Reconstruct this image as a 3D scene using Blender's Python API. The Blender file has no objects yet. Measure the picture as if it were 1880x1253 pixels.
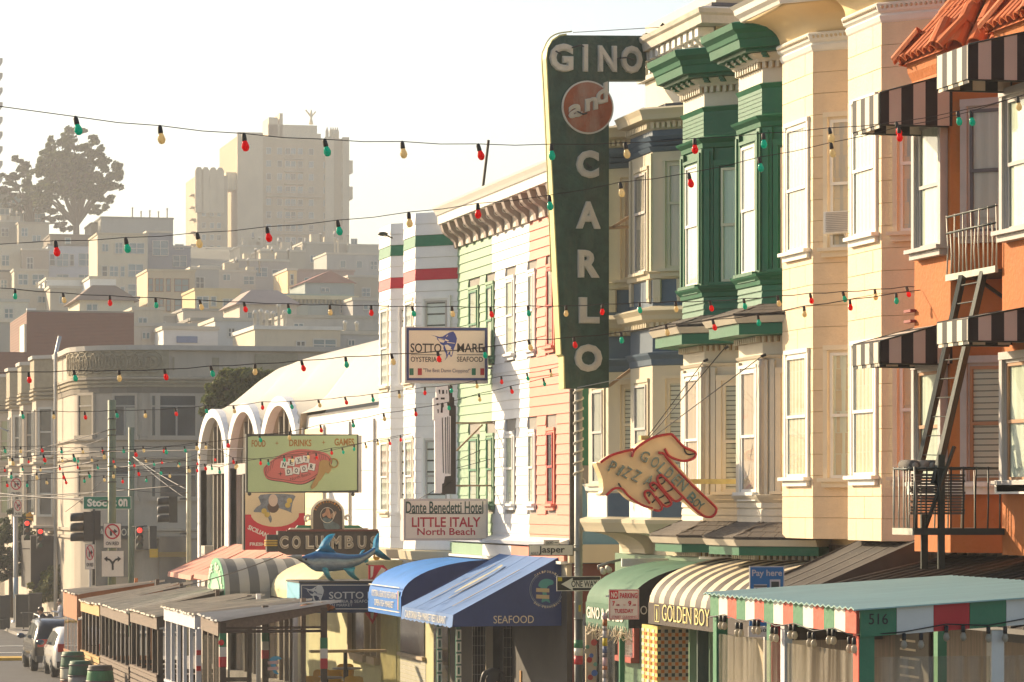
import bpy, bmesh, math, random
from mathutils import Vector, Matrix
from math import sin, cos, pi, radians, sqrt
R = random.Random(11)
scene = bpy.context.scene
COL = scene.collection

# ------------------------------------------------------------------ camera
FL = 6000.0                       # focal length in photo pixels (1880 wide)
ANG = math.atan(1420/6000.0)      # the facades run 13.3 deg left of the view
CA, SA = cos(ANG), sin(ANG)
DC = 15.6                         # camera stands 15.6 m out from the facade plane X=0
cam_d = bpy.data.cameras.new('camera'); cam = bpy.data.objects.new('camera', cam_d)
COL.objects.link(cam); scene.camera = cam
cam.location = (-DC, 0, 0); cam.rotation_euler = (pi/2, 0, -ANG)
cam_d.sensor_width = 36; cam_d.lens = FL/1880*36
cam_d.shift_y = (922-626.5)/1880; cam_d.clip_start = .5; cam_d.clip_end = 6000

# ------------------------------------------------------------------ light
SUN_EL, SUN_AZ = radians(21), radians(-38)       # azimuth from +Y towards +X (negative: to the left)
world = bpy.data.worlds.new('World'); scene.world = world; world.use_nodes = True
wn = world.node_tree; wn.nodes.clear()
sky = wn.nodes.new('ShaderNodeTexSky'); sky.sky_type = 'NISHITA'; sky.sun_disc = False
sky.sun_elevation = SUN_EL; sky.sun_rotation = SUN_AZ
sky.dust_density = 2.0; sky.air_density = 1.0; sky.ozone_density = 1.0
bgn = wn.nodes.new('ShaderNodeBackground'); bgn.inputs['Strength'].default_value = .085
won = wn.nodes.new('ShaderNodeOutputWorld')
wn.links.new(sky.outputs[0], bgn.inputs[0]); wn.links.new(bgn.outputs[0], won.inputs[0])
sd = bpy.data.lights.new('sun', 'SUN'); sun = bpy.data.objects.new('sun', sd); COL.objects.link(sun)
sd.energy = 4.3; sd.angle = radians(.5); sd.color = (1, .79, .53)
sdir = Vector((sin(SUN_AZ)*cos(SUN_EL), cos(SUN_AZ)*cos(SUN_EL), sin(SUN_EL)))
sun.rotation_euler = sdir.to_track_quat('Z', 'Y').to_euler(); sun.location = (-40, 60, 60)
vs = scene.view_settings
vs.view_transform = 'Standard'; vs.look = 'None'; vs.gamma = 1; vs.exposure = 1.2; vs.use_curve_mapping = False

# ------------------------------------------------------------------ photo <-> place
def fwd(X, Y): return Y*CA + (X+DC)*SA
def onX(px, X):
    t = (px-940)/FL; return (X+DC)*(CA-t*SA)/(SA+t*CA)
def onY(px, Y):
    t = (px-940)/FL; return Y*(SA+t*CA)/(CA-t*SA) - DC
def zat(py, X, Y): return (922-py)/FL*fwd(X, Y)
def P(px, py, X): Y = onX(px, X); return Vector((X, Y, zat(py, X, Y)))
def Q(px, py, Y): X = onY(px, Y); return Vector((X, Y, zat(py, X, Y)))
def atF(px, py, F):
    r = (px-940)/FL*F; X = r*CA + F*SA - DC; Y = -r*SA + F*CA
    return Vector((X, Y, (922-py)/FL*F))

# ------------------------------------------------------------------ materials
_mc = {}
def nodes_of(m):
    m.use_nodes = True; nt = m.node_tree; nt.nodes.clear(); return nt
def N(nt, t, **kw):
    n = nt.nodes.new(t)
    for k, v in kw.items(): setattr(n, k, v)
    return n
def mat(name, col=(.5, .5, .5), rough=.7, var=.10, scale=2.5, bump=.15, bscale=None, metal=0., stretch=None,
        dirt=.0, dirtcol=None, alpha=None, spec=.4, coat=0., emit=0., transl=0.):
    if name in _mc: return _mc[name]
    m = bpy.data.materials.new(name); nt = nodes_of(m); L = nt.links
    out = N(nt, 'ShaderNodeOutputMaterial'); b = N(nt, 'ShaderNodeBsdfPrincipled')
    L.new(b.outputs[0], out.inputs[0])
    g = N(nt, 'ShaderNodeNewGeometry'); mp = N(nt, 'ShaderNodeMapping')
    L.new(g.outputs['Position'], mp.inputs[0])
    if stretch: mp.inputs['Scale'].default_value = stretch
    n1 = N(nt, 'ShaderNodeTexNoise'); n1.inputs['Scale'].default_value = scale; n1.inputs['Detail'].default_value = 6
    n1.inputs['Roughness'].default_value = .65
    L.new(mp.outputs[0], n1.inputs['Vector'])
    mr = N(nt, 'ShaderNodeMapRange'); mr.inputs[1].default_value = .25; mr.inputs[2].default_value = .75
    mr.inputs[3].default_value = 1-var; mr.inputs[4].default_value = 1+var
    L.new(n1.outputs[0], mr.inputs[0])
    mx = N(nt, 'ShaderNodeMix', data_type='RGBA', blend_type='MULTIPLY'); mx.inputs[0].default_value = 1
    mx.inputs[6].default_value = (*col, 1); L.new(mr.outputs[0], mx.inputs[7])
    last = mx.outputs[2]
    if dirt > 0:
        n2 = N(nt, 'ShaderNodeTexNoise'); n2.inputs['Scale'].default_value = .9; n2.inputs['Detail'].default_value = 9
        n2.inputs['Roughness'].default_value = .75
        mp2 = N(nt, 'ShaderNodeMapping'); mp2.inputs['Scale'].default_value = (1.6, 1.6, .35)
        L.new(g.outputs['Position'], mp2.inputs[0]); L.new(mp2.outputs[0], n2.inputs['Vector'])
        r2 = N(nt, 'ShaderNodeMapRange'); r2.inputs[1].default_value = .5; r2.inputs[2].default_value = .75
        r2.inputs[3].default_value = 0; r2.inputs[4].default_value = dirt
        L.new(n2.outputs[0], r2.inputs[0])
        m2 = N(nt, 'ShaderNodeMix', data_type='RGBA'); L.new(r2.outputs[0], m2.inputs[0]); L.new(last, m2.inputs[6])
        dc = dirtcol or tuple(c*.35 for c in col); m2.inputs[7].default_value = (*dc, 1); last = m2.outputs[2]
    L.new(last, b.inputs['Base Color'])
    b.inputs['Roughness'].default_value = rough; b.inputs['Metallic'].default_value = metal
    b.inputs['Specular IOR Level'].default_value = spec; b.inputs['Coat Weight'].default_value = coat
    if alpha is not None: b.inputs['Alpha'].default_value = alpha
    if emit > 0:
        b.inputs['Emission Color'].default_value = (*col, 1); b.inputs['Emission Strength'].default_value = emit
    if bump > 0:
        n3 = N(nt, 'ShaderNodeTexNoise'); n3.inputs['Scale'].default_value = bscale or scale*6; n3.inputs['Detail'].default_value = 5
        L.new(mp.outputs[0], n3.inputs['Vector'])
        bp = N(nt, 'ShaderNodeBump'); bp.inputs['Strength'].default_value = bump; bp.inputs['Distance'].default_value = .02
        L.new(n3.outputs[0], bp.inputs['Height']); L.new(bp.outputs[0], b.inputs['Normal'])
    if transl > 0:
        tr = N(nt, 'ShaderNodeBsdfTranslucent'); L.new(last, tr.inputs[0])
        ms = N(nt, 'ShaderNodeMixShader'); ms.inputs[0].default_value = transl
        L.new(b.outputs[0], ms.inputs[1]); L.new(tr.outputs[0], ms.inputs[2]); L.new(ms.outputs[0], out.inputs[0])
    _mc[name] = m; return m
def glass(name, tint=(.93, .97, .95), see=.95, rough=.03):
    """window glass: partly see-through, mirror-like at grazing angles"""
    if name in _mc: return _mc[name]
    m = bpy.data.materials.new(name); nt = nodes_of(m); L = nt.links
    out = N(nt, 'ShaderNodeOutputMaterial'); gl = N(nt, 'ShaderNodeBsdfGlossy'); tr = N(nt, 'ShaderNodeBsdfTransparent')
    gl.inputs['Roughness'].default_value = rough; gl.inputs[0].default_value = (.95, .97, 1, 1)
    tr.inputs[0].default_value = (*[c*see for c in tint], 1)
    lw = N(nt, 'ShaderNodeLayerWeight'); lw.inputs[0].default_value = .5; pw_ = N(nt, 'ShaderNodeMath', operation='POWER'); pw_.inputs[1].default_value = 4; L.new(lw.outputs['Facing'], pw_.inputs[0])
    fr = N(nt, 'ShaderNodeMath', operation='MULTIPLY_ADD'); fr.inputs[1].default_value = .8; fr.inputs[2].default_value = .07; L.new(pw_.outputs[0], fr.inputs[0])
    g = N(nt, 'ShaderNodeNewGeometry'); nz = N(nt, 'ShaderNodeTexNoise'); nz.inputs['Scale'].default_value = 1.3
    L.new(g.outputs['Position'], nz.inputs['Vector'])
    bp = N(nt, 'ShaderNodeBump'); bp.inputs['Strength'].default_value = .12; bp.inputs['Distance'].default_value = .03
    L.new(nz.outputs[0], bp.inputs['Height']); L.new(bp.outputs[0], gl.inputs['Normal'])
    ms = N(nt, 'ShaderNodeMixShader'); L.new(fr.outputs[0], ms.inputs[0])
    L.new(tr.outputs[0], ms.inputs[1]); L.new(gl.outputs[0], ms.inputs[2]); L.new(ms.outputs[0], out.inputs[0])
    _mc[name] = m; return m
def plastic(name, tint, haze_=.25, rough=.12):
    """scuffed clear sheeting: see-through with milky vertical streaks"""
    m = bpy.data.materials.new(name); nt = nodes_of(m); L = nt.links
    out = N(nt, 'ShaderNodeOutputMaterial'); tr = N(nt, 'ShaderNodeBsdfTransparent'); tr.inputs[0].default_value = (*tint, 1)
    b = N(nt, 'ShaderNodeBsdfPrincipled'); b.inputs['Base Color'].default_value = (.5, .45, .37, 1); b.inputs['Roughness'].default_value = rough
    g = N(nt, 'ShaderNodeNewGeometry'); mp = N(nt, 'ShaderNodeMapping'); mp.inputs['Scale'].default_value = (9, 9, .5); L.new(g.outputs['Position'], mp.inputs[0])
    n1 = N(nt, 'ShaderNodeTexNoise'); n1.inputs['Scale'].default_value = 1.; n1.inputs['Detail'].default_value = 7; L.new(mp.outputs[0], n1.inputs['Vector'])
    mr = N(nt, 'ShaderNodeMapRange'); mr.inputs[1].default_value = .42; mr.inputs[2].default_value = .75; mr.inputs[3].default_value = haze_*.3; mr.inputs[4].default_value = min(.9, haze_*2.4); L.new(n1.outputs[0], mr.inputs[0])
    bp = N(nt, 'ShaderNodeBump'); bp.inputs['Strength'].default_value = .5; bp.inputs['Distance'].default_value = .05; L.new(n1.outputs[0], bp.inputs['Height']); L.new(bp.outputs[0], b.inputs['Normal'])
    ms = N(nt, 'ShaderNodeMixShader'); L.new(mr.outputs[0], ms.inputs[0]); L.new(tr.outputs[0], ms.inputs[1]); L.new(b.outputs[0], ms.inputs[2]); L.new(ms.outputs[0], out.inputs[0]); return m
def smat(name, spans, axis='Y', rough=.8, size=1., off=0., transl=.0, var=.06):
    """striped cloth or paint: spans = [(width, colour), ...] repeated along a world axis"""
    if name in _mc: return _mc[name]
    m = bpy.data.materials.new(name); nt = nodes_of(m); L = nt.links
    out = N(nt, 'ShaderNodeOutputMaterial'); b = N(nt, 'ShaderNodeBsdfPrincipled'); b.inputs['Roughness'].default_value = rough
    g = N(nt, 'ShaderNodeNewGeometry'); sx = N(nt, 'ShaderNodeSeparateXYZ'); L.new(g.outputs['Position'], sx.inputs[0])
    tot = sum(s[0] for s in spans)
    a = N(nt, 'ShaderNodeMath', operation='ADD'); a.inputs[1].default_value = off+1000*tot; L.new(sx.outputs[axis], a.inputs[0])
    d = N(nt, 'ShaderNodeMath', operation='DIVIDE'); d.inputs[1].default_value = tot; L.new(a.outputs[0], d.inputs[0])
    f = N(nt, 'ShaderNodeMath', operation='FRACT'); L.new(d.outputs[0], f.inputs[0])
    cr = N(nt, 'ShaderNodeValToRGB'); cr.color_ramp.interpolation = 'CONSTANT'; L.new(f.outputs[0], cr.inputs[0])
    p = 0; el = cr.color_ramp.elements
    for i, (w, c) in enumerate(spans):
        e = el[i] if i < 2 and i < len(el) else el.new(p/tot)
        e.position = p/tot; e.color = (*c, 1); p += w
    nz = N(nt, 'ShaderNodeTexNoise'); nz.inputs['Scale'].default_value = 3; nz.inputs['Detail'].default_value = 6; L.new(g.outputs['Position'], nz.inputs['Vector'])
    mr = N(nt, 'ShaderNodeMapRange'); mr.inputs[3].default_value = 1-var*2; mr.inputs[4].default_value = 1+var; L.new(nz.outputs[0], mr.inputs[0])
    mx = N(nt, 'ShaderNodeMix', data_type='RGBA', blend_type='MULTIPLY'); mx.inputs[0].default_value = 1
    L.new(cr.outputs[0], mx.inputs[6]); L.new(mr.outputs[0], mx.inputs[7]); L.new(mx.outputs[2], b.inputs['Base Color'])
    L.new(b.outputs[0], out.inputs[0])
    if transl > 0:
        tr = N(nt, 'ShaderNodeBsdfTranslucent'); L.new(mx.outputs[2], tr.inputs[0])
        ms = N(nt, 'ShaderNodeMixShader'); ms.inputs[0].default_value = transl
        L.new(b.outputs[0], ms.inputs[1]); L.new(tr.outputs[0], ms.inputs[2]); L.new(ms.outputs[0], out.inputs[0])
    _mc[name] = m; return m

# ------------------------------------------------------------------ mesh building
class Fr:
    """a vertical face: p0 -> p1 along s, outward normal n = (dy,-dx)"""
    def __init__(s, p0, p1):
        s.p = Vector((p0[0], p0[1])); d = Vector((p1[0]-p0[0], p1[1]-p0[1])); s.L = d.length; s.d = d/s.L
        s.n = Vector((s.d.y, -s.d.x))
    def pt(s, a, z, o=0.): q = s.p + s.d*a + s.n*o; return (q.x, q.y, z)
org = {}
class MB:
    def __init__(s): s.v = []; s.f = []; s.m = []; s.sm = []
    def add(s, vs, fs, mi=0, smooth=False):
        k = len(s.v); s.v += [tuple(v) for v in vs]; s.f += [tuple(i+k for i in f) for f in fs]
        s.m += [mi]*len(fs); s.sm += [smooth]*len(fs); return s
    def box(s, x0, x1, y0, y1, z0, z1, mi=0):
        x0, x1 = min(x0, x1), max(x0, x1); y0, y1 = min(y0, y1), max(y0, y1); z0, z1 = min(z0, z1), max(z0, z1)
        return s.add([(x0,y0,z0),(x1,y0,z0),(x1,y1,z0),(x0,y1,z0),(x0,y0,z1),(x1,y0,z1),(x1,y1,z1),(x0,y1,z1)],
                     [(0,3,2,1),(4,5,6,7),(0,1,5,4),(1,2,6,5),(2,3,7,6),(3,0,4,7)], mi)
    def fb(s, fr, a0, a1, z0, z1, o0, o1, mi=0):
        c = [fr.pt(a, z, o) for z in (z0, z1) for (a, o) in ((a0,o0),(a1,o0),(a1,o1),(a0,o1))]
        return s.add(c, [(0,1,2,3),(7,6,5,4),(4,5,1,0),(5,6,2,1),(6,7,3,2),(7,4,0,3)], mi)
    def prism(s, pts, z0, z1, mi=0):
        n = len(pts); v = [(p[0], p[1], z0) for p in pts]+[(p[0], p[1], z1) for p in pts]
        return s.add(v, [tuple(range(n))[::-1], tuple(range(n, 2*n))]+[(i, (i+1) % n, (i+1) % n+n, i+n) for i in range(n)], mi)
    def slab(s, pts, off, mi=0):
        """polygon in space given thickness vector off"""
        n = len(pts); off = Vector(off); a = [Vector(p) for p in pts]; v = a+[p+off for p in a]
        return s.add(v, [tuple(range(n)), tuple(range(n, 2*n))[::-1]]+[(i, i+n, (i+1) % n+n, (i+1) % n) for i in range(n)], mi)
    def tube(s, pts, r, n=6, mi=0, caps=True, smooth=True):
        pts = [Vector(p) for p in pts]; k = len(pts); rs = r if isinstance(r, (list, tuple)) else [r]*k; v = []; f = []
        up = Vector((0, 0, 1)); prev = None
        for i, p in enumerate(pts):
            t = (pts[min(i+1, k-1)]-pts[max(i-1, 0)]).normalized()
            if prev is None:
                a = t.cross(up) if abs(t.z) < .95 else t.cross(Vector((1, 0, 0)))
            else: a = prev - t*prev.dot(t)
            a.normalize(); prev = a; b = t.cross(a)
            v += [p + a*cos(2*pi*j/n)*rs[i] + b*sin(2*pi*j/n)*rs[i] for j in range(n)]
        for i in range(k-1):
            f += [(i*n+j, i*n+(j+1) % n, (i+1)*n+(j+1) % n, (i+1)*n+j) for j in range(n)]
        if caps: f += [tuple(range(n))[::-1], tuple(range((k-1)*n, k*n))]
        return s.add(v, f, mi, smooth)
    def bar(s, p, q, w, h=None, mi=0):
        """square bar between two points"""
        p, q = Vector(p), Vector(q); h = h or w; t = (q-p).normalized()
        a = t.cross(Vector((0, 0, 1))) if abs(t.z) < .95 else Vector((1, 0, 0)) - t*t.x
        a.normalize(); b = t.cross(a); v = [e + a*i*w/2 + b*j*h/2 for e in (p, q) for (i, j) in ((-1,-1),(1,-1),(1,1),(-1,1))]
        return s.add(v, [(0,3,2,1),(4,5,6,7),(0,1,5,4),(1,2,6,5),(2,3,7,6),(3,0,4,7)], mi)
    def lathe(s, prof, c=(0, 0, 0), n=12, mi=0, smooth=True):
        k = len(prof); v = [(c[0]+r*cos(2*pi*j/n), c[1]+r*sin(2*pi*j/n), c[2]+z) for r, z in prof for j in range(n)]
        f = [(i*n+j, i*n+(j+1) % n, (i+1)*n+(j+1) % n, (i+1)*n+j) for i in range(k-1) for j in range(n)]
        f += [tuple(range(n))[::-1], tuple(range((k-1)*n, k*n))]
        return s.add(v, f, mi, smooth)
    def ball(s, c, r, n=10, m=7, mi=0, sc=(1, 1, 1)):
        c = Vector(c); v = [c+Vector((0, 0, -r*sc[2]))]
        for i in range(1, m):
            a = -pi/2+pi*i/m
            v += [c+Vector((r*sc[0]*cos(a)*cos(2*pi*j/n), r*sc[1]*cos(a)*sin(2*pi*j/n), r*sc[2]*sin(a))) for j in range(n)]
        v.append(c+Vector((0, 0, r*sc[2]))); e = len(v)-1
        f = [(0, 1+(j+1) % n, 1+j) for j in range(n)]
        for i in range(m-2): f += [(1+i*n+j, 1+i*n+(j+1) % n, 1+(i+1)*n+(j+1) % n, 1+(i+1)*n+j) for j in range(n)]
        f += [(1+(m-2)*n+j, 1+(m-2)*n+(j+1) % n, e) for j in range(n)]
        return s.add(v, f, mi, True)
    def sweep(s, path, prof, mi=0, smooth=False):
        """profile [(out, z), ...] carried along a plan polyline with mitred corners"""
        n = len(path); pp = [Vector(p) for p in path]; offs = []
        for i in range(n):
            ns = []
            if i > 0: d = (pp[i]-pp[i-1]).normalized(); ns.append(Vector((d.y, -d.x)))
            if i < n-1: d = (pp[i+1]-pp[i]).normalized(); ns.append(Vector((d.y, -d.x)))
            m = sum(ns, Vector((0, 0))); m.normalize(); offs.append(m/max(.35, m.dot(ns[0])))
        k = len(prof); v = [(pp[i].x+offs[i].x*o, pp[i].y+offs[i].y*o, z) for i in range(n) for (o, z) in prof]
        f = [(i*k+j, i*k+j+1, (i+1)*k+j+1, (i+1)*k+j) for i in range(n-1) for j in range(k-1)]
        f += [tuple(range(k)), tuple(range((n-1)*k, n*k))[::-1]]
        return s.add(v, f, mi, smooth)
    def build(s, name, mats, parent=None, loc=None, kind=None, smooth=None):
        me = bpy.data.meshes.new(name); o = bpy.data.objects.new(name, me)
        if parent is not None: og = org[parent.name]
        elif loc is not None: og = Vector(loc)
        else:
            xs = [v[0] for v in s.v]; ys = [v[1] for v in s.v]
            og = Vector(((min(xs)+max(xs))/2, (min(ys)+max(ys))/2, min(v[2] for v in s.v)))
        me.from_pydata([(v[0]-og.x, v[1]-og.y, v[2]-og.z) for v in s.v], [], s.f)
        if not isinstance(mats, (list, tuple)): mats = [mats]
        for m in mats: me.materials.append(m)
        me.polygons.foreach_set('material_index', [min(i, len(mats)-1) for i in s.m])
        me.polygons.foreach_set('use_smooth', [bool(x) if smooth is None else smooth for x in s.sm])
        me.validate(); bm = bmesh.new(); bm.from_mesh(me); bmesh.ops.recalc_face_normals(bm, faces=bm.faces); bm.to_mesh(me); bm.free()
        COL.objects.link(o); org[o.name] = og
        if parent is not None: o.parent = parent
        else: o.location = og
        if kind: o['kind'] = kind
        return o
def tag(o, label, cat, group=None):
    o['label'] = label; o['category'] = cat
    if group: o['group'] = group
    return o
def thing(name, loc, label, cat, group=None):
    o = bpy.data.objects.new(name, None); COL.objects.link(o); o.location = loc; o.empty_display_size = .2
    org[o.name] = Vector(loc); return tag(o, label, cat, group)
def copy_tree(o, parent=None):
    c = o.copy(); COL.objects.link(c)
    if parent: c.parent = parent
    for ch in list(o.children): copy_tree(ch, c)
    return c

# ------------------------------------------------------------------ lettering
_tc = {}
def text_geo(s, bold=.0, ext=.0):
    k = (s, bold, ext)
    if k in _tc: return _tc[k]
    cu = bpy.data.curves.new('t', 'FONT'); cu.body = s; cu.offset = bold; cu.extrude = ext; cu.resolution_u = 3
    o = bpy.data.objects.new('t', cu); me = bpy.data.meshes.new_from_object(o)
    v = [tuple(p.co) for p in me.vertices]; f = [tuple(p.vertices) for p in me.polygons]
    bpy.data.objects.remove(o); bpy.data.curves.remove(cu); bpy.data.meshes.remove(me)
    xs = [p[0] for p in v]; ys = [p[1] for p in v]
    x0, x1, y0, y1 = min(xs), max(xs), min(ys), max(ys)
    v = [((p[0]-x0)/(x1-x0), (p[1]-y0)/(y1-y0), p[2]) for p in v]
    _tc[k] = (v, f); return _tc[k]
def letters(mb, s, fr, a0, a1, z0, z1, o, bold=.0, th=.004, mi=0, warp=None, slant=0.):
    """text fitted into the box a0..a1, z0..z1 on a face, standing proud by o"""
    v, f = text_geo(s, bold, .5)
    out = []
    for (x, y, e) in v:
        a, z = a0+(a1-a0)*x, z0+(z1-z0)*y
        a += slant*(y-.5)*(z1-z0)
        if warp: a, z = warp(x, y, a, z)
        out.append(fr.pt(a, z, o+e*th))
    mb.add(out, f, mi); return mb
def pl(mb, Y, pts, o0, o1, mi=0):
    """plate outlined in photo pixels, standing in the plane across the street at distance Y"""
    q = [Q(x, y, Y-o0) if 0 else Q(x, y, Y) for x, y in pts]
    return mb.slab([(p.x, p.y-o0, p.z) for p in q], (0, -(o1-o0), 0), mi)
def smooth_pts(pts, n=4, closed=True):
    """Catmull-Rom through the points"""
    out = []; k = len(pts)
    for i in range(k if closed else k-1):
        g = lambda j: pts[j % k] if closed else pts[max(0, min(k-1, j))]
        p0, p1, p2, p3 = g(i-1), g(i), g(i+1), g(i+2)
        for t in [j/n for j in range(n)]:
            out.append(tuple(.5*((2*p1[c])+(-p0[c]+p2[c])*t+(2*p0[c]-5*p1[c]+4*p2[c]-p3[c])*t*t+(-p0[c]+3*p1[c]-3*p2[c]+p3[c])*t**3) for c in range(len(p1))))
    if not closed: out.append(tuple(pts[-1]))
    return out
# ================================================================== ground, haze
def gz(X, Y):
    pts = [(-40, -1.2), (0, -2.3), (30, -3.55), (50, -4.4), (72, -5.1), (111, -5.65), (150, -5.95), (1200, -6.1)]
    for (a, za), (b, zb) in zip(pts, pts[1:]):
        if Y <= b: z = za+(zb-za)*(max(Y, a)-a)/(b-a); break
    else: z = -6.1
    f = fwd(X, Y)
    return z + max(0, min(f-225, 420))*.135
asph = mat('asphalt', (.062, .06, .058), .85, .25, .6, .5, 30)
conc = mat('pavement', (.27, .25, .22), .9, .15, 1.2, .3, 25, dirt=.35)
hillm = mat('hill', (.10, .10, .065), .95, .35, .08, 0)
g = MB(); ys = [-25, -10, 0, 10, 20, 30, 40, 50, 61, 72, 90, 111, 130, 150, 180, 205] + list(range(220, 950, 20))
xs = [-330, -200, -120, -70, -40, -20, -5, 0, 20, 50, 100, 160, 230, 300, 380, 460]
for j, y in enumerate(ys):
    for x in xs: g.v.append((x, y, gz(x, y)))
w_ = len(xs)
for j in range(len(ys)-1):
    for i in range(w_-1):
        g.f.append((j*w_+i, j*w_+i+1, (j+1)*w_+i+1, (j+1)*w_+i)); g.m.append(1 if ys[j] >= 205 else 0); g.sm.append(False)
gr = g.build('ground', [asph, hillm], loc=(0, 0, 0), kind='structure')
def pave(name, x0, x1, y0, y1, h=.13, kerb=None):
    b = MB(); yy = [y for y in ys if y0 < y < y1]; yy = [y0]+yy+[y1]
    for a, c in zip(yy, yy[1:]):
        v = [(x0,a,gz(x0,a)-.3),(x1,a,gz(x1,a)-.3),(x1,c,gz(x1,c)-.3),(x0,c,gz(x0,c)-.3),(x0,a,gz(0,a)+h),(x1,a,gz(0,a)+h),(x1,c,gz(0,c)+h),(x0,c,gz(0,c)+h)]
        b.add(v, [(4,5,6,7),(0,1,5,4),(1,2,6,5),(2,3,7,6),(3,0,4,7)])
    return b.build(name, conc, kind='structure')
pave('sidewalk', -3.6, 12, -5, 118); pave('sidewalk', -15.2, -21, -5, 118)
pave('sidewalk', -3.6, 60, 143.5, 205); pave('sidewalk', -60, -14, 146, 205); pave('sidewalk', -13.9, -3.7, 163, 205)
# painted crossing and lane lines
wp = mat('road_paint', (.62, .6, .54), .8, .2, 4, .1)
yp = mat('kerb_yellow', (.55, .33, .03), .8, .2, 4, .1)
b = MB()
for y in (121.5, 125.5, 132.5): 
    for x0, x1 in ((-16, -11), (-10.6, -4.2)): b.box(x0, x1, y, y+.35, gz(0, y)+.004, gz(0, y)+.02)
for x0 in (-14, -9.5): b.box(x0, x0+2.2, 136, 136.3, gz(0, 136)+.004, gz(0, 136)+.02)
b.build('crosswalk_markings', wp, kind='structure')
for (x0, x1, y0, y1) in ((-8.2, -3.9, 118.6, 119.8), (-13.8, -9.5, 161.8, 162.6)):
    tag(MB().box(x0, x1, y0, y1, gz(0, y0)-.1, gz(0, y0)+.1).build('kerb_ramp', yp), 'yellow tactile kerb ramp strip %s' % ('at the near street corner beside the parked cars' if y0 < 130 else 'across the junction below the small trees'), 'kerb ramp')

hz = MB().box(-345, 480, -32, 965, -9, 96)
hm = bpy.data.materials.new('haze'); nt = nodes_of(hm)
ho = N(nt, 'ShaderNodeOutputMaterial'); hv = N(nt, 'ShaderNodeVolumePrincipled')
hv.inputs['Color'].default_value = (.98, .98, .98, 1); hv.inputs['Density'].default_value = .0005; hv.inputs['Anisotropy'].default_value = .12
nt.links.new(hv.outputs[0], ho.inputs['Volume'])
hz.build('haze', hm, kind='stuff')

# ================================================================== far hillside
def rgb(h, k=1.): return tuple(((int(h[i:i+2], 16)/255)**2.2)*k for i in (0, 2, 4))
fwin = mat('far_pane', (.12, .20, .22), .25, .3, .15, 0); fwd_dark = mat('far_pane_dark', (.04, .055, .06), .3, .3, .15, 0)
trim_f = mat('far_trim', (.52, .50, .44), .8, .1, 1, 0)
def fcol(c): return mat('far_%s' % (c,), tuple(min(.8, v*1.35) for v in rgb(c)), .85, .10, .25, .0, dirt=.25)
far_n = [0]
def far_house(x0, x1, yt, F, col, wins=(), label='', depth=11, yb=None, roof='flat', roofc='a39c8c', name='house', trim=True, group='houses stacked on the far hillside', cat='house', frame=None, extra=None):
    pl_, pr_ = atF(x0, yt, F), atF(x1, yt, F)
    Y0 = (pl_.y+pr_.y)/2; X0, X1 = onY(x0, Y0), onY(x1, Y0); zt = zat(yt, (X0+X1)/2, Y0); zb = gz(X0, Y0)-3
    if yb is not None: zb = min(zb, zat(yb, X0, Y0))
    m = fcol(col)
    t = thing(name, ((X0+X1)/2, Y0+depth/2, zb), label, cat, group)
    MB().box(X0, X1, Y0, Y0+depth, zb, zt).build('wall', m, t)
    fr = Fr((X0, Y0), (X1, Y0)); s = F/FL
    if roof == 'flat':
        rb = MB(); rb.box(X0-.12, X1+.12, Y0-.12, Y0+.2, zt, zt+.28); rb.box(X0-.12, X0+.2, Y0+.2, Y0+depth, zt, zt+.28); rb.box(X0+.2, X1, Y0+.2, Y0+depth, zt, zt+.06)
        rb.build('roof', fcol(roofc), t)
    elif roof == 'gable':
        h = min(2.2, (X1-X0)*.25); xm = (X0+X1)/2
        MB().slab([(X0-.3, Y0-.3, zt), (X1+.3, Y0-.3, zt), (xm, Y0-.3, zt+h)], (0, depth, 0)).build('roof', fcol(roofc), t)
    elif roof == 'hip':
        h = 1.6; e = .5
        MB().add([(X0-e, Y0-e, zt), (X1+e, Y0-e, zt), (X1+e, Y0+depth, zt), (X0-e, Y0+depth, zt), (X0+1.5, Y0+2.5, zt+h), (X1-1.5, Y0+2.5, zt+h), (X1-1.5, Y0+depth-2, zt+h), (X0+1.5, Y0+depth-2, zt+h)],
                 [(0,1,5,4),(1,2,6,5),(2,3,7,6),(3,0,4,7),(4,5,6,7),(3,2,1,0)]).build('roof', fcol(roofc), t)
    for w in wins:
        wx, wy, ww, wh = w[:4]; a = (wx-x0)*s*(X1-X0)/max(.01, (x1-x0)*s); z1 = zat(wy, (X0+X1)/2, Y0); z0 = z1-wh*s; wa = ww*s
        fm = MB(); q = .09
        fm.fb(fr, a-q, a, z0-q, z1+q, 0, .1); fm.fb(fr, a+wa, a+wa+q, z0-q, z1+q, 0, .1); fm.fb(fr, a, a+wa, z1, z1+q, 0, .1); fm.fb(fr, a, a+wa, z0-q, z0, 0, .14)
        if ww > 9: fm.fb(fr, a+wa/2-.05, a+wa/2+.05, z0, z1, 0, .09)
        if wh > 12: fm.fb(fr, a, a+wa, (z0+z1)/2-.04, (z0+z1)/2+.04, 0, .08)
        f_ = fm.build('window', fcol(frame) if frame else trim_f, t)
        MB().fb(fr, a, a+wa, z0, z1, .005, .03).build('pane', fwin if (len(w) < 5 or not w[4]) else fwd_dark, f_)
    if extra: extra(t, fr, X0, X1, Y0, zt, s)
    far_n[0] += 1
    return t
def grid(xs_, ys_, w, h, dark=0): return [(x, y, w, h, (i+j) % 3 == dark) for j, y in enumerate(ys_) for i, x in enumerate(xs_)]

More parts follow.
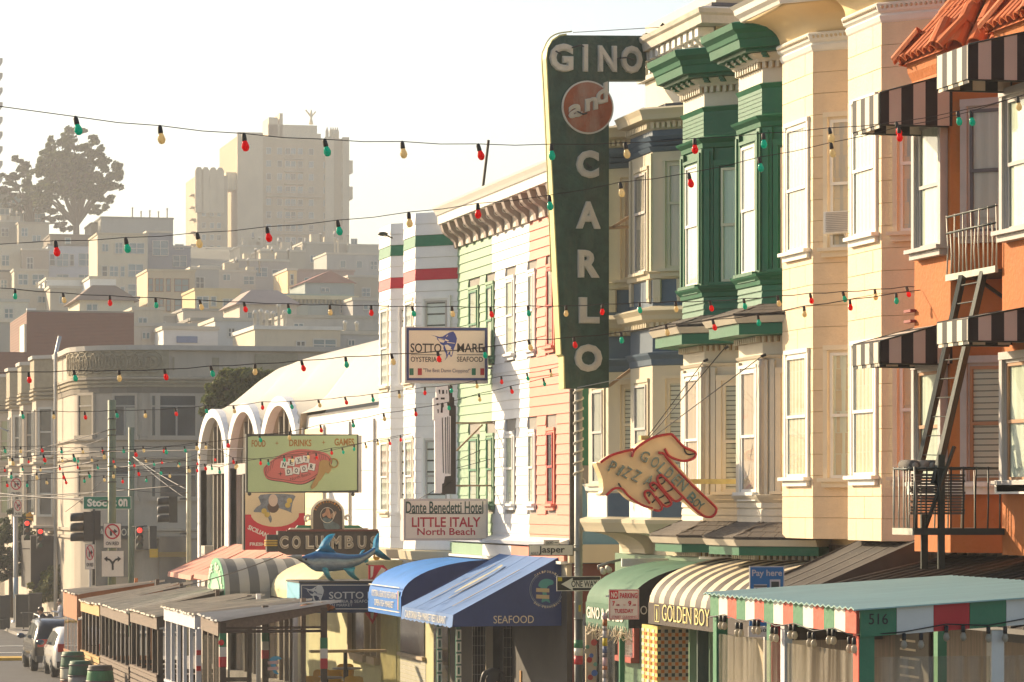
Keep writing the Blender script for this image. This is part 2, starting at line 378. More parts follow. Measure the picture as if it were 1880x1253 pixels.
# the tall apartment tower and its neighbour
def tower_extra(t, fr, X0, X1, Y0, zt, s):
    a = MB()
    for px0, px1, py, dy in ((483, 495, 246, 6), (495, 585, 225, 6), (496, 513, 212, 6.5), (516, 522, 204, 6.6), (585, 592, 240, 6)):
        a.box(onY(px0, Y0), onY(px1, Y0), Y0+2, Y0+dy+4, zt-.5, zat(py, X0, Y0))
    a.build('penthouse', fcol('b3a68c'), t)
    o = MB(); X = onY(577, Y0); z = zat(225, X, Y0)
    o.lathe([(.5, 0), (.25, 1.2), (.3, 2.4), (.1, 3.2)], (X, Y0+4, z), 6); o.bar((X, Y0+4, z+1.6), (X-1.2, Y0+4, z+3.1), .3); o.bar((X, Y0+4, z+1.6), (X+1., Y0+4, z+2.8), .3)
    o.build('roof_ornament', fcol('c0b494'), t)
    f = MB()
    for px in (602, 609, 613, 617, 621): f.lathe([(.35, 0), (.35, 1.6), (.05, 2.6)], (onY(px, Y0), Y0+1, zt), 6)
    f.build('finial', fcol('b3a68c'), t)
    for k, (px0, px1) in enumerate(((435, 482), (596, 612), (628, 640))):
        MB().box(onY(px0, Y0), onY(px1, Y0), Y0-.7, Y0, zt-46, zt+(.3 if k else .8)).build('pier', fcol('a1957d'), t)
    for py in (290, 313, 336, 359, 382, 405, 428):
        l = MB(); 
        px0, px1 = ((488, 590) if py in (359, 428) else (522, 556))
        l.box(onY(px0, Y0), onY(px1, Y0), Y0-.9, Y0, zat(py, X0, Y0)-.15, zat(py, X0, Y0)+.1)
        for q in range(0, int((px1-px0)/6)+1): l.box(onY(px0+q*6, Y0)-.04, onY(px0+q*6, Y0)+.04, Y0-.85, Y0-.78, zat(py, X0, Y0), zat(py, X0, Y0)+.9)
        l.box(onY(px0, Y0), onY(px1, Y0), Y0-.86, Y0-.8, zat(py, X0, Y0)+.9, zat(py, X0, Y0)+1.); l.build('balcony', fcol('8d8270'), t)
    for py in (294, 342): MB().box(X1, X1+1.1, Y0+1, Y0+5, zat(py+23, X1, Y0), zat(py, X1, Y0)).build('side_bay', fcol('b3a68c'), t)
    MB().box(X0-2.2, X0, Y0+1, Y0+7, zat(348, X0, Y0), zat(316, X0, Y0)).build('side_bay', fcol('c0b494'), t)
rows = [273+23.4*i for i in range(9)]
tw = far_house(435, 640, 253, 700, '8a7c62', grid((455, 489, 509, 524, 534, 547, 567, 594, 628), rows, 8, 11), 'tall beige apartment tower with rows of balconies on the hilltop', 26, 490, 'none', name='apartment_tower', group='towers on the hilltop', cat='tower', extra=tower_extra)
def crown_extra(t, fr, X0, X1, Y0, zt, s):
    for px in (365, 377, 391, 404):
        x = onY(px, Y0); MB().slab([(x-.8, Y0-.4, zt-8), (x+.8, Y0-.4, zt-8), (x+.8, Y0-.4, zt+.9), (x+.4, Y0-.4, zt+1.6), (x-.4, Y0-.4, zt+1.6), (x-.8, Y0-.4, zt+.9)], (0, .8, 0)).build('pier', fcol('a1957d'), t)
    for py in (355, 378, 400, 424, 447): MB().box(X0-1, X0, Y0+2, Y0+6, zat(py, X0, Y0)-.2, zat(py, X0, Y0)).build('balcony', fcol('8d8270'), t)
far_house(362, 418, 322, 690, '8f826a', grid((371, 386, 399), (342, 366, 388, 410, 432, 452), 6, 9), 'slimmer beige tower with scalloped parapet left of the tall tower', 18, 490, 'none', name='apartment_tower', group='towers on the hilltop', cat='tower', extra=crown_extra)
# sliver of a saw-toothed high-rise at the left edge
t_ = thing('high_rise', (*atF(-12, 700, 620).xy, 20), 'grey high-rise with saw-toothed balconies cut off at the left edge', 'tower', 'towers on the hilltop')
p0 = atF(-60, 100, 620); X0 = p0.x; Y0 = p0.y
MB().box(onY(-90, Y0), onY(-1, Y0), Y0, Y0+15, 15, zat(100, X0, Y0)).build('wall', fcol('76746c'), t_)
for i in range(10):
    y = 105+27*i; MB().add([(onY(-1, Y0), Y0, zat(y, X0, Y0)), (onY(5, Y0), Y0, zat(y, X0, Y0)), (onY(5, Y0), Y0, zat(y+8, X0, Y0)), (onY(-1, Y0), Y0, zat(y+18, X0, Y0)),
          (onY(-1, Y0), Y0+15, zat(y, X0, Y0)), (onY(5, Y0), Y0+15, zat(y, X0, Y0)), (onY(5, Y0), Y0+15, zat(y+8, X0, Y0)), (onY(-1, Y0), Y0+15, zat(y+18, X0, Y0))],
         [(0,1,2,3),(4,7,6,5),(0,4,5,1),(1,5,6,2),(2,6,7,3)]).build('balcony', fcol('8a887e'), t_)

def pipes(n, px0, dx, h=1.5):
    def f(t, fr, X0, X1, Y0, zt, s):
        for i in range(n):
            m = MB(); x = onY(px0+dx*i, Y0); hh = h*(.7+.5*R.random())
            m.lathe([(.11, 0), (.11, hh), (.16, hh), (.16, hh+.2), (.05, hh+.28)], (x, Y0+1.5, zt), 7); m.build('chimney_pipe', trim_f, t)
    return f
def crowd(t, fr, X0, X1, Y0, zt, s):
    for i in range(3):
        x = X0+(X1-X0)*(.2+.3*i); MB().box(x, x+.9+R.random(), Y0+1, Y0+2.5, zt, zt+.6+R.random()).build('chimney', fcol('a59a84'), t)
        MB().lathe([(.1, 0), (.1, 1.4+R.random()), (.2, 1.5), (.2, 1.7)], (x+1.6, Y0+1.2, zt), 6).build('vent_pipe', trim_f, t)
H = far_house
H(-8, 82, 357, 560, '5e625c', [(0, 373, 18, 22), (22, 361, 34, 26), (58, 361, 10, 26), (54, 392, 28, 18), (0, 402, 16, 10)], 'flat-roofed modern house with big teal windows below the hilltop trees', 12, roofc='6c6f6a')
H(-6, 34, 408, 540, '8d8778', [(3, 420, 12, 14, 1)], 'weathered house with an open timber deck at the far left of the hill', extra=crowd)
H(34, 90, 411, 535, '9b917c', [(40, 420, 10, 14), (60, 433, 14, 10)], 'tan terrace house with louvred attic, left part of the hill', roofc='8b8272')
H(-6, 42, 452, 470, 'a8a08c', [(4, 470, 12, 18)], 'cream block with small white balcony above the grey roofs at far left')
H(41, 90, 460, 468, '8b7f70', [(50, 474, 10, 20, 1)], 'brown plaster house between the cream block and the lilac house')
H(88, 181, 452, 480, '9d9fa2', [(92, 468, 8, 20, 1), (105, 467, 20, 22), (129, 468, 6, 20, 1), (145, 466, 26, 22), (105, 505, 20, 12), (145, 505, 20, 12)], 'lilac-grey house with three broad windows under a dark mansard', roofc='5f5a50')
H(92, 178, 434, 496, '63594c', [(120, 438, 9, 15)], 'dark brown mansard attic with one white dormer', roofc='5a5146')
H(186, 318, 402, 545, '80827c', [(240, 440, 20, 12)], 'wide grey mansard-roofed block at the top of the hill left of the towers', roofc='6d6e69', extra=pipes(5, 245, 16, 1.6))
H(168, 204, 412, 550, '74705f', [(182, 418, 14, 10)], 'small olive hut with antenna beside the big hillside tree', roofc='66624f')
H(179, 271, 432, 430, 'a89f88', [(188, 450, 10, 12), (212, 447, 12, 18), (238, 447, 26, 18), (188, 490, 8, 18, 1), (202, 490, 14, 18), (222, 490, 6, 18), (236, 486, 26, 22), (236, 523, 26, 20), (222, 528, 6, 14), (240, 562, 26, 12)], 'tall cream apartment house with five storeys of pale windows', roofc='988f78')
H(270, 316, 428, 440, '6b7078', [(281, 443, 27, 26)], 'slate-blue house with a large picture window')
H(314, 350, 455, 452, '6f747c', [(318, 470, 24, 20), (322, 450, 14, 8)], 'dark blue-grey house stepping down beside the slender tower')
H(271, 358, 499, 395, 'a39478', [(273, 513, 7, 22), (286, 513, 13, 22), (306, 513, 6, 22), (321, 513, 25, 22), (286, 551, 13, 20), (306, 551, 6, 20), (321, 551, 25, 20), (321, 590, 24, 10)], 'ochre house with brown-framed windows on two storeys', frame='6d4c38', roofc='9f9378')
H(-6, 30, 500, 420, '8b8478', [(2, 515, 10, 14)], 'dull taupe house with dark shed roof at the far left', roofc='4f4c48')
H(26, 88, 498, 415, 'a29a86', [(34, 505, 16, 18), (60, 505, 20, 18)], 'grey-beige bay-windowed house above the white terrace')
H(86, 168, 514, 380, 'b4b4ae', [], 'long white parapet wall on a low hillside block')
H(165, 213, 512, 372, 'b9bab6', [(176, 530, 28, 14)], 'white cube house with a wide strip window')
H(-6, 92, 534, 350, 'aba290', [(70, 545, 14, 10)], 'pale flat house with roof pots behind the brick wall', extra=pipes(3, 70, 8, .8))
H(92, 150, 530, 345, 'a09684', [(110, 545, 10, 12)], 'tan stucco house with a little chimney')
H(146, 246, 552, 310, 'b0a892', [(160, 560, 18, 10)], 'cream house with a shallow brown hip roof and satellite dish', roof='hip', roofc='6d5a4c')
H(244, 300, 570, 300, 'a69d89', [(255, 585, 14, 10)], 'beige house with a sloped parapet right of the brick wall')
H(-6, 52, 555, 290, 'a9a798', [(9, 568, 14, 16)], 'white rounded stair-tower house at far left', roofc='9a9a90')
H(-6, 44, 592, 262, '8c8a80', [(24, 596, 6, 16)], 'grey rendered shed roof house at the left edge', roofc='b0aa98')
H(350, 402, 495, 400, '8f8c84', [(360, 510, 14, 20, 1)], 'grey plaster house with one dark doorway')
H(358, 441, 534, 372, 'a8996f', [(362, 546, 20, 20), (388, 546, 8, 16), (410, 550, 22, 12), (388, 586, 8, 10, 1)], 'mustard yellow house with bay window', roofc='a8986e')
H(400, 470, 500, 415, '9a958a', [(410, 505, 12, 10), (450, 536, 14, 18), (448, 508, 18, 14)], 'pale grey block of flats with service windows', extra=crowd)
H(430, 530, 480, 430, '908a80', [(470, 492, 20, 16), (500, 496, 22, 14)], 'long grey flat-roofed terrace below the tower', roofc='aba694', extra=crowd)
H(528, 545, 497, 405, 'c8ab7c', [(534, 505, 4, 18, 1)], 'narrow gable end with a bright edge')
H(540, 650, 499, 410, '9a7f74', [(560, 512, 14, 8)], 'dusty rose terrace with a long parapet', roofc='8f7468')
H(440, 480, 454, 520, 'a29a86', [(448, 470, 10, 10)], 'small roof cluster with bright chimneys at the foot of the tall tower', extra=crowd)
H(478, 560, 462, 510, '8d8674', [(500, 478, 14, 8)], 'row of shadowed roofs left of centre below the tower', extra=crowd)
H(556, 640, 448, 520, '8f8878', [(570, 470, 10, 12)], 'grey roof line with broken chimneys under the tower corner', extra=crowd)
H(600, 700, 468, 470, '8c8c86', [(625, 480, 9, 12), (655, 480, 9, 12), (680, 480, 12, 14)], 'grey apartment block with four windows near the striped bays', extra=pipes(2, 618, 6, 2))
H(640, 705, 452, 520, '9b9686', [(645, 440, 10, 10)], 'low pale hut on the skyline right of the tower')
H(640, 700, 510, 390, '9b8f78', [(665, 530, 14, 14)], 'tan block behind the first striped bay')
def cornice_x(t, fr, X0, X1, Y0, zt, s):
    b = MB(); b.box(X0-.5, X1+.5, Y0-.6, Y0, zt-.3, zt+.1); b.build('cornice', fcol('b5aa86'), t)
    for i in range(22):
        x = X0+(X1-X0)*i/21; MB().box(x-.1, x+.1, Y0-.45, Y0, zt-.7, zt-.3).build('bracket', fcol('8c8268'), t)
    for i in range(3): MB().prism([(X0+3+i*6, Y0), (X0+4+i*6, Y0-1), (X0+6+i*6, Y0-1), (X0+7+i*6, Y0)], zt-8, zt-.8).build('bay', fcol('8c948a'), t)
H(492, 648, 545, 335, '8b928a', [(505, 560, 8, 16), (530, 560, 8, 16), (560, 560, 10, 18), (600, 560, 10, 18), (625, 560, 8, 14)], 'sea-green Victorian terrace with a bracketed cornice', extra=cornice_x, roofc='7f9188')
H(560, 650, 520, 385, '7f8a86', [(590, 530, 14, 6)], 'teal-grey gabled house above the Victorian terrace', roof='gable', roofc='86554a')
H(648, 705, 552, 330, '908c86', [(668, 560, 16, 8)], 'slate flat with bright roof tiles close to the striped bay')
H(520, 700, 585, 290, '9c968a', [(540, 596, 16, 10), (630, 612, 6, 14), (642, 612, 6, 14)], 'long buff block with uneven parapet above the white-roofed shed', roofc='8e8878')
H(300, 400, 606, 250, 'b6b4ae', [], 'white roof hut with a blue skylight band', extra=lambda t, fr, X0, X1, Y0, zt, s: MB().fb(fr, 1, 2.6, zt-1, zt-.5, .02, .1).build('skylight', mat('skylight', (.12, .18, .32), .3), t))
H(395, 480, 590, 270, 'a7a59f', [(420, 604, 10, 14, 1)], 'grey-white rooftop workshop behind the steel roof ladder')
H(468, 625, 606, 240, 'aaa08a', [(545, 628, 14, 16, 1), (576, 624, 40, 18)], 'cream rooftop house with white shed roof and metal flues', roofc='b8b6ac', extra=pipes(6, 474, 11, 1.6))
H(620, 705, 615, 245, '92918c', [(640, 626, 10, 8)], 'grey rooftop with a satellite dish beside the dome', extra=pipes(2, 640, 22, .9))
H(440, 545, 560, 320, 'a19a8c', [(455, 575, 16, 12), (500, 575, 12, 10)], 'beige hipped block right of the mustard house', roof='hip', roofc='8c7a70')
H(240, 360, 600, 255, 'a19a8c', [(262, 612, 12, 10)], 'pale workshop roof behind the round corner building', roofc='9d988c')
# fill any gap with plain terraces further back
rf = random.Random(5); adjs = {'a0978a': 'putty', '94908a': 'grey', 'aca38e': 'sand', '8e8a80': 'ash grey', 'b1ab9c': 'pale', '9c8f7c': 'dun brown'}; ordn = ('first', 'second', 'third', 'fourth', 'fifth', 'sixth', 'seventh', 'eighth', 'ninth', 'tenth', 'eleventh', 'twelfth', 'thirteenth', 'fourteenth')
for ri_, (F, yt) in enumerate(((640, 462), (600, 474), (575, 486), (500, 505), (455, 520), (400, 545), (350, 572), (300, 596), (275, 616))):
    x = -30; hn = 0
    while x < 700:
        w = rf.uniform(45, 95); c = rf.choice(['a0978a', '94908a', 'aca38e', '8e8a80', 'b1ab9c', '9c8f7c'])
        far_house(x, x+w, yt+rf.uniform(-7, 9), F+rf.uniform(-6, 6), c, [(x+8+k*18, yt+20, 8, 11, rf.random() < .4) for k in range(int((w-12)/18))] if F < 590 else (), 'flat-fronted %s terrace house, %s in the %s hillside roof row' % (adjs[c], ordn[min(hn, 13)], ordn[ri_]), rf.uniform(8, 12), roofc=rf.choice(['8e8878', 'a7a190', '77746c']))
        x += w+rf.uniform(0, 6); hn += 1

# brick party wall
brk = bpy.data.materials.new('far_brick'); nt = nodes_of(brk); L_ = nt.links
o_ = N(nt, 'ShaderNodeOutputMaterial'); bs = N(nt, 'ShaderNodeBsdfPrincipled'); bt = N(nt, 'ShaderNodeTexBrick'); gg = N(nt, 'ShaderNodeNewGeometry')
mpp = N(nt, 'ShaderNodeMapping'); mpp.inputs['Rotation'].default_value = (pi/2, 0, 0); L_.new(gg.outputs['Position'], mpp.inputs[0]); L_.new(mpp.outputs[0], bt.inputs[0])
bt.inputs['Scale'].default_value = 2.6; bt.inputs[1].default_value = (.11, .030, .020, 1); bt.inputs[2].default_value = (.17, .052, .034, 1); bt.inputs[3].default_value = (.24, .15, .11, 1); bt.inputs['Mortar Size'].default_value = .03
bs.inputs['Roughness'].default_value = .9; L_.new(bt.outputs[0], bs.inputs[0]); L_.new(bs.outputs[0], o_.inputs[0])
def quadbox(name, px0, px1, py, F, depth, m, t=None, yb=None):
    q = atF((px0+px1)/2, py, F); Y0 = q.y; X0, X1 = onY(px0, Y0), onY(px1, Y0); zt = zat(py, X0, Y0); b_ = MB().box(X0, X1, Y0, Y0+depth, -7 if yb is None else zat(yb, X0, Y0), zt)
    return b_.build(name, m, t)
bt_ = thing('brick_building', (*atF(150, 900, 222).xy, -6), 'red brick building end wall with a pale strip as its sunlit edge behind the round corner block', 'building')
quadbox('wall', 49, 246, 573, 222, 14, brk, bt_); quadbox('wall', -40, 49, 646, 219, 10, brk, bt_)
q = atF(49, 573, 222); 
MB().box(onY(48.5, q.y), onY(246, q.y), q.y-.15, q.y+.2, zat(574, q.x, q.y), zat(570, q.x, q.y)).build('coping', fcol('8c8070'), bt_)
MB().box(onY(49, q.y), onY(66, q.y), q.y-.1, q.y+.3, zat(571, q.x, q.y), zat(566, q.x, q.y)).build('chimney', fcol('c8c4b8'), bt_)
ps = MB(); 
for px, pw in ((43, 7), (245, 0)): 
    if pw: ps.box(onY(px, q.y), onY(px+pw, q.y), q.y-.6, q.y+3, -6, zat(596, q.x, q.y))
ps.build('pilaster', fcol('d8d0b8'), bt_)  # pale slab puts the sunlit left edge of the wall into its colour

# ================================================================== trees
leafm = [mat('leaf_a', (.060, .090, .025), .7, .3, 3, 0, transl=.35), mat('leaf_b', (.11, .135, .035), .7, .3, 3, 0, transl=.35), mat('leaf_c', (.032, .048, .018), .7, .3, 3, 0, transl=.35), mat('leaf_d', (.15, .15, .03), .7, .3, 3, 0, transl=.4)]
bark = mat('bark', (.09, .07, .05), .9, .3, 6, .4)
def leaves(lm, c, rad, n, size, rnd, lit=(0, 1, 2)):
    for _ in range(n):
        while True:
            p = Vector((rnd.uniform(-1, 1), rnd.uniform(-1, 1), rnd.uniform(-1, 1)))
            if p.length < 1: break
        p = p.normalized()*(p.length**.45)
        q = Vector(c)+Vector((p.x*rad[0], p.y*rad[1], p.z*rad[2])); s = size*rnd.uniform(.6, 1.4)
        a = Vector((rnd.gauss(0, 1), rnd.gauss(0, 1), rnd.gauss(0, 1))).normalized(); b = a.orthogonal().normalized(); d = a.cross(b)
        lm.add([q-b*s, q-d*s*.45, q+b*s, q+d*s*.45], [(0, 1, 2, 3)], rnd.choice(lit))
def tree(name, base, h, crown, label, cat='tree', n=1400, size=.25, r=.25, lit=(0, 1, 2), seed=1, clumps=None, lean=0, group=None):
    """clumps: list of (dx, dy, dz, rx, rz) relative to the base"""
    rnd = random.Random(seed); t = thing(name, base, label, cat, group); b = Vector(base); tk = MB()
    fork = b+Vector((lean*.5, 0, h*.42)); tk.tube([b-Vector((0, 0, .3)), b+Vector((lean*.2, 0, h*.2)), fork], [r*1.25, r, r*.8], 8)
    lm = MB(); tot = sum(c[3]**2 for c in clumps)
    for (dx, dy, dz, rx, rz) in clumps:
        c = b+Vector((dx, dy, dz)); mid = fork.lerp(c, .5)+Vector((rnd.uniform(-.3, .3), 0, rnd.uniform(-.2, .4)))*rx*.5
        tk.tube([fork-Vector((0, 0, h*.05)), mid, c], [r*.6, r*.35, r*.12], 6)
        for _ in range(5):
            o = Vector((rnd.uniform(-1, 1)*rx, rnd.uniform(-1, 1)*rx, rnd.uniform(-.8, .9)*rz))*.8
            tk.tube([c.lerp(mid, .3), c+o], [r*.15, r*.04], 4)
        k = int(n*rx*rx/tot); sub = max(4, k//60)
        for _ in range(sub):
            o = Vector((rnd.uniform(-1, 1), rnd.uniform(-1, 1), rnd.uniform(-1, 1)))
            if o.length > 1: o.normalize()
            leaves(lm, c+Vector((o.x*rx, o.y*rx, o.z*rz))*1.0, (rx*rnd.uniform(.2, .36), rx*.3, rz*rnd.uniform(.14, .28)), k//sub, size, rnd, lit)
    tk.build('trunk', bark, t); lm.build('crown', leafm, t); return t
F = 545; bs_ = atF(140, 425, F); bs_.z = gz(bs_.x, bs_.y)
zz = lambda py: (922-py)/FL*F-bs_.z
s_ = F/FL
rt = random.Random(3)
cl = []
for px, py, rx, rz in ((135, 258, 26, 24), (140, 330, 46, 44), (110, 305, 34, 30), (165, 340, 34, 30), (108, 270, 24, 22), (165, 270, 24, 24), (90, 300, 26, 22), (130, 300, 30, 22), (170, 305, 30, 26), (198, 318, 28, 28), (75, 330, 26, 24), (110, 340, 28, 22), (150, 345, 26, 20), (190, 352, 28, 22), (212, 335, 16, 22), (80, 362, 28, 22), (180, 382, 20, 14), (60, 345, 20, 20)):
    cl.append(((px-140)*s_, rt.uniform(-3, 3), zz(py), rx*s_*.9, rz*s_*.9))
tree('eucalyptus_tree', bs_, zz(250), None, 'big airy eucalyptus tree with a domed crown on the hilltop', n=27000, size=.33, r=.6, lit=(0, 1, 2), seed=4, clumps=cl)
bs_ = atF(60, 425, 552); bs_.z = gz(bs_.x, bs_.y); s_ = 552/FL; zz = lambda py: (922-py)/FL*552-bs_.z
tree('cypress_tree', bs_, zz(290), None, 'ragged cypress with flat layered branches left of the eucalyptus', n=5200, size=.38, r=.6, lit=(0, 2, 2), seed=9,
     clumps=[((px-60)*s_, 0, zz(py), rx*s_, rz*s_) for px, py, rx, rz in ((40, 295, 18, 7), (48, 312, 20, 8), (25, 325, 22, 8), (10, 345, 24, 10), (40, 350, 24, 12), (70, 372, 24, 16), (100, 390, 26, 16), (30, 375, 26, 12), (118, 408, 18, 14))])

# ================================================================== corner block across the junction
stone = mat('corner_stucco', (.45, .385, .30), .85, .08, 1.2, .1, dirt=.3); friez = mat('corner_frieze', (.33, .28, .19), .85, .18, 4, .8, 7)
dwin = mat('shade_pane', (.055, .065, .075), .12, .4, .8, .05, spec=.7); sash_g = mat('sash_grey', (.34, .31, .27), .7)
cb = thing('corner_building', (8, 158, -6), 'three-storey tan stucco corner block with rounded corner and carved frieze', 'building')
cp = [(-.6, 205.)] + [(-.6, 153.0)]
for i in range(9):
    a = pi*.5*i/8; cp.append((2.9-3.5*cos(a), 152-4*sin(a)))
cp.append((60., 148.))
zT = zat(640, 1, 149)
cw = MB(); cw.sweep(cp, [(-.6, -6.3), (0, -6.3), (0, zT-.1), (-.6, zT-.1)], 0); cw.box(.2, 59, 153, 204, -6, zT-.6); cw.build('wall', stone, cb)
cf = MB(); cf.sweep(cp[1:-1]+[(3.4, 148.)], [(0, 5.7), (.12, 5.7), (.14, zT-.1), (0, zT-.1)], 0); cf.build('frieze', friez, cb)
co = MB(); co.sweep(cp, [(-.3, zT-.1), (.22, zT-.1), (.25, zT+.12), (-.3, zT+.12)]); co.build('coping', mat('coping_l', (.5, .46, .4), .8), cb)
for k, z in enumerate((5.68, 5.5, 5.32)): MB().sweep(cp, [(0, z-.1), (.16-.03*k, z-.1), (.18-.03*k, z), (0, z+.02)]).build('moulding', friez if k else stone, cb)
MB().sweep(cp, [(0, 4.95), (.04, 4.95), (.05, 5.3), (0, 5.3)]).build('moulding', mat('corner_band', (.2, .17, .13), .9), cb)
for z in (2.85, 2.0, -1.25, -1.6): MB().sweep(cp, [(0, z-.1), (.14, z-.06), (.16, z+.05), (0, z+.07)]).build('moulding', stone, cb)
def curve_face(px0, px1):
    """nearest face of the corner block between two photo columns"""
    pts = []
    for px in (px0, px1):
        best = None
        for a, b in zip(cp[1:], cp[2:]):
            for k in range(21):
                q = (a[0]+(b[0]-a[0])*k/20*(1 if b[0] < 50 else .6), a[1]+(b[1]-a[1])*k/20)
                f = fwd(q[0], q[1]); x = 940+FL*((q[0]+DC)*CA-q[1]*SA)/f
                if best is None or abs(x-px) < best[0]: best = (abs(x-px), q)
        pts.append(best[1])
    return Fr(*pts)
def corner_win(px0, px1, y0, y1, bars=1, cur=None):
    fr = curve_face(px0, px1); L = fr.L; F_ = fwd(fr.p.x, fr.p.y); z1, z0 = (922-y0)/FL*F_, (922-y1)/FL*F_
    w = MB(); w.fb(fr, -.12, 0, z0-.1, z1+.12, -.4, .1); w.fb(fr, L, L+.12, z0-.1, z1+.12, -.4, .1); w.fb(fr, 0, L, z1, z1+.12, -.4, .1); w.fb(fr, -.2, L+.2, z0-.2, z0, -.4, .2)
    o = w.build('window', stone, cb)
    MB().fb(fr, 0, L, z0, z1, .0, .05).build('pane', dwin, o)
    s = MB(); s.fb(fr, 0, L, z0+(z1-z0)*.72, z0+(z1-z0)*.72+.07, .05, .09)
    for k in range(bars): s.fb(fr, L*(k+1)/(bars+1)-.04, L*(k+1)/(bars+1)+.04, z0, z0+(z1-z0)*.72, .05, .09)
    s.build('sash', sash_g, o)
    if cur: MB().fb(fr, L*cur[0], L*cur[1], z0, z0+(z1-z0)*.7, .051, .06).build('curtain', mat('pale_blind', (.45, .42, .33), .9, stretch=(4, 4, .3)), o)
for px0, px1, bars in ((147, 172, 0), (212, 249, 1), (280, 291, 0), (300, 328, 1)):
    corner_win(px0, px1, 727, 800, bars, (.5, .98) if px0 == 212 else None)
    corner_win(px0, px1, 858, 912, 0, (.02, .98) if px0 == 212 else None)
for px0, px1 in ((317, 320), (390, 402), (583, 594)):
    fr = Fr((onY(px0, 148), 148), (onY(px1, 148), 148)); MB().fb(fr, 0, fr.L, zat(680, 3, 148), zat(656, 3, 148), .01, .06).build('carved_panel', friez, cb)
fr = Fr((onY(468, 148), 148), (onY(546, 148), 148)); MB().fb(fr, 0, fr.L, zat(698, 3, 148), zat(648, 3, 148), .01, .1).build('carved_panel', friez, cb)
# scroll relief on the frieze
sc = MB()
for i in range(11):
    f = (i+.5)/11; a = pi*.5*f; c = Vector((2.9-3.66*cos(a), 152-4.16*sin(a))); tn = Vector((sin(a)*3.5, -cos(a)*4)).normalized()
    for rr in (.5, .3, .12):
        sc.tube([(c.x+tn.x*rr*cos(u), c.y+tn.y*rr*cos(u), 6.35+rr*sin(u)) for u in [2*pi*j/10 for j in range(11)]], .028, 4, caps=False)
sc.build('carved_scrollwork', friez, cb, kind='stuff')
# bays stepping away down the street front
for i, ya in enumerate((160.2, 167.6, 174.9, 184.2)):
    pth = [(-.6, ya+3.2), (-1.5, ya+2.2), (-1.5, ya), (-.6, ya-1.1)]
    by = MB(); by.prism(pth+[(.2, ya)], -1.4, 7.0, 0); o = by.build('bay', stone, cb)
    MB().sweep(pth, [(0, 5.55), (.1, 5.55), (.1, 6.95), (0, 6.95)]).build('frieze', friez, o)
    MB().sweep(pth, [(-.3, 6.95), (.2, 6.95), (.2, 7.12), (-.3, 7.12)]).build('coping', mat('coping_l'), o)
    for z in (5.45, 5.25, 5.05, 1.9, -1.2): MB().sweep(pth, [(0, z-.08), (.14, z-.05), (.14, z+.05), (0, z+.06)]).build('moulding', friez if z > 3 else stone, o)
    for z0, z1 in ((2.3, 4.5), (-.6, 1.4)):
        fr = Fr(pth[2], pth[3]); w = MB(); w.fb(fr, .2, .32, z0, z1, 0, .08); w.fb(fr, 1.1, 1.22, z0, z1, 0, .08); w.fb(fr, .2, 1.22, z1, z1+.12, 0, .08); w.fb(fr, .2, 1.22, z0-.12, z0, 0, .12); w.fb(fr, .32, 1.1, (z0+z1)/2-.04, (z0+z1)/2+.04, 0, .06)
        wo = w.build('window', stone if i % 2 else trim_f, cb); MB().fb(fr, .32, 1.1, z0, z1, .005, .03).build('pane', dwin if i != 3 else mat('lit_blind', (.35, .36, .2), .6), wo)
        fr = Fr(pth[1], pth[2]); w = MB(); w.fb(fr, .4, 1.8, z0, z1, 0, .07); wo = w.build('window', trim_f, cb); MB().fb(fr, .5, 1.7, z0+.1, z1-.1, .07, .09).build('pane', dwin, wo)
for dx in (3.6,):
    MB().tube([(-.9, 156.5, -6), (-.9, 156.5, 7.0), (-.7, 156.5, 7.9)], .09, 8).build('flue_pipe', mat('galv', (.45, .45, .44), .5, metal=.4), cb)
# ground floor openings, shop sign and dark oriel
fr = Fr((onY(222, 147.9), 147.9), (onY(345, 147.9), 147.9)); Lf = fr.L
sh = MB(); sh.box(onY(178, 147.4), onY(250, 147.4), 147.3, 148.5, zat(990, 0, 148), zat(966, 0, 148)); sh.build('shop_fascia', mat('dark_fascia', (.05, .05, .045), .6), cb)
for px0, px1, py0, py1 in ((215, 243, 968, 1060), (292, 344, 985, 1014), (292, 344, 1023, 1100), (175, 205, 968, 1080), (250, 285, 975, 1010)):
    f2 = Fr((onY(px0, 147.8), 147.8), (onY(px1, 147.8), 147.8)); MB().fb(f2, 0, f2.L, zat(py1, 0, 148), zat(py0, 0, 148), 0, .1).build('shop_window', dwin, cb)
f2 = Fr((onY(280, 147.7), 147.7), (onY(345, 147.7), 147.7)); MB().fb(f2, 0, f2.L, zat(1023, 0, 148), zat(1014, 0, 148), 0, .3).build('shop_fascia', mat('ochre_band', (.32, .2, .06), .8), cb)
for s, p0, p1 in (('A', 182, 191), ('O', 222, 232), ('I', 234, 236)):
    f2 = Fr((onY(p0, 147.2), 147.2), (onY(p1, 147.2), 147.2)); b = MB(); letters(b, s, f2, .0, f2.L, zat(984, 0, 147), zat(971, 0, 147), .1, .01, .02); b.build('letter', mat('cream_letter', (.6, .55, .42), .7), cb)
MB().box(-1.9, -.5, 158.5, 164, -4.2, zat(985, 0, 158)).build('oriel', mat('dark_oriel', (.035, .028, .024), .5), cb)
t = thing('yellow_banner', Q(60, 1000, 162), 'yellow and orange banner hung over the far shop corner', 'banner')
b = MB(); pl(b, 162, [(48, 945), (55, 940), (70, 958), (78, 962), (86, 970), (86, 975), (64, 970), (62, 958), (48, 952)], 0, .06); b.build('cloth', mat('yellow_cloth', (.75, .36, .02), .8), t)
tag(quadbox('sign_board', 275, 290, 1008, 147, .15, mat('amber', (.75, .42, .03), .7), yb=1024), 'small amber panel with a dark curl in the far shop window', 'sign')
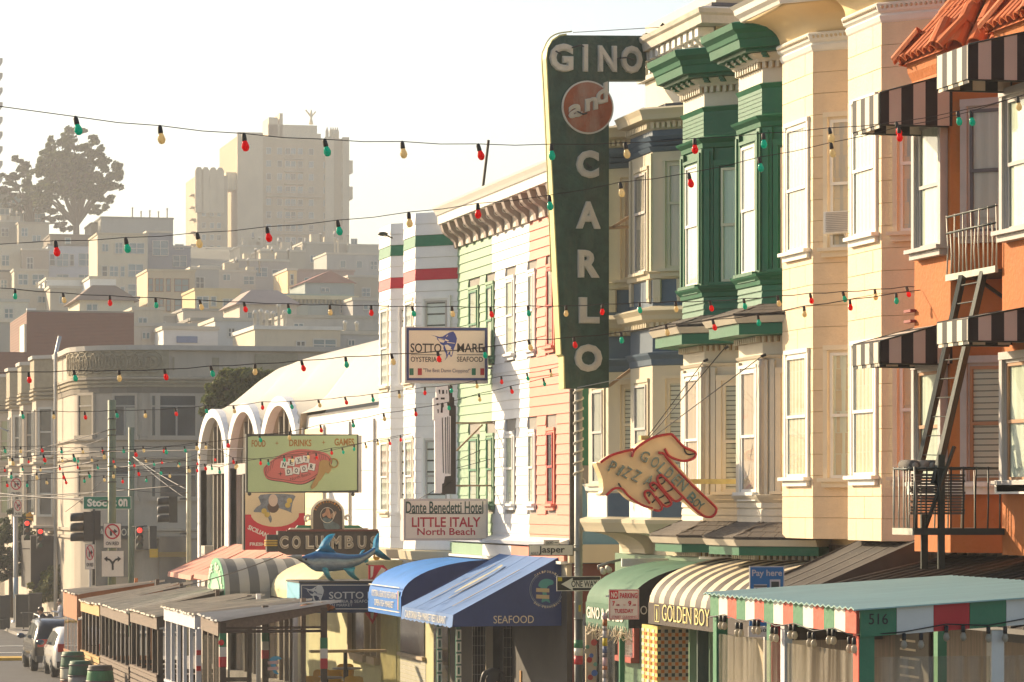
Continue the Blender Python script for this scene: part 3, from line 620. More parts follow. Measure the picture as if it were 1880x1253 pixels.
# green Victorian at the left edge
vg = thing('victorian_house', (2, 196, -6), 'pale green and white Victorian house front at the left edge', 'house')
MB().box(-.6, 8, 191, 203, -6, zat(722, 0, 195)).build('wall', mat('mint', (.22, .34, .28), .8), vg)
MB().sweep([(-.6, 203), (-.6, 191), (8, 191)], [(0, zat(735, 0, 195)), (.5, zat(728, 0, 195)), (.6, zat(716, 0, 195)), (0, zat(714, 0, 195))]).build('cornice', mat('white_paint', (.62, .6, .54), .7, dirt=.15), vg)
for z in (2.9, 1.2, -1.4): MB().sweep([(-.6, 203), (-.6, 191), (8, 191)], [(0, z), (.2, z), (.2, z+.5), (0, z+.5)]).build('moulding', mat('white_paint'), vg)
for z0, z1 in ((3.6, 5.6), (-.7, .9)):
    for px in (2, 16): 
        f2 = Fr((onY(px, 191), 191), (onY(px+9, 191), 191)); wo = MB().fb(f2, -.1, f2.L+.1, z0-.1, z1+.1, 0, .08).build('window', mat('white_paint'), vg); MB().fb(f2, 0, f2.L, z0, z1, .08, .1).build('pane', dwin, wo)

# small trees on the far corner
tree('street_tree', (onY(20, 166), 166, -5.85), 5.5, None, 'dark dense street tree behind the left signal pole', n=6000, size=.13, r=.12, lit=(0, 2, 2), seed=21, clumps=[(0, 0, 3.6, 1.3, 1.1), (-1, 0, 2.8, 1.2, 1.), (1.1, 0, 2.9, 1.1, 1.0), (.2, 0, 4.6, .9, .8), (-1.6, 0, 3.8, .9, .9)], group='trees on the far corner')
tree('street_tree', (onY(108, 158), 158, -5.85), 3.6, None, 'yellow-green bushy young tree at the outdoor tables', n=6000, size=.1, r=.08, lit=(0, 1, 3, 3), seed=22, clumps=[(0, 0, 1.9, .9, .7), (-.7, 0, 1.6, .7, .6), (.8, 0, 1.7, .7, .6), (.1, 0, 2.5, .6, .4)], group='trees on the far corner')
tree('street_tree', (onY(140, 160), 160, -5.85), 3., None, 'smaller sparse young tree right of the bushy one', n=2500, size=.1, r=.07, lit=(0, 1, 2), seed=23, clumps=[(0, 0, 1.7, .6, .6), (.5, 0, 1.4, .5, .5)], group='trees on the far corner')
q = atF(440, 760, 138)
tree('street_tree', (q.x, q.y, -5.9), 11, None, 'leafy green tree with sunlit top between corner block and white dome', n=20000, size=.13, r=.3, lit=(0, 1, 3, 1), seed=31,  # lightest leaf colour mixed in to stand for sunlit leaves
     clumps=[((px-440)*.023, 0, (922-py)/FL*138+5.9, rx*.023, rz*.023) for px, py, rx, rz in ((420, 700, 26, 18), (455, 692, 30, 14), (395, 722, 26, 20), (440, 725, 34, 22), (490, 694, 24, 12), (385, 750, 16, 16), (480, 725, 34, 22), (510, 705, 16, 14), (420, 760, 36, 26), (415, 686, 12, 8))])
# ================================================================== the row of painted fronts
white = mat('white_trim', (.74, .72, .66), .45, .05, 3, .06, dirt=.12, dirtcol=(.4, .36, .3))
pane_m = glass('window_pane'); dark_sheet = mat('unlit_dark', (.035, .032, .03), .9, .3, 1, 0)
cur_m = [mat('curtain_%d' % i, c, .9, .22, 1.2, .4, 9, stretch=(7, 7, .25), transl=.1) for i, c in enumerate(((.80, .79, .66), (.60, .50, .40), (.52, .50, .44), (.72, .55, .44), (.72, .75, .62)))]
blind_m = mat('blind_slat', (.52, .49, .41), .6, .06, 2, 0)
def window(par, fr, a0, a1, z0, z1, case=None, sash=None, cur=0, cw=.07, cp=.07, sill=True, split=.5, blind=False, bare=False, hood=0, lit=None):
    case = case or white; sash = sash or white
    w = MB(); w.fb(fr, a0, a0+cw, z0, z1-cw, 0, cp); w.fb(fr, a1-cw, a1, z0, z1-cw, 0, cp); w.fb(fr, a0, a1, z1-cw, z1, 0, cp+.01)
    w.fb(fr, a0+cw, a0+cw+.03, z0, z1-cw, 0, cp*.6); w.fb(fr, a1-cw-.03, a1-cw, z0, z1-cw, 0, cp*.6); w.fb(fr, a0+cw+.03, a1-cw-.03, z1-cw-.04, z1-cw, 0, cp*.6)
    if hood: w.fb(fr, a0-.04, a1+.04, z1, z1+.06, 0, cp+.05); w.fb(fr, a0-.07, a1+.07, z1+.06, z1+.1, 0, cp+.09)
    o = w.build('window', case, par)
    if sill:
        s = MB(); s.fb(fr, a0-.06, a1+.06, z0-.05, z0, 0, cp+.08); s.fb(fr, a0-.02, a1+.02, z0-.13, z0-.05, 0, cp+.02); s.build('sill', case, o)
    b0, b1, t0, t1 = a0+cw+.03, a1-cw-.03, z0, z1-cw-.04; zm = t0+(t1-t0)*split; r = .04
    MB().fb(fr, b0, b1, t0, t1, 0, .008).build('dark_sheet', dark_sheet, o)  # flat dark sheet stands in for the unlit interior
    for (u0, u1, oo) in ((t0, zm+.02, .022), (zm-.02, t1, .032)):
        q = MB(); q.fb(fr, b0, b0+r, u0, u1, .018, oo+.016); q.fb(fr, b1-r, b1, u0, u1, .018, oo+.016)
        q.fb(fr, b0+r, b1-r, u0, u0+r*1.1, .018, oo+.016); q.fb(fr, b0+r, b1-r, u1-r, u1, .018, oo+.016); q.build('sash', sash, o)
        MB().add([fr.pt(b0+r, u0+r, oo), fr.pt(b1-r, u0+r, oo), fr.pt(b1-r, u1-r, oo), fr.pt(b0+r, u1-r, oo)], [(0, 1, 2, 3)]).build('pane', pane_m, o)
    if blind:
        n = int((t1-t0)/.075); bl = MB()
        for i in range(n): bl.fb(fr, b0+.02, b1-.02, t0+i*.075+.008, t0+i*.075+.068, .009, .014+.003*(i % 2))
        bl.build('blind', blind_m, o)
    elif not bare:
        c = MB(); n = max(6, int((b1-b0)/.05)); vs = []; lo = t0 if cur % 2 == 0 else t0+(t1-t0)*.0
        for i in range(n+1):
            a = b0+(b1-b0)*i/n; oo = .0135+.004*sin(i*2.1+cur)
            vs += [fr.pt(a, lo, oo), fr.pt(a, t1, oo)]
        c.add(vs, [(2*i, 2*i+1, 2*i+3, 2*i+2) for i in range(n)], 0, True); c.build('curtain', cur_m[cur % 5], o)
    return o
def bay_path(y1, y0, b, back=0.): return [(-back, y1+b-back), (-b, y1), (-b, y0), (-back, y0-b+back)]
def joined(bays, ya, yb):
    p = [(0, ya)]
    for q in bays: p += q
    return p+[(0, yb)]
def mould(par, path, prof, m, name='moulding'): return MB().sweep(path, prof).build(name, m, par)
def dentils(par, path, z0, z1, o0, o1, step, w, m, name='dentils', segs=None):
    b = MB(); c = 0
    for i in range(len(path)-1):
        if segs and i not in segs: continue
        fr = Fr(path[i], path[i+1]); n = int(fr.L/step)
        for k in range(n):
            a = (k+.5)*fr.L/n; b.fb(fr, a-w/2, a+w/2, z0, z1, o0, o1); c += 1
    return b.build(name, m, par, kind='stuff')

# ------------------------------------------------------------------ orange house, nearest
orange = mat('orange_stucco', (.42, .122, .018), .8, .10, 1.5, .5, 16, dirt=.15, dirtcol=(.35, .12, .05)); greyt = mat('grey_trim', (.42, .39, .36), .6, .12, 3, .2, dirt=.3)
tile_m = mat('clay_tile', (.48, .115, .022), .75, .28, 2.2, .25, 14)
b1 = thing('orange_house', (3, 36, -3.6), 'orange stucco house with clay tile roof and striped window awnings, at the right edge', 'house')
yA = (onX(1679, -.8), onX(1745, -.8)); per = yA[0]-onX(1840, -.8)
yB = (yA[0]-per, yA[1]-per)
pA = bay_path(yA[0], yA[1], .8); pB = bay_path(yB[0], yB[1], .8); YB12 = yA[0]+.85
zc1 = lambda py: zat(py, -.8, yA[1])
MB().box(0, 9, 30, YB12, -4, 9.5).build('wall', orange, b1)
for p in (pA, pB):
    o = MB().prism([(.2, p[0][1])]+p+[(.2, p[3][1])], zc1(1015), zc1(92)).build('bay', orange, b1)
    MB().sweep(p, [(0, zc1(145)), (.05, zc1(135)), (.03, zc1(128)), (.08, zc1(112)), (.1, zc1(92)), (0, zc1(92))]).build('moulding', orange, o)
    # hip roof clad in barrel tiles
    zr = zc1(92)+.02; pitch = radians(47); rb = MB(); ex = .16
    tp = 1.5
    ins = [(.75, p[0][1]), (.55, (p[1][1]+p[2][1])/2+.15), (.55, (p[1][1]+p[2][1])/2-.15), (.75, p[3][1])]
    segs = [Fr(p[i], p[i+1]) for i in range(3)]
    for k, fr in enumerate(segs):
        run = 1.15
        rb.add([fr.pt(-ex, zr-.05, ex), fr.pt(fr.L+ex, zr-.05, ex), fr.pt(fr.L-.45, zr+1.25, -run), fr.pt(.45, zr+1.25, -run)], [(0, 1, 2, 3)])
    rb.build('roof', tile_m, b1)
    up = .43
    for k, fr in enumerate(segs):
        st = .235 if k == 1 else .27; n = int(round((fr.L+.25)/st))
        for row in range(5):
            r0 = -ex-.03+row*.27; z0 = zr-.02+(row*.27)*1.08
            for i in range(n+1):
                a = -.12+i*(fr.L+.24)/n; cut = .42*(row*.27)
                if a < -.14+cut or a > fr.L+.14-cut: continue
                jit = R.uniform(-.012, .012); rad = .105 if k == 1 else .125; m_ = MB(); V = []
                for (dr, dz, rr) in ((0, 0, rad), (.34, .34*1.08, rad*.85)):
                    for j in range(7):
                        t = pi*j/6; V.append(fr.pt(a+jit+rr*cos(t), z0+dz+rr*sin(t)*.75, -(r0+dr)+rr*sin(t)*.55))
                    for j in range(7):
                        t = pi-pi*j/6; rr2 = rr-.018; V.append(fr.pt(a+jit+rr2*cos(t), z0+dz+rr2*sin(t)*.75, -(r0+dr)+rr2*sin(t)*.55))
                m_.add(V, [(j, (j+1) % 14, (j+1) % 14+14, j+14) for j in range(14)]+[tuple(range(14))[::-1], tuple(range(14, 28))])
                m_.build('roof_tile', tile_m, b1)
    for c in (1, 2):      # hip ridge tiles
        q0 = Vector((p[c][0]-ex, p[c][1]+(.07 if c == 1 else -.07), zr+.03)); q1 = Vector((.35, (p[1][1]+p[2][1])/2+(.15 if c == 1 else -.15), zr+1.25))
        for k in range(4):
            m_ = MB(); m_.tube([q0.lerp(q1, k*.25), q0.lerp(q1, k*.25+.29)], [.10, .075], 8); m_.build('ridge_tile', tile_m, b1)
brown = mat('brown_sash', (.36, .19, .09), .6)
for p, nm in ((pA, 0), (pB, 1)):
    f, s = Fr(p[1], p[2]), Fr(p[2], p[3])
    window(b1, f, .14, f.L-.1, zc1(448), zc1(200), greyt, greyt, 4, cw=.09, cp=.10)
    window(b1, s, .16, .98, zc1(430), zc1(186), greyt, mat('dark_sash', (.1, .1, .11), .5), 2, cw=.09)
    window(b1, f, .14, f.L-.1, zc1(885), zc1(660), greyt, brown, 4, cw=.09, cp=.10)
    window(b1, s, .16, .98, zc1(884), zc1(655), greyt, brown, 0, cw=.09, blind=True)
    s_ = MB(); s_.fb(s, .05, 1.08, zc1(908), zc1(884), 0, .1); s_.fb(s, .02, 1.1, zc1(894), zc1(886), .1, .16); s_.build('sill_moulding', white, b1)
    s_ = MB(); s_.fb(f, .05, f.L, zc1(908), zc1(884), 0, .12); s_.build('sill_moulding', white, b1)
# fire escape
iron = mat('green_iron', (.022, .032, .026), .5, .2, 8, .1, metal=.2); iron_sun = mat('iron_sunlit', (.42, .42, .34), .5, .2, 6, .1)  # second iron is a pale copy, coloured as sunlit on the street side
fe = thing('fire_escape', (-1, 37.6, -.5), 'dark green iron fire escape with two railed landings on the orange house', 'fire escape')
yf, yn = yA[1]-.03, yB[0]+.03
def rail(par, pts, z0, z1, mid, n, r=.011, bent=True, m=iron, ml=iron_sun):
    """railing along a plan path; each picket a part"""
    frs = [Fr(a, b) for a, b in zip(pts, pts[1:])]; h = MB()
    for f in frs:
        for z in ([z1]+([mid] if mid else [])): h.tube([f.pt(0, z, 0), f.pt(f.L*.5, z+R.uniform(-.01, .01), R.uniform(-.02, .02)), f.pt(f.L, z, 0)], r*1.3, 6)
    h.build('handrail', iron, par)
    for f in frs:
        k = max(2, int(f.L/n))
        for i in range(k+1):
            a = f.L*i/k; zt_ = (mid if (mid and i % 2) else z1); MB().tube([f.pt(a, z0, 0), f.pt(a+R.uniform(-.01, .01), (z0+zt_)/2, R.uniform(-.02, .02)*bent), f.pt(a+R.uniform(-.012, .012), zt_+.02, 0)], r, 5).build('picket', m, par)
        MB().fb(f, 0, f.L, z0-.05, z0+.03, -.02, .02).build('landing_edge', ml, par)
rail(fe, [(-.86, yf), (-.86, yn)], zc1(510), zc1(400), zc1(430), .13, m=iron_sun)
MB().box(-.84, .0, yn, yf, zc1(510)-.04, zc1(510)-.01).build('landing', iron, fe)
Xp = -1.9; yq = onX(1678, Xp); yp2 = onX(1641, Xp); zL = zat(975, Xp, yq)
rail(fe, [(-.85, yp2), (Xp, yp2), (Xp, yq)], zL, zat(860, Xp, yq), None, .16, m=iron_sun)
rail(fe, [(Xp, yq), (-.55, yq-.15)], zL, zat(860, Xp, yq), None, .14, m=iron, ml=iron)
MB().slab([(-.8, yp2, zL-.03), (Xp, yp2, zL-.03), (Xp, yq, zL-.03), (-.55, yq-.15, zL-.03)], (0, 0, .025)).build('landing', iron, fe)
def Pq(px, py, X): return P(px, py, X)
for (a, b_) in (((1767, 508, -.95), (1682, 888, -1.75)), ((1806, 500, -.85), (1716, 890, -1.62))):
    MB().bar(P(*a), P(*b_), .06, .09).build('stringer', iron, fe)
A_, B_ = (P(1767, 508, -.95), P(1682, 888, -1.75)), (P(1806, 500, -.85), P(1716, 890, -1.62))
for k in range(11):
    t = (k+.5)/11; MB().bar(A_[0].lerp(A_[1], t), B_[0].lerp(B_[1], t), .05, .012).build('tread', iron, fe)
for px, py0, py1 in ((1697, 945, 1045), (1728, 835, 1045)):
    MB().bar(P(px, py0, -1.55), P(px, py1, -1.55), .085, .03).build('ladder_rail', iron, fe)
MB().bar(P(1752, 820, -1.45), P(1700, 968, -1.7), .05, .03).build('brace', iron, fe)
for z in (zc1(470),): MB().bar((-.05, (yf+yn)/2, zc1(590)), (-.84, (yf+yn)/2, zc1(515)), .04).build('brace', iron, fe)
# slatted panels and rolled mats kept on the lower landing
sp = thing('slatted_panels', (-1.6, yq+.1, zL), 'leaning grey slatted timber panel standing on the lower fire escape landing', 'panel')
wgrey = mat('weathered_slat', (.13, .105, .085), .9, .35, 3, .3, stretch=(1, 1, 9))
fr = Fr((onY(1672, yq+.1), yq+.1), (onY(1768, yq+.1), yq+.1))
for i in range(14):
    z = zat(945-5.4*i, Xp, yq); MB().fb(fr, R.uniform(-.02, .02), fr.L+R.uniform(-.02, .02), z, z+.028, .0+.008*(i % 2), .03+.01*(i % 2)).build('slat', wgrey, sp)
MB().fb(fr, .05, .09, zL, zat(868, Xp, yq), -.03, 0).build('frame', iron, sp)
rm = mat('mat_roll', (.34, .30, .24), .9, .2, 6, .3)
for i in range(4):
    x = 1680+16*i; a = Q(x, 866, yq+.15); t = thing('rolled_mat', a, '%s rolled mat end lying on the fire escape rail' % ('leftmost dark', 'second pale', 'third grey', 'rightmost hollow')[i], 'rolled mat', 'rolled mats on the landing')
    r_ = .07; MB().tube([a+Vector((0, 0, .07)), a+Vector((.05, .55, .08))], r_, 10).build('roll', rm if i % 2 else mat('mat_dark', (.1, .09, .08), .9), t); MB().tube([a+Vector((0, -.004, .07)), a+Vector((0, .02, .07))], r_*.6, 8).build('core', dark_sheet if i == 3 else rm, t)  # dark core colour stands for the shade inside the hollow roll
# striped awnings over the orange house windows
aw_m = smat('awning_bw', [(.16, (.60, .53, .44)), (.16, (.010, .009, .010))], 'X', .75, off=.02, transl=.10)
aw_y = smat('awning_bw_sunlit', [(.16, (.72, .66, .52)), (.16, (.02, .02, .02))], 'Y', .75, off=.05, transl=.10)  # lighter copy of the stripes, coloured for the sunlit street-side valance
def box_awning(p, pyt_w, pyt_f, pyb, which, label):
    f = Fr(p[1], p[2]); y1, y0 = p[1][1]-.3, p[2][1]-.02; zb, zf, zw = zc1(pyb), zc1(pyt_f), zc1(pyt_w); X0, X1 = -1.74, -.8-.13
    t = thing('window_awning', (-1.3, (y0+y1)/2, zb), label, 'awning', 'striped window awnings on the orange house')
    MB().slab([(X1, y1, zw), (X0, y1, zf), (X0, y0, zf), (X1, y0, zw)], (0, 0, .012)).build('canopy', aw_m, t)
    for y in (y0, y1-.012): MB().slab([(X0, y, zb), (X1+.16, y, zb), (X1+.16, y, zw), (X1, y, zw), (X0, y, zf)], (0, .012, 0)).build('side_panel', aw_m, t)
    MB().box(X0-.012, X0-.001, y0, y1, zb, zf).build('valance', aw_y, t)
    k = 6
    for i in range(k): 
        MB().box(X0+.003, X0+.012, y0+(y1-y0)*i/k+.01, y0+(y1-y0)*(i+1)/k-.01, zb-.045, zb).build('scallop', aw_y, t)
    for y in (y0, y1): e = MB(); e.tube([(X1, y, zw+.01), (X0, y, zf+.01), (X0, y, zb-.01), (X1+.1, y, zb-.01)], .012, 5); e.build('frame', iron, t)
    return t
box_awning(pA, 143, 176, 232, 0, 'striped awning over the top floor window of the left orange bay')
box_awning(pA, 598, 630, 668, 1, 'striped awning over the lower window of the left orange bay, behind the ladder')
box_awning(pB, 120, 148, 205, 2, 'striped awning over the top floor window of the right orange bay')
box_awning(pB, 590, 612, 648, 3, 'striped awning over the lower window of the right orange bay, right edge')
for i, py in enumerate((571, 590, 612)):
    q = P(1682, py, -.8); MB().box(q.x-.08, q.x+.0, q.y, q.y+.25, q.z-.015, q.z+.02).build('bracket', mat('rust_red', (.22, .03, .02), .6), b1)

# ------------------------------------------------------------------ cream house of stone blocks
cream = mat('cream_block', (.72, .54, .34), .6, .09, 2, .35, 30, dirt=.22, dirtcol=(.4, .28, .15)); cream_c = mat('cream_joint', (.48, .33, .16), .8, .1, 2, .1)
creamp = mat('cream_plaster', (.74, .57, .32), .55, .06, 1.5, .15, 20)
b2 = thing('cream_house', (3, 43, -4), 'cream block-faced house with two tall window bays and a coved cornice', 'house')
y1A, y0A = onX(1438, -.7), onX(1494, -.7); y1B, y0B = onX(1558.5, -.7), onX(1620, -.7)
qA, qB = bay_path(y1A, y0A, .7), bay_path(y1B, y0B, .7); YB23 = qA[0][1]+.04
zc2 = lambda py: zat(py, -.7, y0A)
MB().box(0, 9, YB12, YB23, -4, 9.2).build('wall', creamp, b2)
ZB2 = zc2(990)
for bi, p in enumerate((qA, qB)):
    o = MB().prism([(.2, p[0][1])]+p+[(.2, p[3][1])], ZB2, zc2(92)).build('bay', cream_c, b2)
    nc = 23; h = (zc2(95)-ZB2)/nc
    wins = [(zc2(455), zc2(212)), (zc2(876), zc2(638))]
    for si, (a, c) in enumerate(((0, 1), (1, 2), (2, 3))):
        f = Fr(p[a], p[c])
        for k in range(nc):
            z0, z1 = ZB2+k*h+.004, ZB2+(k+1)*h-.004; cuts = [0, f.L*.5, f.L] if k % 2 else [0, f.L*.25, f.L*.75, f.L]
            if si == 2: cuts = [0, f.L*.68, f.L] if k % 2 else [0, f.L]
            if si == 0: cuts = [0, f.L]
            for c0, c1 in zip(cuts, cuts[1:]):
                MB().fb(f, c0+(.004 if c0 else 0), c1-(.004 if c1 < f.L else 0), z0, z1, 0, .012+R.uniform(0, .003)).build('block', cream, b2)
    f, s = Fr(p[1], p[2]), Fr(p[2], p[3])
    for wi, (z0, z1) in enumerate(wins):
        window(b2, f, .18, f.L-.14, z0, z1, cur=0 if wi else 4, cp=.05, cw=.06, split=.5)
        window(b2, s, .18, .90, z0-.02, z1+.02, mat('cream_trim', (.70, .60, .44), .55), cur=(1, 0, 2, 1)[wi+2*bi], cp=.07, split=.5)
# air conditioner
f = Fr(qA[2], qA[3]); ac = thing('air_conditioner', Vector(f.pt(.5, zc2(432), .1)), 'small boxy air conditioner in the upper side window of the cream bay', 'air conditioner')
m = MB(); m.fb(f, .30, .84, zc2(434), zc2(394), .05, .30); m.build('case', white, ac)
for i in range(11): MB().fb(f, .34, .80, zc2(431)+.026*i, zc2(431)+.026*i+.014, .30, .312).build('louvre', greyt, ac)
MB().bar(f.pt(.62, zc2(434), .26), f.pt(.66, zc2(470), .03), .04).build('strut', white, ac)
P2 = joined([qA, qB], YB23, YB12)
mould(b2, P2, [(0, zc2(97)), (.03, zc2(92)), (.05, zc2(84)), (.03, zc2(80)), (.07, zc2(76)), (.1, zc2(64)), (.08, zc2(61)), (0, zc2(61))], white)
# egg and dart row
for i, (a, c) in enumerate(zip(P2, P2[1:])):
    f = Fr(a, c)
    if f.L < .3: continue
    n = int(f.L/.07); e = MB()
    for k in range(n): e.ball(f.pt((k+.5)*f.L/n, zc2(69), .085), .026, 6, 4)
    e.build('egg_and_dart', mat('old_cream', (.55, .47, .33), .7), b2)
cz = [(.04+ .5*(1-cos(pi*.5*k/7)), zc2(60)+(zc2(14)-zc2(60))*sin(pi*.5*k/7)) for k in range(8)]
MB().sweep(P2, [(0, zc2(60))]+cz+[(0, zc2(13))]).build('cove', creamp, b2, smooth=True)
mould(b2, P2, [(.3, zc2(14)), (.58, zc2(14)), (.6, zc2(8)), (.66, zc2(2)), (.68, zc2(-8)), (.74, zc2(-14)), (.2, zc2(-16))], white, 'fascia')

# ------------------------------------------------------------------ green and white house
green = mat('green_paint', (.010, .125, .058), .42, .12, 2, .15, 12, spec=.4, dirt=.15, dirtcol=(.03, .09, .05)); offw = mat('off_white', (.60, .54, .43), .5, .08, 2, .12, 12, dirt=.25, dirtcol=(.35, .29, .2)); gold = mat('gold_dentil', (.33, .17, .02), .55)
shing = mat('shingle', (.10, .085, .07), .85, .35, 1.5, .4, 20)
b3 = thing('green_house', (3, 48.5, -4.2), 'house with dark green upper bays, off-white lower bays and shingled skirts', 'house')
y1, y0 = onX(1254.5, -.8), onX(1293, -.8); u1, u0 = onX(1356.3, -.8), onX(1400, -.8)
gA, gB = bay_path(y1, y0, .8), bay_path(u1, u0, .8); YB34 = gA[0][1]+.03
zc3 = lambda py: zat(py, -.8, y0); P3 = joined([gA, gB], YB34, YB23)
MB().box(0, 9, YB23, YB34, -4.5, zc3(110)).build('wall', offw, b3)
def shingles(par, path, zt, zb, out, rows=3):
    """tapered skirt roof laid with single shingles"""
    mould(par, path, [(0, zt), (out, zb+.02), (out, zb), (0, zb)], shing, 'skirt_roof')
    for si in (0, 1, 2):
        f = Fr(path[si], path[si+1]); n = max(4, int((f.L+out*.7)/.2))
        for r_ in range(rows):
            t0, t1 = r_/rows, (r_+1)/rows
            for k in range(n):
                o1, o0 = out*(1-t0), out*(1-t1); e0 = .41*o1; a0, a1 = -e0+(f.L+2*e0)*(k+.02+.5*(r_ % 2))/n, -e0+(f.L+2*e0)*(k+.98+.5*(r_ % 2))/n
                if si == 0: a0, a1 = max(a0, 0), max(a1, 0)
                a1 = min(a1, f.L+e0); 
                if a1-a0 < .03: continue
                zz0, zz1 = zb+(zt-zb)*t0+.028, zb+(zt-zb)*t1+.03
                MB().slab([f.pt(a0, zz0, o1+.02), f.pt(a1, zz0, o1+.02), f.pt(a1*1., zz1, o0), f.pt(a0, zz1, o0)], (0, 0, .016)).build('shingle', shing, par)
GP = [offw, green]
for bi, p in enumerate((gA, gB)):
    def band(ya, yb_, m, off=0., nm='bay'):
        q = [(.2, p[0][1])]+[(x-(off if 0 < i < 3 else 0), y) for i, (x, y) in enumerate(p)]+[(.2, p[3][1])]
        return MB().prism(q, zc3(ya), zc3(yb_)).build(nm, m, b3)
    band(1022, 652, offw); band(652, 640, offw); band(600, 196, green); band(640, 600, offw); band(196, 150, offw)
    # upper floor
    mould(b3, p, [(0, zc3(208)), (.02, zc3(204)), (.05, zc3(198)), (0, zc3(196))], green)
    mould(b3, p, [(0, zc3(274)), (.03, zc3(272)), (.04, zc3(264)), (.1, zc3(258)), (.12, zc3(254)), (0, zc3(250))], green)
    mould(b3, p, [(0, zc3(548)), (.04, zc3(545)), (.05, zc3(538)), (.11, zc3(531)), (.13, zc3(526)), (0, zc3(524))], green)
    for py in (556, 568, 580, 590): mould(b3, p, [(0, zc3(py)), (.02, zc3(py)), (.012, zc3(py-9)), (0, zc3(py-9))], green, 'board')
    f, s = Fr(p[1], p[2]), Fr(p[2], p[3])
    for (ff, a0, a1) in ((f, 0, .16), (f, f.L-.16, f.L), (s, .02, .18), (s, s.L-.2, s.L)):
        MB().fb(ff, a0, a1, zc3(524), zc3(274), 0, .05).build('pilaster', green, b3)
        MB().fb(ff, a0+.05, a1-.05, zc3(520), zc3(280), .05, .075).build('pilaster_panel', green, b3)
    gsill = window(b3, f, .17, f.L-.17, zc3(522), zc3(288), green, white, 0, cw=.05, cp=.05)
    window(b3, s, .2, .86, zc3(520), zc3(296), green, mat('cream_trim'), (4, 0)[bi], cw=.09, cp=.06)
    # top cornices
    dentils(b3, p, zc3(171), zc3(160), 0, .07, .11, .05, offw)
    dentils(b3, p, zc3(171), zc3(161), 0, .02, .11, .06, gold, 'dentil_ground')
    mould(b3, p, [(0, zc3(160)), (.08, zc3(160)), (.1, zc3(156)), (.18, zc3(150)), (.2, zc3(147)), (0, zc3(144))], offw)
    mould(b3, p, [(0, zc3(146)), (.3, zc3(146)), (.3, zc3(140)), (.4, zc3(140)), (.42, zc3(126)), (.44, zc3(124)), (.46, zc3(116)), (.52, zc3(110)), (.53, zc3(109)), (.55, zc3(98)), (.5, zc3(96)), (-.2, zc3(88))], green, 'cornice')
    for ff in (f, s):
        for k in range(4):
            a = ff.L*(k+.5)/4; b = MB(); 
            for j, (dz, oo) in enumerate(((143, .29), (147, .24), (151, .2))): b.fb(ff, a-.04, a+.04, zc3(dz+4), zc3(dz), .08, oo)
            b.build('bracket', green, b3)
    # middle skirt, fascia, frieze
    mould(b3, p, [(0, zc3(614)), (.46, zc3(614)), (.52, zc3(603)), (.1, zc3(600)), (0, zc3(598))], offw, 'gutter')
    mould(b3, p, [(0, zc3(634)), (.42, zc3(634)), (.42, zc3(615)), (0, zc3(615))], green, 'fascia')
    dentils(b3, p, zc3(645), zc3(635), 0, .09, .1, .045, offw)
    dentils(b3, p, zc3(645), zc3(635), 0, .02, .1, .055, gold, 'dentil_ground')
    shingles(b3, p, zc3(584), zc3(603), .5)
    # lower floor
    mould(b3, p, [(0, zc3(674)), (.03, zc3(672)), (.05, zc3(668)), (0, zc3(666))], offw)
    for (ff, a0, a1) in ((f, 0, .14), (f, f.L-.14, f.L), (s, .02, .1), (s, .14, .22), (s, s.L-.2, s.L)):
        MB().fb(ff, a0, a1, zc3(912), zc3(676), 0, .045).build('pilaster', offw, b3)
    c = MB(); q = f.pt(f.L+.02, 0, .02); c.lathe([(.045, zc3(908)), (.045, zc3(690)), (.06, zc3(688)), (.06, zc3(682)), (.045, zc3(680)), (.07, zc3(674))], (q[0], q[1], 0), 10); c.build('colonnette', mat('grey_trim'), b3)
    window(b3, f, .15, f.L-.16, zc3(905), zc3(682), white, white, 3, cw=.05, cp=.05, split=.46)
    window(b3, s, .24, .9, zc3(903), zc3(690), mat('cream_trim'), mat('cream_trim'), 0, cw=.09, cp=.06, blind=True, split=.46)
    mould(b3, p, [(0, zc3(925)), (.04, zc3(922)), (.1, zc3(914)), (.12, zc3(910)), (0, zc3(908))], offw)
    for py in (932, 946, 958): mould(b3, p, [(0, zc3(py)), (.03, zc3(py)), (.02, zc3(py-11)), (0, zc3(py-11))], offw, 'board')
    shingles(b3, p, zc3(961), zc3(987), .5)
    mould(b3, p, [(0, zc3(998)), (.46, zc3(998)), (.52, zc3(987)), (.1, zc3(985)), (0, zc3(984))], offw, 'gutter')
    mould(b3, p, [(0, zc3(1014)), (.42, zc3(1014)), (.42, zc3(999)), (0, zc3(999))], green, 'fascia')
    dentils(b3, p, zc3(1022), zc3(1014), 0, .12, .1, .05, offw); dentils(b3, p, zc3(1022), zc3(1014), 0, .05, .1, .055, gold, 'dentil_ground')
    # siding boards on the green front faces
    for k in range(6):
        for ff in (f, s): MB().fb(ff, .0, ff.L, zc3(250-(k+1)*7.4)+.004, zc3(250-k*7.4)-.004, 0, .01).build('board', green, b3)
MB().box(-.35, 0, YB23+.3, YB34-.2, zc3(1030), zc3(1021)).build('beam', white, b3)
for y, hh, m_, bb in ((YB34-.02, b3, offw, b3), (YB23-.02, b2, cream_c, b2)): MB().tube([(-.07, y, zc3(1020)), (-.07, y, zc3(140))], .035, 7).build('downpipe', m_, bb)

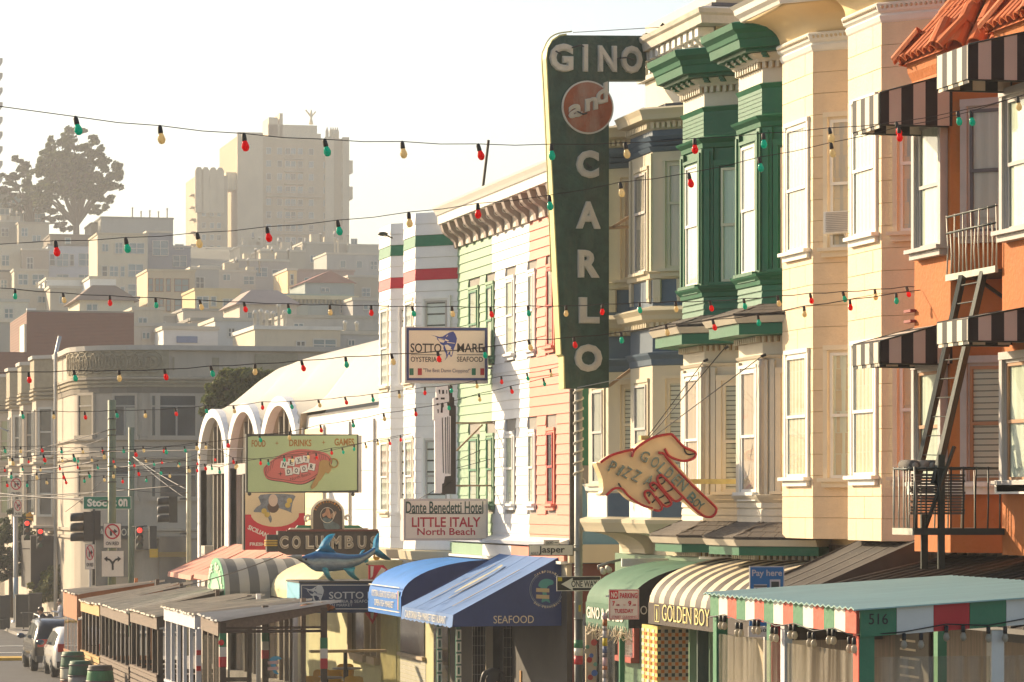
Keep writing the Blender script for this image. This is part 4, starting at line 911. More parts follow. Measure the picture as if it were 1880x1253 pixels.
# ------------------------------------------------------------------ blue and cream house
blue = mat('slate_blue', (.065, .105, .15), .5, .1, 2, .12, 12); bcream = mat('bay_cream', (.54, .47, .33), .5, .06, 1.6, .12, 14, dirt=.12, dirtcol=(.3, .26, .18))
slate = mat('slate_roof', (.11, .11, .12), .7, .2, 3, .2)
b4 = thing('blue_house', (3, 54, -4.5), 'cream and slate-blue bay-windowed house with white bracketed cornice behind the tall green sign', 'house')
w1, w0 = onX(1080.5, -.8), onX(1116.8, -.8); v1, v0 = onX(1157.5, -.8), onX(1198, -.8)
cA, cB = bay_path(w1, w0, .8), bay_path(v1, v0, .8); Y4e = cA[0][1]+.05
zc4 = lambda py: zat(py, -.8, v0); P4 = joined([cA, cB], Y4e, YB34)
MB().box(0, 9, YB34, YB34+4.3, -4.6, zc4(-5)+.0).build('wall', bcream, b4)
MB().box(0, 6, YB34+4.3, Y4e, -4.6, zc4(210)).build('wall', bcream, b4)
for bi, p in enumerate((cA, cB)):
    def band(ya, yb_, m): return MB().prism([(.2, p[0][1])]+p+[(.2, p[3][1])], zc4(ya), zc4(yb_)).build('bay', m, b4)
    band(980, 905, blue); band(905, 672, bcream); band(672, 560, blue); band(560, 512, blue); band(512, 280, bcream); band(280, 205, blue)
    f, s = Fr(p[1], p[2]), Fr(p[2], p[3])
    mould(b4, p, [(0, zc4(240)), (.03, zc4(238)), (.05, zc4(225)), (.06, zc4(224)), (.2, zc4(222)), (.22, zc4(213)), (.26, zc4(204)), (.2, zc4(200)), (0, zc4(199))], bcream, 'cornice')
    dentils(b4, p, zc4(237), zc4(227), .04, .1, .1, .055, bcream)
    MB().prism([(.2, p[0][1]-.2), (-.55, p[1][1]-.1), (-.55, p[2][1]+.1), (.2, p[3][1]+.2)], zc4(199), zc4(188)).build('roof', slate, b4)
    for py in (258, 268, 278): mould(b4, p, [(0, zc4(py+2)), (.03, zc4(py)), (.07, zc4(py-7)), (0, zc4(py-8))], blue)
    for (ff, a0, a1) in ((f, 0, .1), (f, f.L-.1, f.L)): MB().fb(ff, a0, a1, zc4(498), zc4(282), 0, .03).build('pilaster', bcream, b4)
    window(b4, f, .3, f.L-.22, zc4(497), zc4(302), bcream, mat('grey_trim'), 1, cw=.06, cp=.03, split=.6)
    window(b4, s, .22, .9, zc4(495), zc4(292), bcream, bcream, 3, cw=.06, split=.62)
    mould(b4, p, [(0, zc4(514)), (.05, zc4(512)), (.06, zc4(504)), (.1, zc4(500)), (0, zc4(498))], bcream)
    for (ff, a) in ((f, .15), (f, f.L-.15), (s, .1), (s, .55)):
        c = MB(); c.fb(ff, a-.07, a+.07, zc4(548), zc4(514), 0, .05)
        for j in (-1, 0, 1): c.fb(ff, a-.02+j*.045, a+.02+j*.045, zc4(556), zc4(548), 0, .04)
        c.build('bracket', bcream, b4)
    mould(b4, p, [(0, zc4(603)), (.05, zc4(601)), (.08, zc4(594)), (.2, zc4(588)), (.22, zc4(580)), (.28, zc4(572)), (.22, zc4(568)), (0, zc4(562))], bcream, 'cornice')
    dentils(b4, p, zc4(602), zc4(592), .05, .11, .1, .055, bcream)
    mould(b4, p, [(0, zc4(672)), (.02, zc4(670)), (.03, zc4(660)), (.08, zc4(652)), (.09, zc4(648)), (0, zc4(646))], blue)
    window(b4, f, .28, f.L-.2, zc4(886), zc4(694), bcream, mat('grey_trim'), 2, cw=.06, cp=.03, split=.55)
    window(b4, s, .22, .9, zc4(884), zc4(690), bcream, bcream, 0, cw=.06, blind=True, split=.6)
    mould(b4, p, [(0, zc4(902)), (.05, zc4(900)), (.07, zc4(892)), (.11, zc4(888)), (0, zc4(886))], white)
    for (ff, a0, a1) in ((f, 0, f.L*.98),): MB().fb(ff, a0, a1, zc4(952), zc4(904), 0, .02).build('panel', white, b4)
    mould(b4, p, [(0, zc4(980)), (.06, zc4(980)), (.1, zc4(970)), (.14, zc4(962)), (.15, zc4(955)), (0, zc4(950))], bcream, 'cornice')
    # swan-neck underside
    k = 8; q = [(0., zc4(1022))]+[(-.15-.65*(1-cos(pi*.5*i/k)), zc4(1022)+(zc4(981)-zc4(1022))*sin(pi*.5*i/k)) for i in range(k+1)]+[(0., zc4(981))]
    ym = (p[1][1]+p[2][1])/2; MB().slab([(x, ym-.75, z) for x, z in q], (0, 1.5, 0)).build('underside', bcream, b4, smooth=False)
PC = [(.2, YB34+4.4), (-.02, YB34+4.4), (-.02, YB34-.05), (1.5, YB34-.05)]
zq = lambda py: zat(py, -.3, YB34)
mould(b4, PC, [(0, zq(92)), (.08, zq(92)), (.1, zq(84)), (0, zq(84))], white)
mould(b4, PC, [(0, zq(48)), (.34, zq(48)), (.36, zq(34)), (.4, zq(30)), (.42, zq(22)), (.3, zq(17)), (-.3, zq(10))], mat('weathered_white', (.58, .52, .42), .6, .15, 3, .3, dirt=.35), 'cornice')
MB().sweep(PC, [(-.25, zq(12)), (.1, zq(12)), (.1, zq(6)), (-.25, zq(6))]).build('coping', slate, b4)
f = Fr(PC[1], PC[2])
for k in range(13):
    a = f.L*(k+.5)/13; b = MB(); b.fb(f, a-.09, a+.09, zq(66), zq(49), 0, .28); b.fb(f, a-.07, a+.07, zq(74), zq(66), 0, .2); b.fb(f, a-.05, a+.05, zq(84), zq(74), 0, .12); b.build('bracket', white, b4)
for k in range(12):
    a = f.L*(k+1)/13; b = MB(); b.tube([f.pt(a+.07*cos(u), (zq(62)+.07*sin(u)), .02) for u in [2*pi*j/8 for j in range(9)]], .015, 4, caps=False); b.build('rosette', white, b4)
f = Fr((-.02, YB34-.05), (1.5, YB34-.05)); b = MB(); b.fb(f, .15, .6, zq(70), zq(40), 0, .04); b.build('panel', white, b4); MB().lathe([(.09, -.01), (.09, .03), (.04, .05)], (0, 0, 0), 10)

# ------------------------------------------------------------------ green, white and coral clapboard house
sage = mat('sage_paint', (.20, .33, .20), .6, .08, 2, .1, dirt=.15); bwhite = mat('board_white', (.76, .75, .73), .55, .06, 2, .08, dirt=.16, dirtcol=(.5, .47, .42)); coral = mat('coral_paint', (.66, .21, .14), .6, .08, 2, .1, dirt=.12, dirtcol=(.45, .2, .14))
red_t = mat('red_trim', (.45, .02, .02), .5); green_t = mat('green_trim', (.02, .16, .08), .5)
b5 = thing('clapboard_house', (3, 66, -5), 'clapboard house painted in green, white and coral stripes with a bracketed cornice', 'house')
Y5a, Y5b, Yg, Yw = onX(839, 0), onX(1050, 0), onX(905, 0), onX(973, 0)
def zc5(py, px=1050): return zat(py, 0, onX(px, 0))
zTop = zc5(381); zBot = zc5(1002)
MB().box(0.02, 10, Y5b, Y5a, -5.2, zTop).build('wall', mat('wall_shadow', (.3, .28, .25), .9), b5)
n5 = 33; h = (zTop-zBot)/n5
wcols = [(863, 880, 0), (895, 908, 0), (931, 946, 1), (972, 984, 1), (1006, 1020, 2)]
wr = []
for px0, px1, c in wcols:
    ya, yb_ = onX(px0, 0), onX(px1, 0); 
    if ya-yb_ > .95: yb_ = ya-.95
    wr.append((ya, yb_, c))
wz = [(zc5(862, 1012)-.0, 0)]
Z3 = (zat(648, 0, onX(940, 0))-.02, zat(506, 0, onX(940, 0))); Z2 = (zat(925, 0, onX(940, 0)), zat(792, 0, onX(940, 0)))
for ya, yb_, m in ((Y5a, Yg, sage), (Yg, Yw, bwhite), (Yw, Y5b, coral)):
    for k in range(n5):
        z0, z1 = zBot+k*h, zBot+(k+1)*h
        spans = [(ya, yb_)]
        for (wa, wb, c) in wr:
            for Z in (Z3, Z2):
                if z1 > Z[0]-.1 and z0 < Z[1]+.1:
                    ns = []
                    for (p, q) in spans:
                        if wa+.12 < q or wb-.12 > p: ns.append((p, q)); continue
                        if p > wa+.12: ns.append((p, wa+.12))
                        if wb-.12 > q: ns.append((wb-.12, q))
                    spans = ns
        for (p, q) in spans:
            if p-q < .05: continue
            MB().add([(0.02, p, z0), (0.02, q, z0), (-.028, q, z0), (-.028, p, z0), (0.02, p, z1), (0.02, q, z1), (-.006, q, z1), (-.006, p, z1)], [(0,3,2,1),(4,5,6,7),(0,1,5,4),(1,2,6,5),(2,3,7,6),(3,0,4,7)]).build('board', m, b5)
for i, (wa, wb, c) in enumerate(wr):
    f = Fr((-.01, wa+.02), (-.01, wb-.02)); cm = (green_t, bwhite, red_t)[c]
    for Z in (Z3, Z2): window(b5, f, 0, f.L, Z[0], Z[1], (sage, bwhite, coral)[c], cm if c != 1 else white, 0 if c != 2 else 1, cw=.06, cp=.03, split=.52, bare=(c == 2 and Z is Z2))
mould(b5, [(0, Y5a), (0, Y5b)], [(0, zBot-.05), (.22, zBot-.02), (.26, zBot+.05), (.05, zBot+.12), (0, zBot+.14)], bwhite)
for ya, yb_, m in ((Y5a, Yg+.3, sage), (Yg+.3, Yw+1, bwhite), (Yw+1, Y5b, coral)): MB().box(-.16, 0, yb_, ya, zBot-.3, zBot-.06).build('fascia', m, b5)
for ya, yb_, m in ((Y5a, Y5b, mat('white_trim')),): MB().box(-.22, 0, yb_, ya, zBot-.36, zBot-.305).build('moulding', m, b5)
MB().box(-.1, 0, Y5b, Y5a, zBot-.85, zBot-.37).build('lintel', bcream, b5)
# cornice with scroll brackets
tm = mat('cornice_white', (.70, .67, .60), .5, .05, 2, .1); zK = zTop
MB().box(-.06, .3, Y5b-.05, Y5a+.05, zK, zK+.5).build('frieze', mat('frieze_cream', (.60, .53, .42), .6), b5)
mould(b5, [(0, Y5a-.1), (0, Y5b-.05), (0.3, Y5b-.05)], [(0, zK+.5), (.46, zK+.5), (.47, zK+.68), (.5, zK+.7), (.53, zK+.76), (.58, zK+.84), (.59, zK+.88), (-.3, zK+.9)], tm, 'cornice')
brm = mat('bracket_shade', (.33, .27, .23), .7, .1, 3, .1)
for k in range(14):
    y = Y5b+.35+(Y5a-Y5b-.6)*k/13; q = [(-.06, zK-.04), (-.1, zK-.02), (-.12, zK+.1), (-.19, zK+.18), (-.29, zK+.24), (-.37, zK+.32), (-.4, zK+.4), (-.43, zK+.5), (-.06, zK+.5)]
    MB().slab([(x, y-.11, z) for x, z in q], (0, .22, 0)).build('bracket', brm, b5)
    c = MB(); c.tube([(-.2+.07*cos(u), y-.12, zK+.37+.07*sin(u)) for u in [1.6*pi*j/8 for j in range(9)]], .012, 4); c.build('scroll', tm, b5)
# side wall on the alley, painted green over blue
MB().box(.02, 9, Y5b-.02, Y5b, zat(855, 1, Y5b), zat(560, 1, Y5b)).build('alley_siding', green_t, b5)
MB().box(.02, 9, Y5b-.02, Y5b, -5.2, zat(855, 1, Y5b)-.35).build('alley_siding', mat('sky_blue', (.13, .27, .36), .6), b5)
MB().box(-.06, .12, Y5b-.09, Y5b-.02, zat(1010, 0, Y5b), zat(715, 0, Y5b)).build('corner_board', mat('black_board', (.03, .028, .026), .5), b5)
for z in [zat(1000, 0, Y5b)]: MB().box(-.1, 9, Y5b-.2, Y5b-.02, z-.35, z).build('moulding', bcream, b5)
MB().box(0, 9, Y5b-.06, Y5b-.02, -5.2, zat(1035, 0, Y5b)).build('alley_siding', mat('dark_red', (.13, .03, .02), .6), b5)
# roof deck frame
rd = thing('roof_railing', (1.2, 66, zK+1.1), 'weathered dark timber rail frame on the roof of the clapboard house', 'railing')
a, c = P(880, 357, .3), P(972, 325, .3)
MB().bar(a, c, .08, .08).build('rail', mat('dark_timber', (.09, .07, .05), .8), rd)
for k in range(8):
    q = a.lerp(c, (k+.3)/8); MB().bar(q, (q.x, q.y, zK+1.05), .06).build('post', mat('dark_timber'), rd)
m = MB(); m.bar(P(886, 350, .5), P(897, 258, .5), .05); m.build('mast', mat('dark_timber'), rd)

# ------------------------------------------------------------------ white hotel with red and green bands
b6 = thing('hotel', (3, 75, -5.2), 'white clapboard hotel with two bays ringed by green and red stripes', 'hotel')
h1, h0 = onX(742, -.8), onX(763.5, -.8); k1, k0 = onX(697, -.8), onX(718, -.8)
hB, hA = bay_path(h1, h0, .8), bay_path(k1, k0, .8); Y6e = hA[0][1]+.1
zc6 = lambda py: zat(py, -.8, h0)
MB().box(0.01, 9, Y5a, Y6e, -5.4, zc6(432)).build('wall', bwhite, b6)
for bi, (p, top) in enumerate(((hA, 392), (hB, 392))):
    q = [(.2, p[0][1])]+p+[(.2, p[3][1])]
    o = MB().prism(q, zc6(1012), zc6(top+2)).build('bay', mat('groove', (.45, .42, .37), .8), b6)
    f, s = Fr(p[1], p[2]), Fr(p[2], p[3])
    n = 30; zt, zb = zc6(top), zc6(1010); hh = (zt-zb)/n
    for k in range(n):
        z0, z1 = zb+k*hh+.006, zb+(k+1)*hh; yy = 922-(z0+z1)/2/fwd(-.8, h0)*FL
        m = green_t if 438 < yy < 456 else (mat('red_band', (.50, .02, .035), .5) if 505 < yy < 523 else bwhite)
        MB().sweep(p, [(0, z0), (.022, z0), (.006, z1), (0, z1)]).build('board', m, b6)
    for (u0, u1) in ((545, 700), (800, 940)):
        cs = mat('cream_trim') 
        window(b6, f, .2, f.L-.2, zc6(u1), zc6(u0), cs, white, 2, cw=.06, cp=.03)
        window(b6, s, .18, .95, zc6(u1), zc6(u0), bwhite, mat('grey_trim'), 1, cw=.07, cp=.06, bare=True)
MB().sweep(joined([hA, hB], Y6e, Y5a), [(0, zc6(1030)), (.1, zc6(1028)), (.14, zc6(1012)), (0, zc6(1010))]).build('moulding', bcream, b6)
t = thing('security_camera', P(703, 430, -1.0), 'small dark security lamp on the top corner of the striped hotel bay', 'lamp')
q = P(703, 430, -1.0); m = MB(); m.ball(q, .09, 8, 5, sc=(1.4, 1, .6)); m.build('housing', iron, t); MB().bar(q, q+Vector((.3, 0, -.12)), .03).build('arm', iron, t)

# ------------------------------------------------------------------ low white shop and the arched bank
b7 = thing('white_shop', (3, 85, -5.4), 'low white panelled shop wall between the hotel and the arched hall', 'shop')
Y7a, Y7b = onX(541, 0), Y6e
MB().box(0.1, 8, Y7b, Y7a, -5.5, 2.45).build('wall', bwhite, b7)
for k, (px0, px1, m, pt) in enumerate(((541, 557, 'cw', 768), (559, 592, 'cw', 764), (598, 641, 'w', 764), (645, 688, 'w', 755), (690, 700, 'w', 748))):
    ya, yb_ = onX(px0, 0), onX(px1, 0); yb_ = max(yb_, Y7b)
    if ya <= yb_: continue
    for z0, z1 in ((-1.2, -.2), (-.19, .8), (.81, 2.05)):
        MB().box(0, .1, yb_, ya-.05, z0, z1+.0).build('panel', mat('pale_yellow', (.72, .60, .33), .6, dirt=.15) if m == 'cw' else bwhite, b7)
    MB().tube([(-.04, ya, -1.2), (-.04, ya, 2.1)], .04, 6).build('downpipe', mat('grey_trim'), b7)
MB().box(-.02, .1, Y7b, Y7a, -5.5, -1.6).build('lower_wall', mat('olive_plaster', (.42, .42, .24), .7, .1, 2, .2), b7)
dome_w = mat('dome_render', (.52, .48, .40), .75, .05, .8, .15, 8, dirt=.12, dirtcol=(.45, .42, .37))
hall = thing('arched_hall', (8, 104, -5.6), 'white concrete hall with a shallow dome and tall parabolic arched windows', 'hall')
arches = []
for pxa in (386, 443, 507): arches.append(onX(pxa, -.2))
pitch_ = (arches[0]-arches[2])/2; arches = [arches[0]-pitch_*k for k in range(3)]; hw = pitch_/2
zap = zat(753, 0, arches[0])-.05
def archz(y):
    best = -9
    for c in arches+[arches[2]-pitch_]:
        u = abs(y-c)/(hw*1.0)
        if u <= 1.0: best = max(best, zap-1.65*(1-sqrt(max(0, 1-u*u))))
    return best
ya0, ya1 = arches[2]-hw*1.0, arches[0]+hw
dm = MB(); nx, ny = 22, 90; yD0, yD1 = 77.5, arches[0]+hw; cy, cx = 98., 13.
def domez(x, y): return 4.95-2.2*abs((y-96)/19.5)**6-.6*((x-12)/14)**2
for j in range(ny+1):
    y = yD0+(yD1-yD0)*j/ny
    for i in range(nx+1):
        x = -.1+(i*.4 if i < 8 else 2.8+(i-7)*1.5); a = max(archz(y), zap-1.5) if y >= ya0 else 2.5
        t = min(1, max(0, (x+.15)/2.4)); t = t*t*(3-2*t); ridge = zap if y >= ya0 else 2.0
        z = a*(1-t)+domez(x, y)*t if y >= ya0 else max(2.5, domez(x, y)*t+(2.5)*(1-t))
        dm.v.append((x, y, z))
for j in range(ny):
    for i in range(nx):
        k = j*(nx+1)+i; dm.f.append((k, k+1, k+nx+2, k+nx+1)); dm.m.append(0); dm.sm.append(True)
dm.build('dome', dome_w, hall)
frm = mat('window_bronze', (.13, .11, .085), .5); hgl = mat('hall_glass', (.30, .27, .20), .15, .5, .4, .05, spec=.7, stretch=(1, 1, .15))
MB().box(1.0, 20, ya0-.2, arches[0]+hw-.1, -5.6, 1.5).build('wall', dome_w, hall)
for c in arches:
    # arch rim
    m = MB(); n = 24; o_ = []; i_ = []
    for k in range(n+1):
        a = pi*(k-2)/(n-4); a = min(pi, max(0, a)); zo, zi = zap+.08-1.7*(1-sin(a)), zap-.2-1.75*(1-sin(a))
        if k < 2: zo = zi = (-5.6, -3.)[k]
        if k > n-2: zo = zi = (-5.6, -3.)[n-k]
        o_.append((c-hw*.99*cos(a), zo)); i_.append((c-hw*.87*cos(a), zi))
    V = []
    for X in (-.16, .1): V += [(X, y, z) for y, z in o_]+[(X, y, z) for y, z in i_]
    N2 = 2*(n+1)
    for k in range(n):
        a, b_, c_, d_ = k, k+1, n+1+k+1, n+1+k
        m.f += [(a, b_, c_, d_), (a+N2, d_+N2, c_+N2, b_+N2), (a, a+N2, b_+N2, b_), (d_, c_, c_+N2, d_+N2)]; m.m += [0]*4; m.sm += [False]*4
    m.v = V; m.build('arch', mat('arch_white', (.82, .81, .78), .5, .04, 2, .05), hall)
    # vault soffit running inwards
    m = MB(); 
    V = [(X, y, z+.02) for X in (-.1, .4) for y, z in i_]
    m.add(V, [(k, k+1, n+1+k+1, n+1+k) for k in range(n)], 0, True); m.build('vault', dome_w, hall)
    MB().slab([(.24, y, z-.02) for y, z in i_]+[], (.03, 0, 0)).build('glazing', hgl, hall)
    for u, w in ((-.5, .13), (-.18, .2), (.14, .2), (.45, .13)):
        zt = zap-.3-1.75*(1-sqrt(1-u*u)); MB().box(.1, .24, c+hw*.86*u-w/2, c+hw*.86*u+w/2, -5.6, zt).build('mullion', frm, hall)
    MB().box(.02, .22, c-hw*.72, c+hw*.72, zat(865, 0, c)-.1, zat(865, 0, c)+.25).build('transom', mat('grey_trim'), hall)
MB().box(-.1, .9, arches[0]+hw-1.4, arches[0]+hw-.3, -5.6, -1.5).build('pier', dome_w, hall)
# ================================================================== signs hung out over the pavement
darkmetal = mat('dark_metal', (.035, .033, .03), .5, .2, 6, .1)
def sframe(Y, px0, px1): return Fr((onY(px0, Y), Y), (onY(px1, Y), Y))
def sxf(fr, Y):
    """photo column -> distance along the sign"""
    return lambda px: onY(px, Y)-fr.p.x
def board(par, Y, px0, px1, py0, py1, th, m, name='panel', o=0.):
    f = sframe(Y, px0, px1); b = MB(); b.fb(f, 0, f.L, zat(py1, f.p.x, Y), zat(py0, f.p.x, Y), -th+o, o); return b.build(name, m, par)
def put(par, Y, s, px0, px1, py0, py1, m, o=.012, bold=0., th=.006, name='lettering', slant=0., warp=None, rise=0.):
    f = sframe(Y, px0, px1); b = MB(); k = fwd(f.p.x, Y)/FL
    wr = warp
    if rise: wr = lambda x, y, a, z: (a, z+rise*k*x)
    letters(b, s, f, 0, f.L, zat(py1, f.p.x, Y), zat(py0, f.p.x, Y), o, bold, th, warp=wr, slant=slant); return b.build(name, m, par)

# ---- the tall green GINO and CARLO sign
YG = 54.55
gs = thing('tall_sign', Q(1065, 712, YG), 'tall dark green neon sign reading GINO and CARLO with an orange disc', 'sign')
gpaint = mat('worn_green', (.030, .072, .048), .55, .5, 3.5, .5, 14, dirt=.7, dirtcol=(.13, .13, .08)); gedge = mat('sign_edge', (.55, .50, .20), .5, .2, 3, .2, dirt=.4, dirtcol=(.3, .12, .03))
arc = [(1003, 108), (1006, 90), (1014, 76), (1028, 67), (1040, 65)]
out = [(1185, 66), (1185, 147), (1118, 147), (1118, 712), (1038, 714), (1035, 655), (1030, 650)]+arc
def pl2(name, pts, o0, o1, m, par, Y): 
    b = MB(); pl(b, Y, pts, o0, o1); return b.build(name, m, par)
pl2('panel', out, -.28, 0, gpaint, gs, YG)
# lit edge strip down the street side
edge = [(1035, 714), (1034, 655), (1029, 651), (1002, 108), (1005, 89), (1013, 74), (1027, 64), (1040, 62), (1040, 65), (1028, 67), (1014, 76), (1006, 90), (1004, 108), (1031, 650), (1036, 655), (1038, 714)]
pl2('edge_trim', edge, -.34, .012, gedge, gs, YG)
m = MB(); m.tube([Q(x, y, YG-.02) for x, y in smooth_pts([(1012, 500), (1000, 200), (995, 110), (998, 92), (1008, 72), (1024, 62), (1050, 58)], 4, False)], .012, 5); m.build('conduit', gedge, gs)
ltr = mat('neon_letter', (.64, .55, .43), .5, .12, 6, .2, dirt=.25, dirtcol=(.22, .16, .11)); lrim = mat('letter_rim', (.62, .58, .50), .5)
for s, x0, x1, y0, y1 in (('G', 1008, 1052, 80, 132), ('I', 1069, 1079, 82, 132), ('N', 1097, 1132, 84, 132), ('O', 1139, 1179, 84, 135),
                          ('C', 1057, 1099, 276, 327), ('A', 1057, 1102, 370, 420), ('R', 1060, 1100, 459, 510), ('L', 1062, 1100, 546, 594), ('O', 1054, 1105, 632, 683)):
    o = put(gs, YG, s, x0, x1, y0, y1, lrim, .0, .055, .07, 'letter')
    w = 2.2 if s != 'I' else 2.6
    put(gs, YG, s, x0+w*.6, x1-w*.6, y0+w*.6, y1-w*.6, ltr, .07, .02, .006, 'letter_face')
dc_ = Q(1078, 198, YG); r_ = 49/FL*fwd(dc_.x, YG)
def disc(par, c, r, m, o0, o1, name, n=48, sx=1.):
    b = MB(); q = [(c.x+r*sx*cos(2*pi*k/n), c.y-o0, c.z+r*sin(2*pi*k/n)) for k in range(n)]; b.slab(q, (0, -(o1-o0), 0)); return b.build(name, m, par)
disc(gs, dc_, r_, lrim, 0, .05, 'disc_rim'); disc(gs, dc_, r_*.94, mat('disc_orange', (.34, .085, .03), .6, .35, 3, .3, dirt=.75, dirtcol=(.42, .36, .28)), .05, .056, 'disc')
for s, x0, x1, y0, y1, rr in (('a', 1042, 1067, 195, 220, 6), ('n', 1072, 1096, 183, 207, 6), ('d', 1092, 1114, 158, 196, 8)):
    put(gs, YG, s, x0, x1, y0, y1, lrim, .056, .04, .05, 'letter', rise=rr); put(gs, YG, s, x0+1.5, x1-1.5, y0+1.5, y1-1.5, ltr, .106, .015, .006, 'letter_face', rise=rr)
for pts in (((1050, 88), (1066, 83), (1072, 86)), ((1133, 108), (1150, 106), (1166, 110)), ((1076, 300), (1082, 306), (1086, 308)), ((1060, 205), (1070, 210), (1078, 208)), ((1020, 94), (1030, 100))):
    m = MB(); m.tube([Q(x, y, YG-.14) for x, y in pts], .014, 5); m.build('wire', darkmetal, gs)
m = MB(); m.tube([Q(1052, 60, YG), Q(1220, 50, YG-.6)], .006, 4); m.build('guy_wire', darkmetal, gs)
m = MB(); m.box(onY(1185, YG), onY(1198, YG), YG, YG+.2, zat(75, 0, YG), zat(62, 0, YG)); m.build('wall_bracket', darkmetal, gs)
MB().bar(Q(1214, 45, YG-.7), Q(1224, 53, YG-.7), .06).build('wall_anchor', darkmetal, gs)
rust = mat('rusty_iron', (.32, .22, .13), .8, .35, 5, .3, dirt=.5, dirtcol=(.25, .10, .03))
MB().bar(Q(1118, 419, YG+.1), Q(1158, 417, YG+.1), .05).build('arm', rust, gs); MB().bar(Q(1124, 418, YG+.1), Q(1160, 396, YG+.1), .05).build('arm', rust, gs)
MB().bar(Q(1118, 709, YG+.1), Q(1162, 676, YG+.1), .05).build('arm', rust, gs)
m = MB(); m.tube([Q(1060, 712, YG-.1), Q(1130, 698, YG-.1), Q(1195, 690, YG-.1)], .007, 4); m.build('guy_wire', mat('galv'), gs)

# ---- the pointing hand
YH = 48.45
hs = thing('hand_sign', Q(1200, 900, YH), 'pointing hand neon sign reading GOLDEN BOY PIZZA with red tube outline', 'sign')
hc = lambda q: [(1040+x/3.915, 700+y/3.915) for x, y in q]
hand = hc([(245, 585), (330, 530), (480, 490), (520, 455), (620, 410), (740, 382), (775, 400), (840, 470), (905, 500), (930, 525), (905, 560), (830, 572), (760, 560), (1060, 895), (1072, 935), (1050, 970), (1000, 975), (940, 935), (835, 840), (820, 860), (770, 862), (750, 890), (710, 900), (685, 915), (660, 932), (625, 925), (610, 905), (540, 885), (460, 850), (400, 790), (375, 775), (330, 785), (285, 822), (240, 815), (262, 790), (258, 700), (215, 590)])
hcol = mat('hand_face', (.74, .56, .31), .45, .07, 2, .08, dirt=.12, dirtcol=(.4, .28, .14)); redt = mat('red_tube', (.42, .015, .02), .35, .15, 9, 0); blk = mat('black_paint', (.02, .018, .018), .4)
hs_ = smooth_pts(hand, 3)
pl2('face', hs_, -.26, 0, hcol, hs, YH)
def tubeline(par, pts, Y, r, m, name, o=.05, closed=False, sm=4):
    q = smooth_pts(pts, sm, closed); 
    if closed: q = q+[q[0]]
    b = MB(); b.tube([Q(x, y, Y-o) for x, y in q], r, 6, caps=not closed); return b.build(name, m, par)
tubeline(hs, hc([(245, 585), (330, 530), (480, 490)]), YH, .022, redt, 'neon_tube'); tubeline(hs, hc([(470, 545), (490, 495), (560, 440), (640, 400), (740, 382), (775, 400), (840, 470), (905, 500), (930, 525), (905, 560), (830, 574), (740, 540), (705, 485)]), YH, .022, redt, 'neon_tube')
tubeline(hs, hc([(660, 515), (700, 525), (745, 580), (900, 745), (1060, 895), (1074, 935), (1050, 972), (1000, 975), (940, 935), (835, 830), (700, 690), (665, 680), (652, 710), (680, 760), (760, 850), (800, 862), (835, 835)]), YH, .022, redt, 'neon_tube')
tubeline(hs, hc([(640, 790), (605, 760), (605, 735), (640, 735), (690, 790), (752, 870), (735, 898), (700, 895), (640, 830)]), YH, .02, redt, 'neon_tube')
tubeline(hs, hc([(600, 880), (565, 830), (565, 795), (600, 790), (640, 840), (685, 905), (665, 932), (625, 925)]), YH, .02, redt, 'neon_tube')
tubeline(hs, hc([(285, 822), (340, 775), (400, 775), (450, 830), (540, 890), (620, 915)]), YH, .02, redt, 'neon_tube')
for q in ([(848, 478), (855, 510), (880, 528), (922, 522)], [(665, 700), (690, 690), (712, 700), (700, 730), (670, 745)], [(612, 755), (640, 742), (655, 765), (625, 790)], [(578, 805), (605, 800), (590, 830)], [(720, 795), (755, 780), (775, 750)], [(655, 845), (690, 830), (702, 820)], [(615, 875), (640, 850)], [(470, 545), (485, 510), (500, 490)], [(375, 735), (400, 775), (420, 795)], [(705, 880), (740, 870)]):
    tubeline(hs, hc(q), YH, .012, blk, 'drawn_line', .012)
nt_ = mat('neon_glass_teal', (.07, .16, .16), .25, .2, 8, 0, spec=.7)
def tilt_text(par, Y, s, a, b, h, m, bold=.0, o=.05, th=.02, name='lettering', hollow=0):
    """text from photo point a to b (baseline), h photo px tall"""
    A = Q(a[0], a[1], Y); B = Q(b[0], b[1], Y); d = Vector((B.x-A.x, B.z-A.z)); L = d.length; d /= L; n = Vector((-d.y, d.x)); k = h/FL*fwd(A.x, Y)
    v, f = text_geo(s, bold, .5); mb = MB()
    mb.add([(A.x+d.x*x*L+n.x*y*k, Y-o-e*th, A.z+d.y*x*L+n.y*y*k) for x, y, e in v], f); return mb.build(name, m, par)
def tilt_multi(par, Y, s, px, h, m, bold, **kw):
    for ch, (a, b) in zip(s, px): tilt_text(par, Y, ch, a, b, h, m, bold, name='letter', **kw)
GB = hc([(515, 560), (575, 598), (640, 640), (690, 680), (735, 700), (785, 760)])
for ch, x0, y0, x1, y1, h in (('G', 515, 545, 565, 572, 20), ('O', 590, 585, 635, 612, 20), ('L', 640, 622, 672, 655, 21), ('D', 690, 660, 725, 690, 21), ('E', 745, 700, 770, 728, 20), ('N', 785, 735, 828, 775, 21),
                              ('B', 850, 830, 890, 868, 19), ('O', 895, 868, 925, 892, 16), ('Y', 925, 895, 965, 915, 15),
                              ('P', 290, 625, 330, 645, 21), ('I', 352, 652, 368, 664, 21), ('Z', 390, 660, 425, 685, 21), ('Z', 455, 685, 500, 712, 21), ('A', 545, 720, 595, 748, 21)):
    a, b = hc([(x0, y0+18), (x1, y1+18)]); tilt_text(hs, YH, ch, a, b, h, nt_, .0, name='letter')
    a, b = hc([(x0+5, y0+22), (x1+5, y1+22)]); tilt_text(hs, YH, ch, a, b, h, mat('letter_shadow', (.25, .17, .09), .7), .0, o=.003, th=.002, name='letter_shadow')
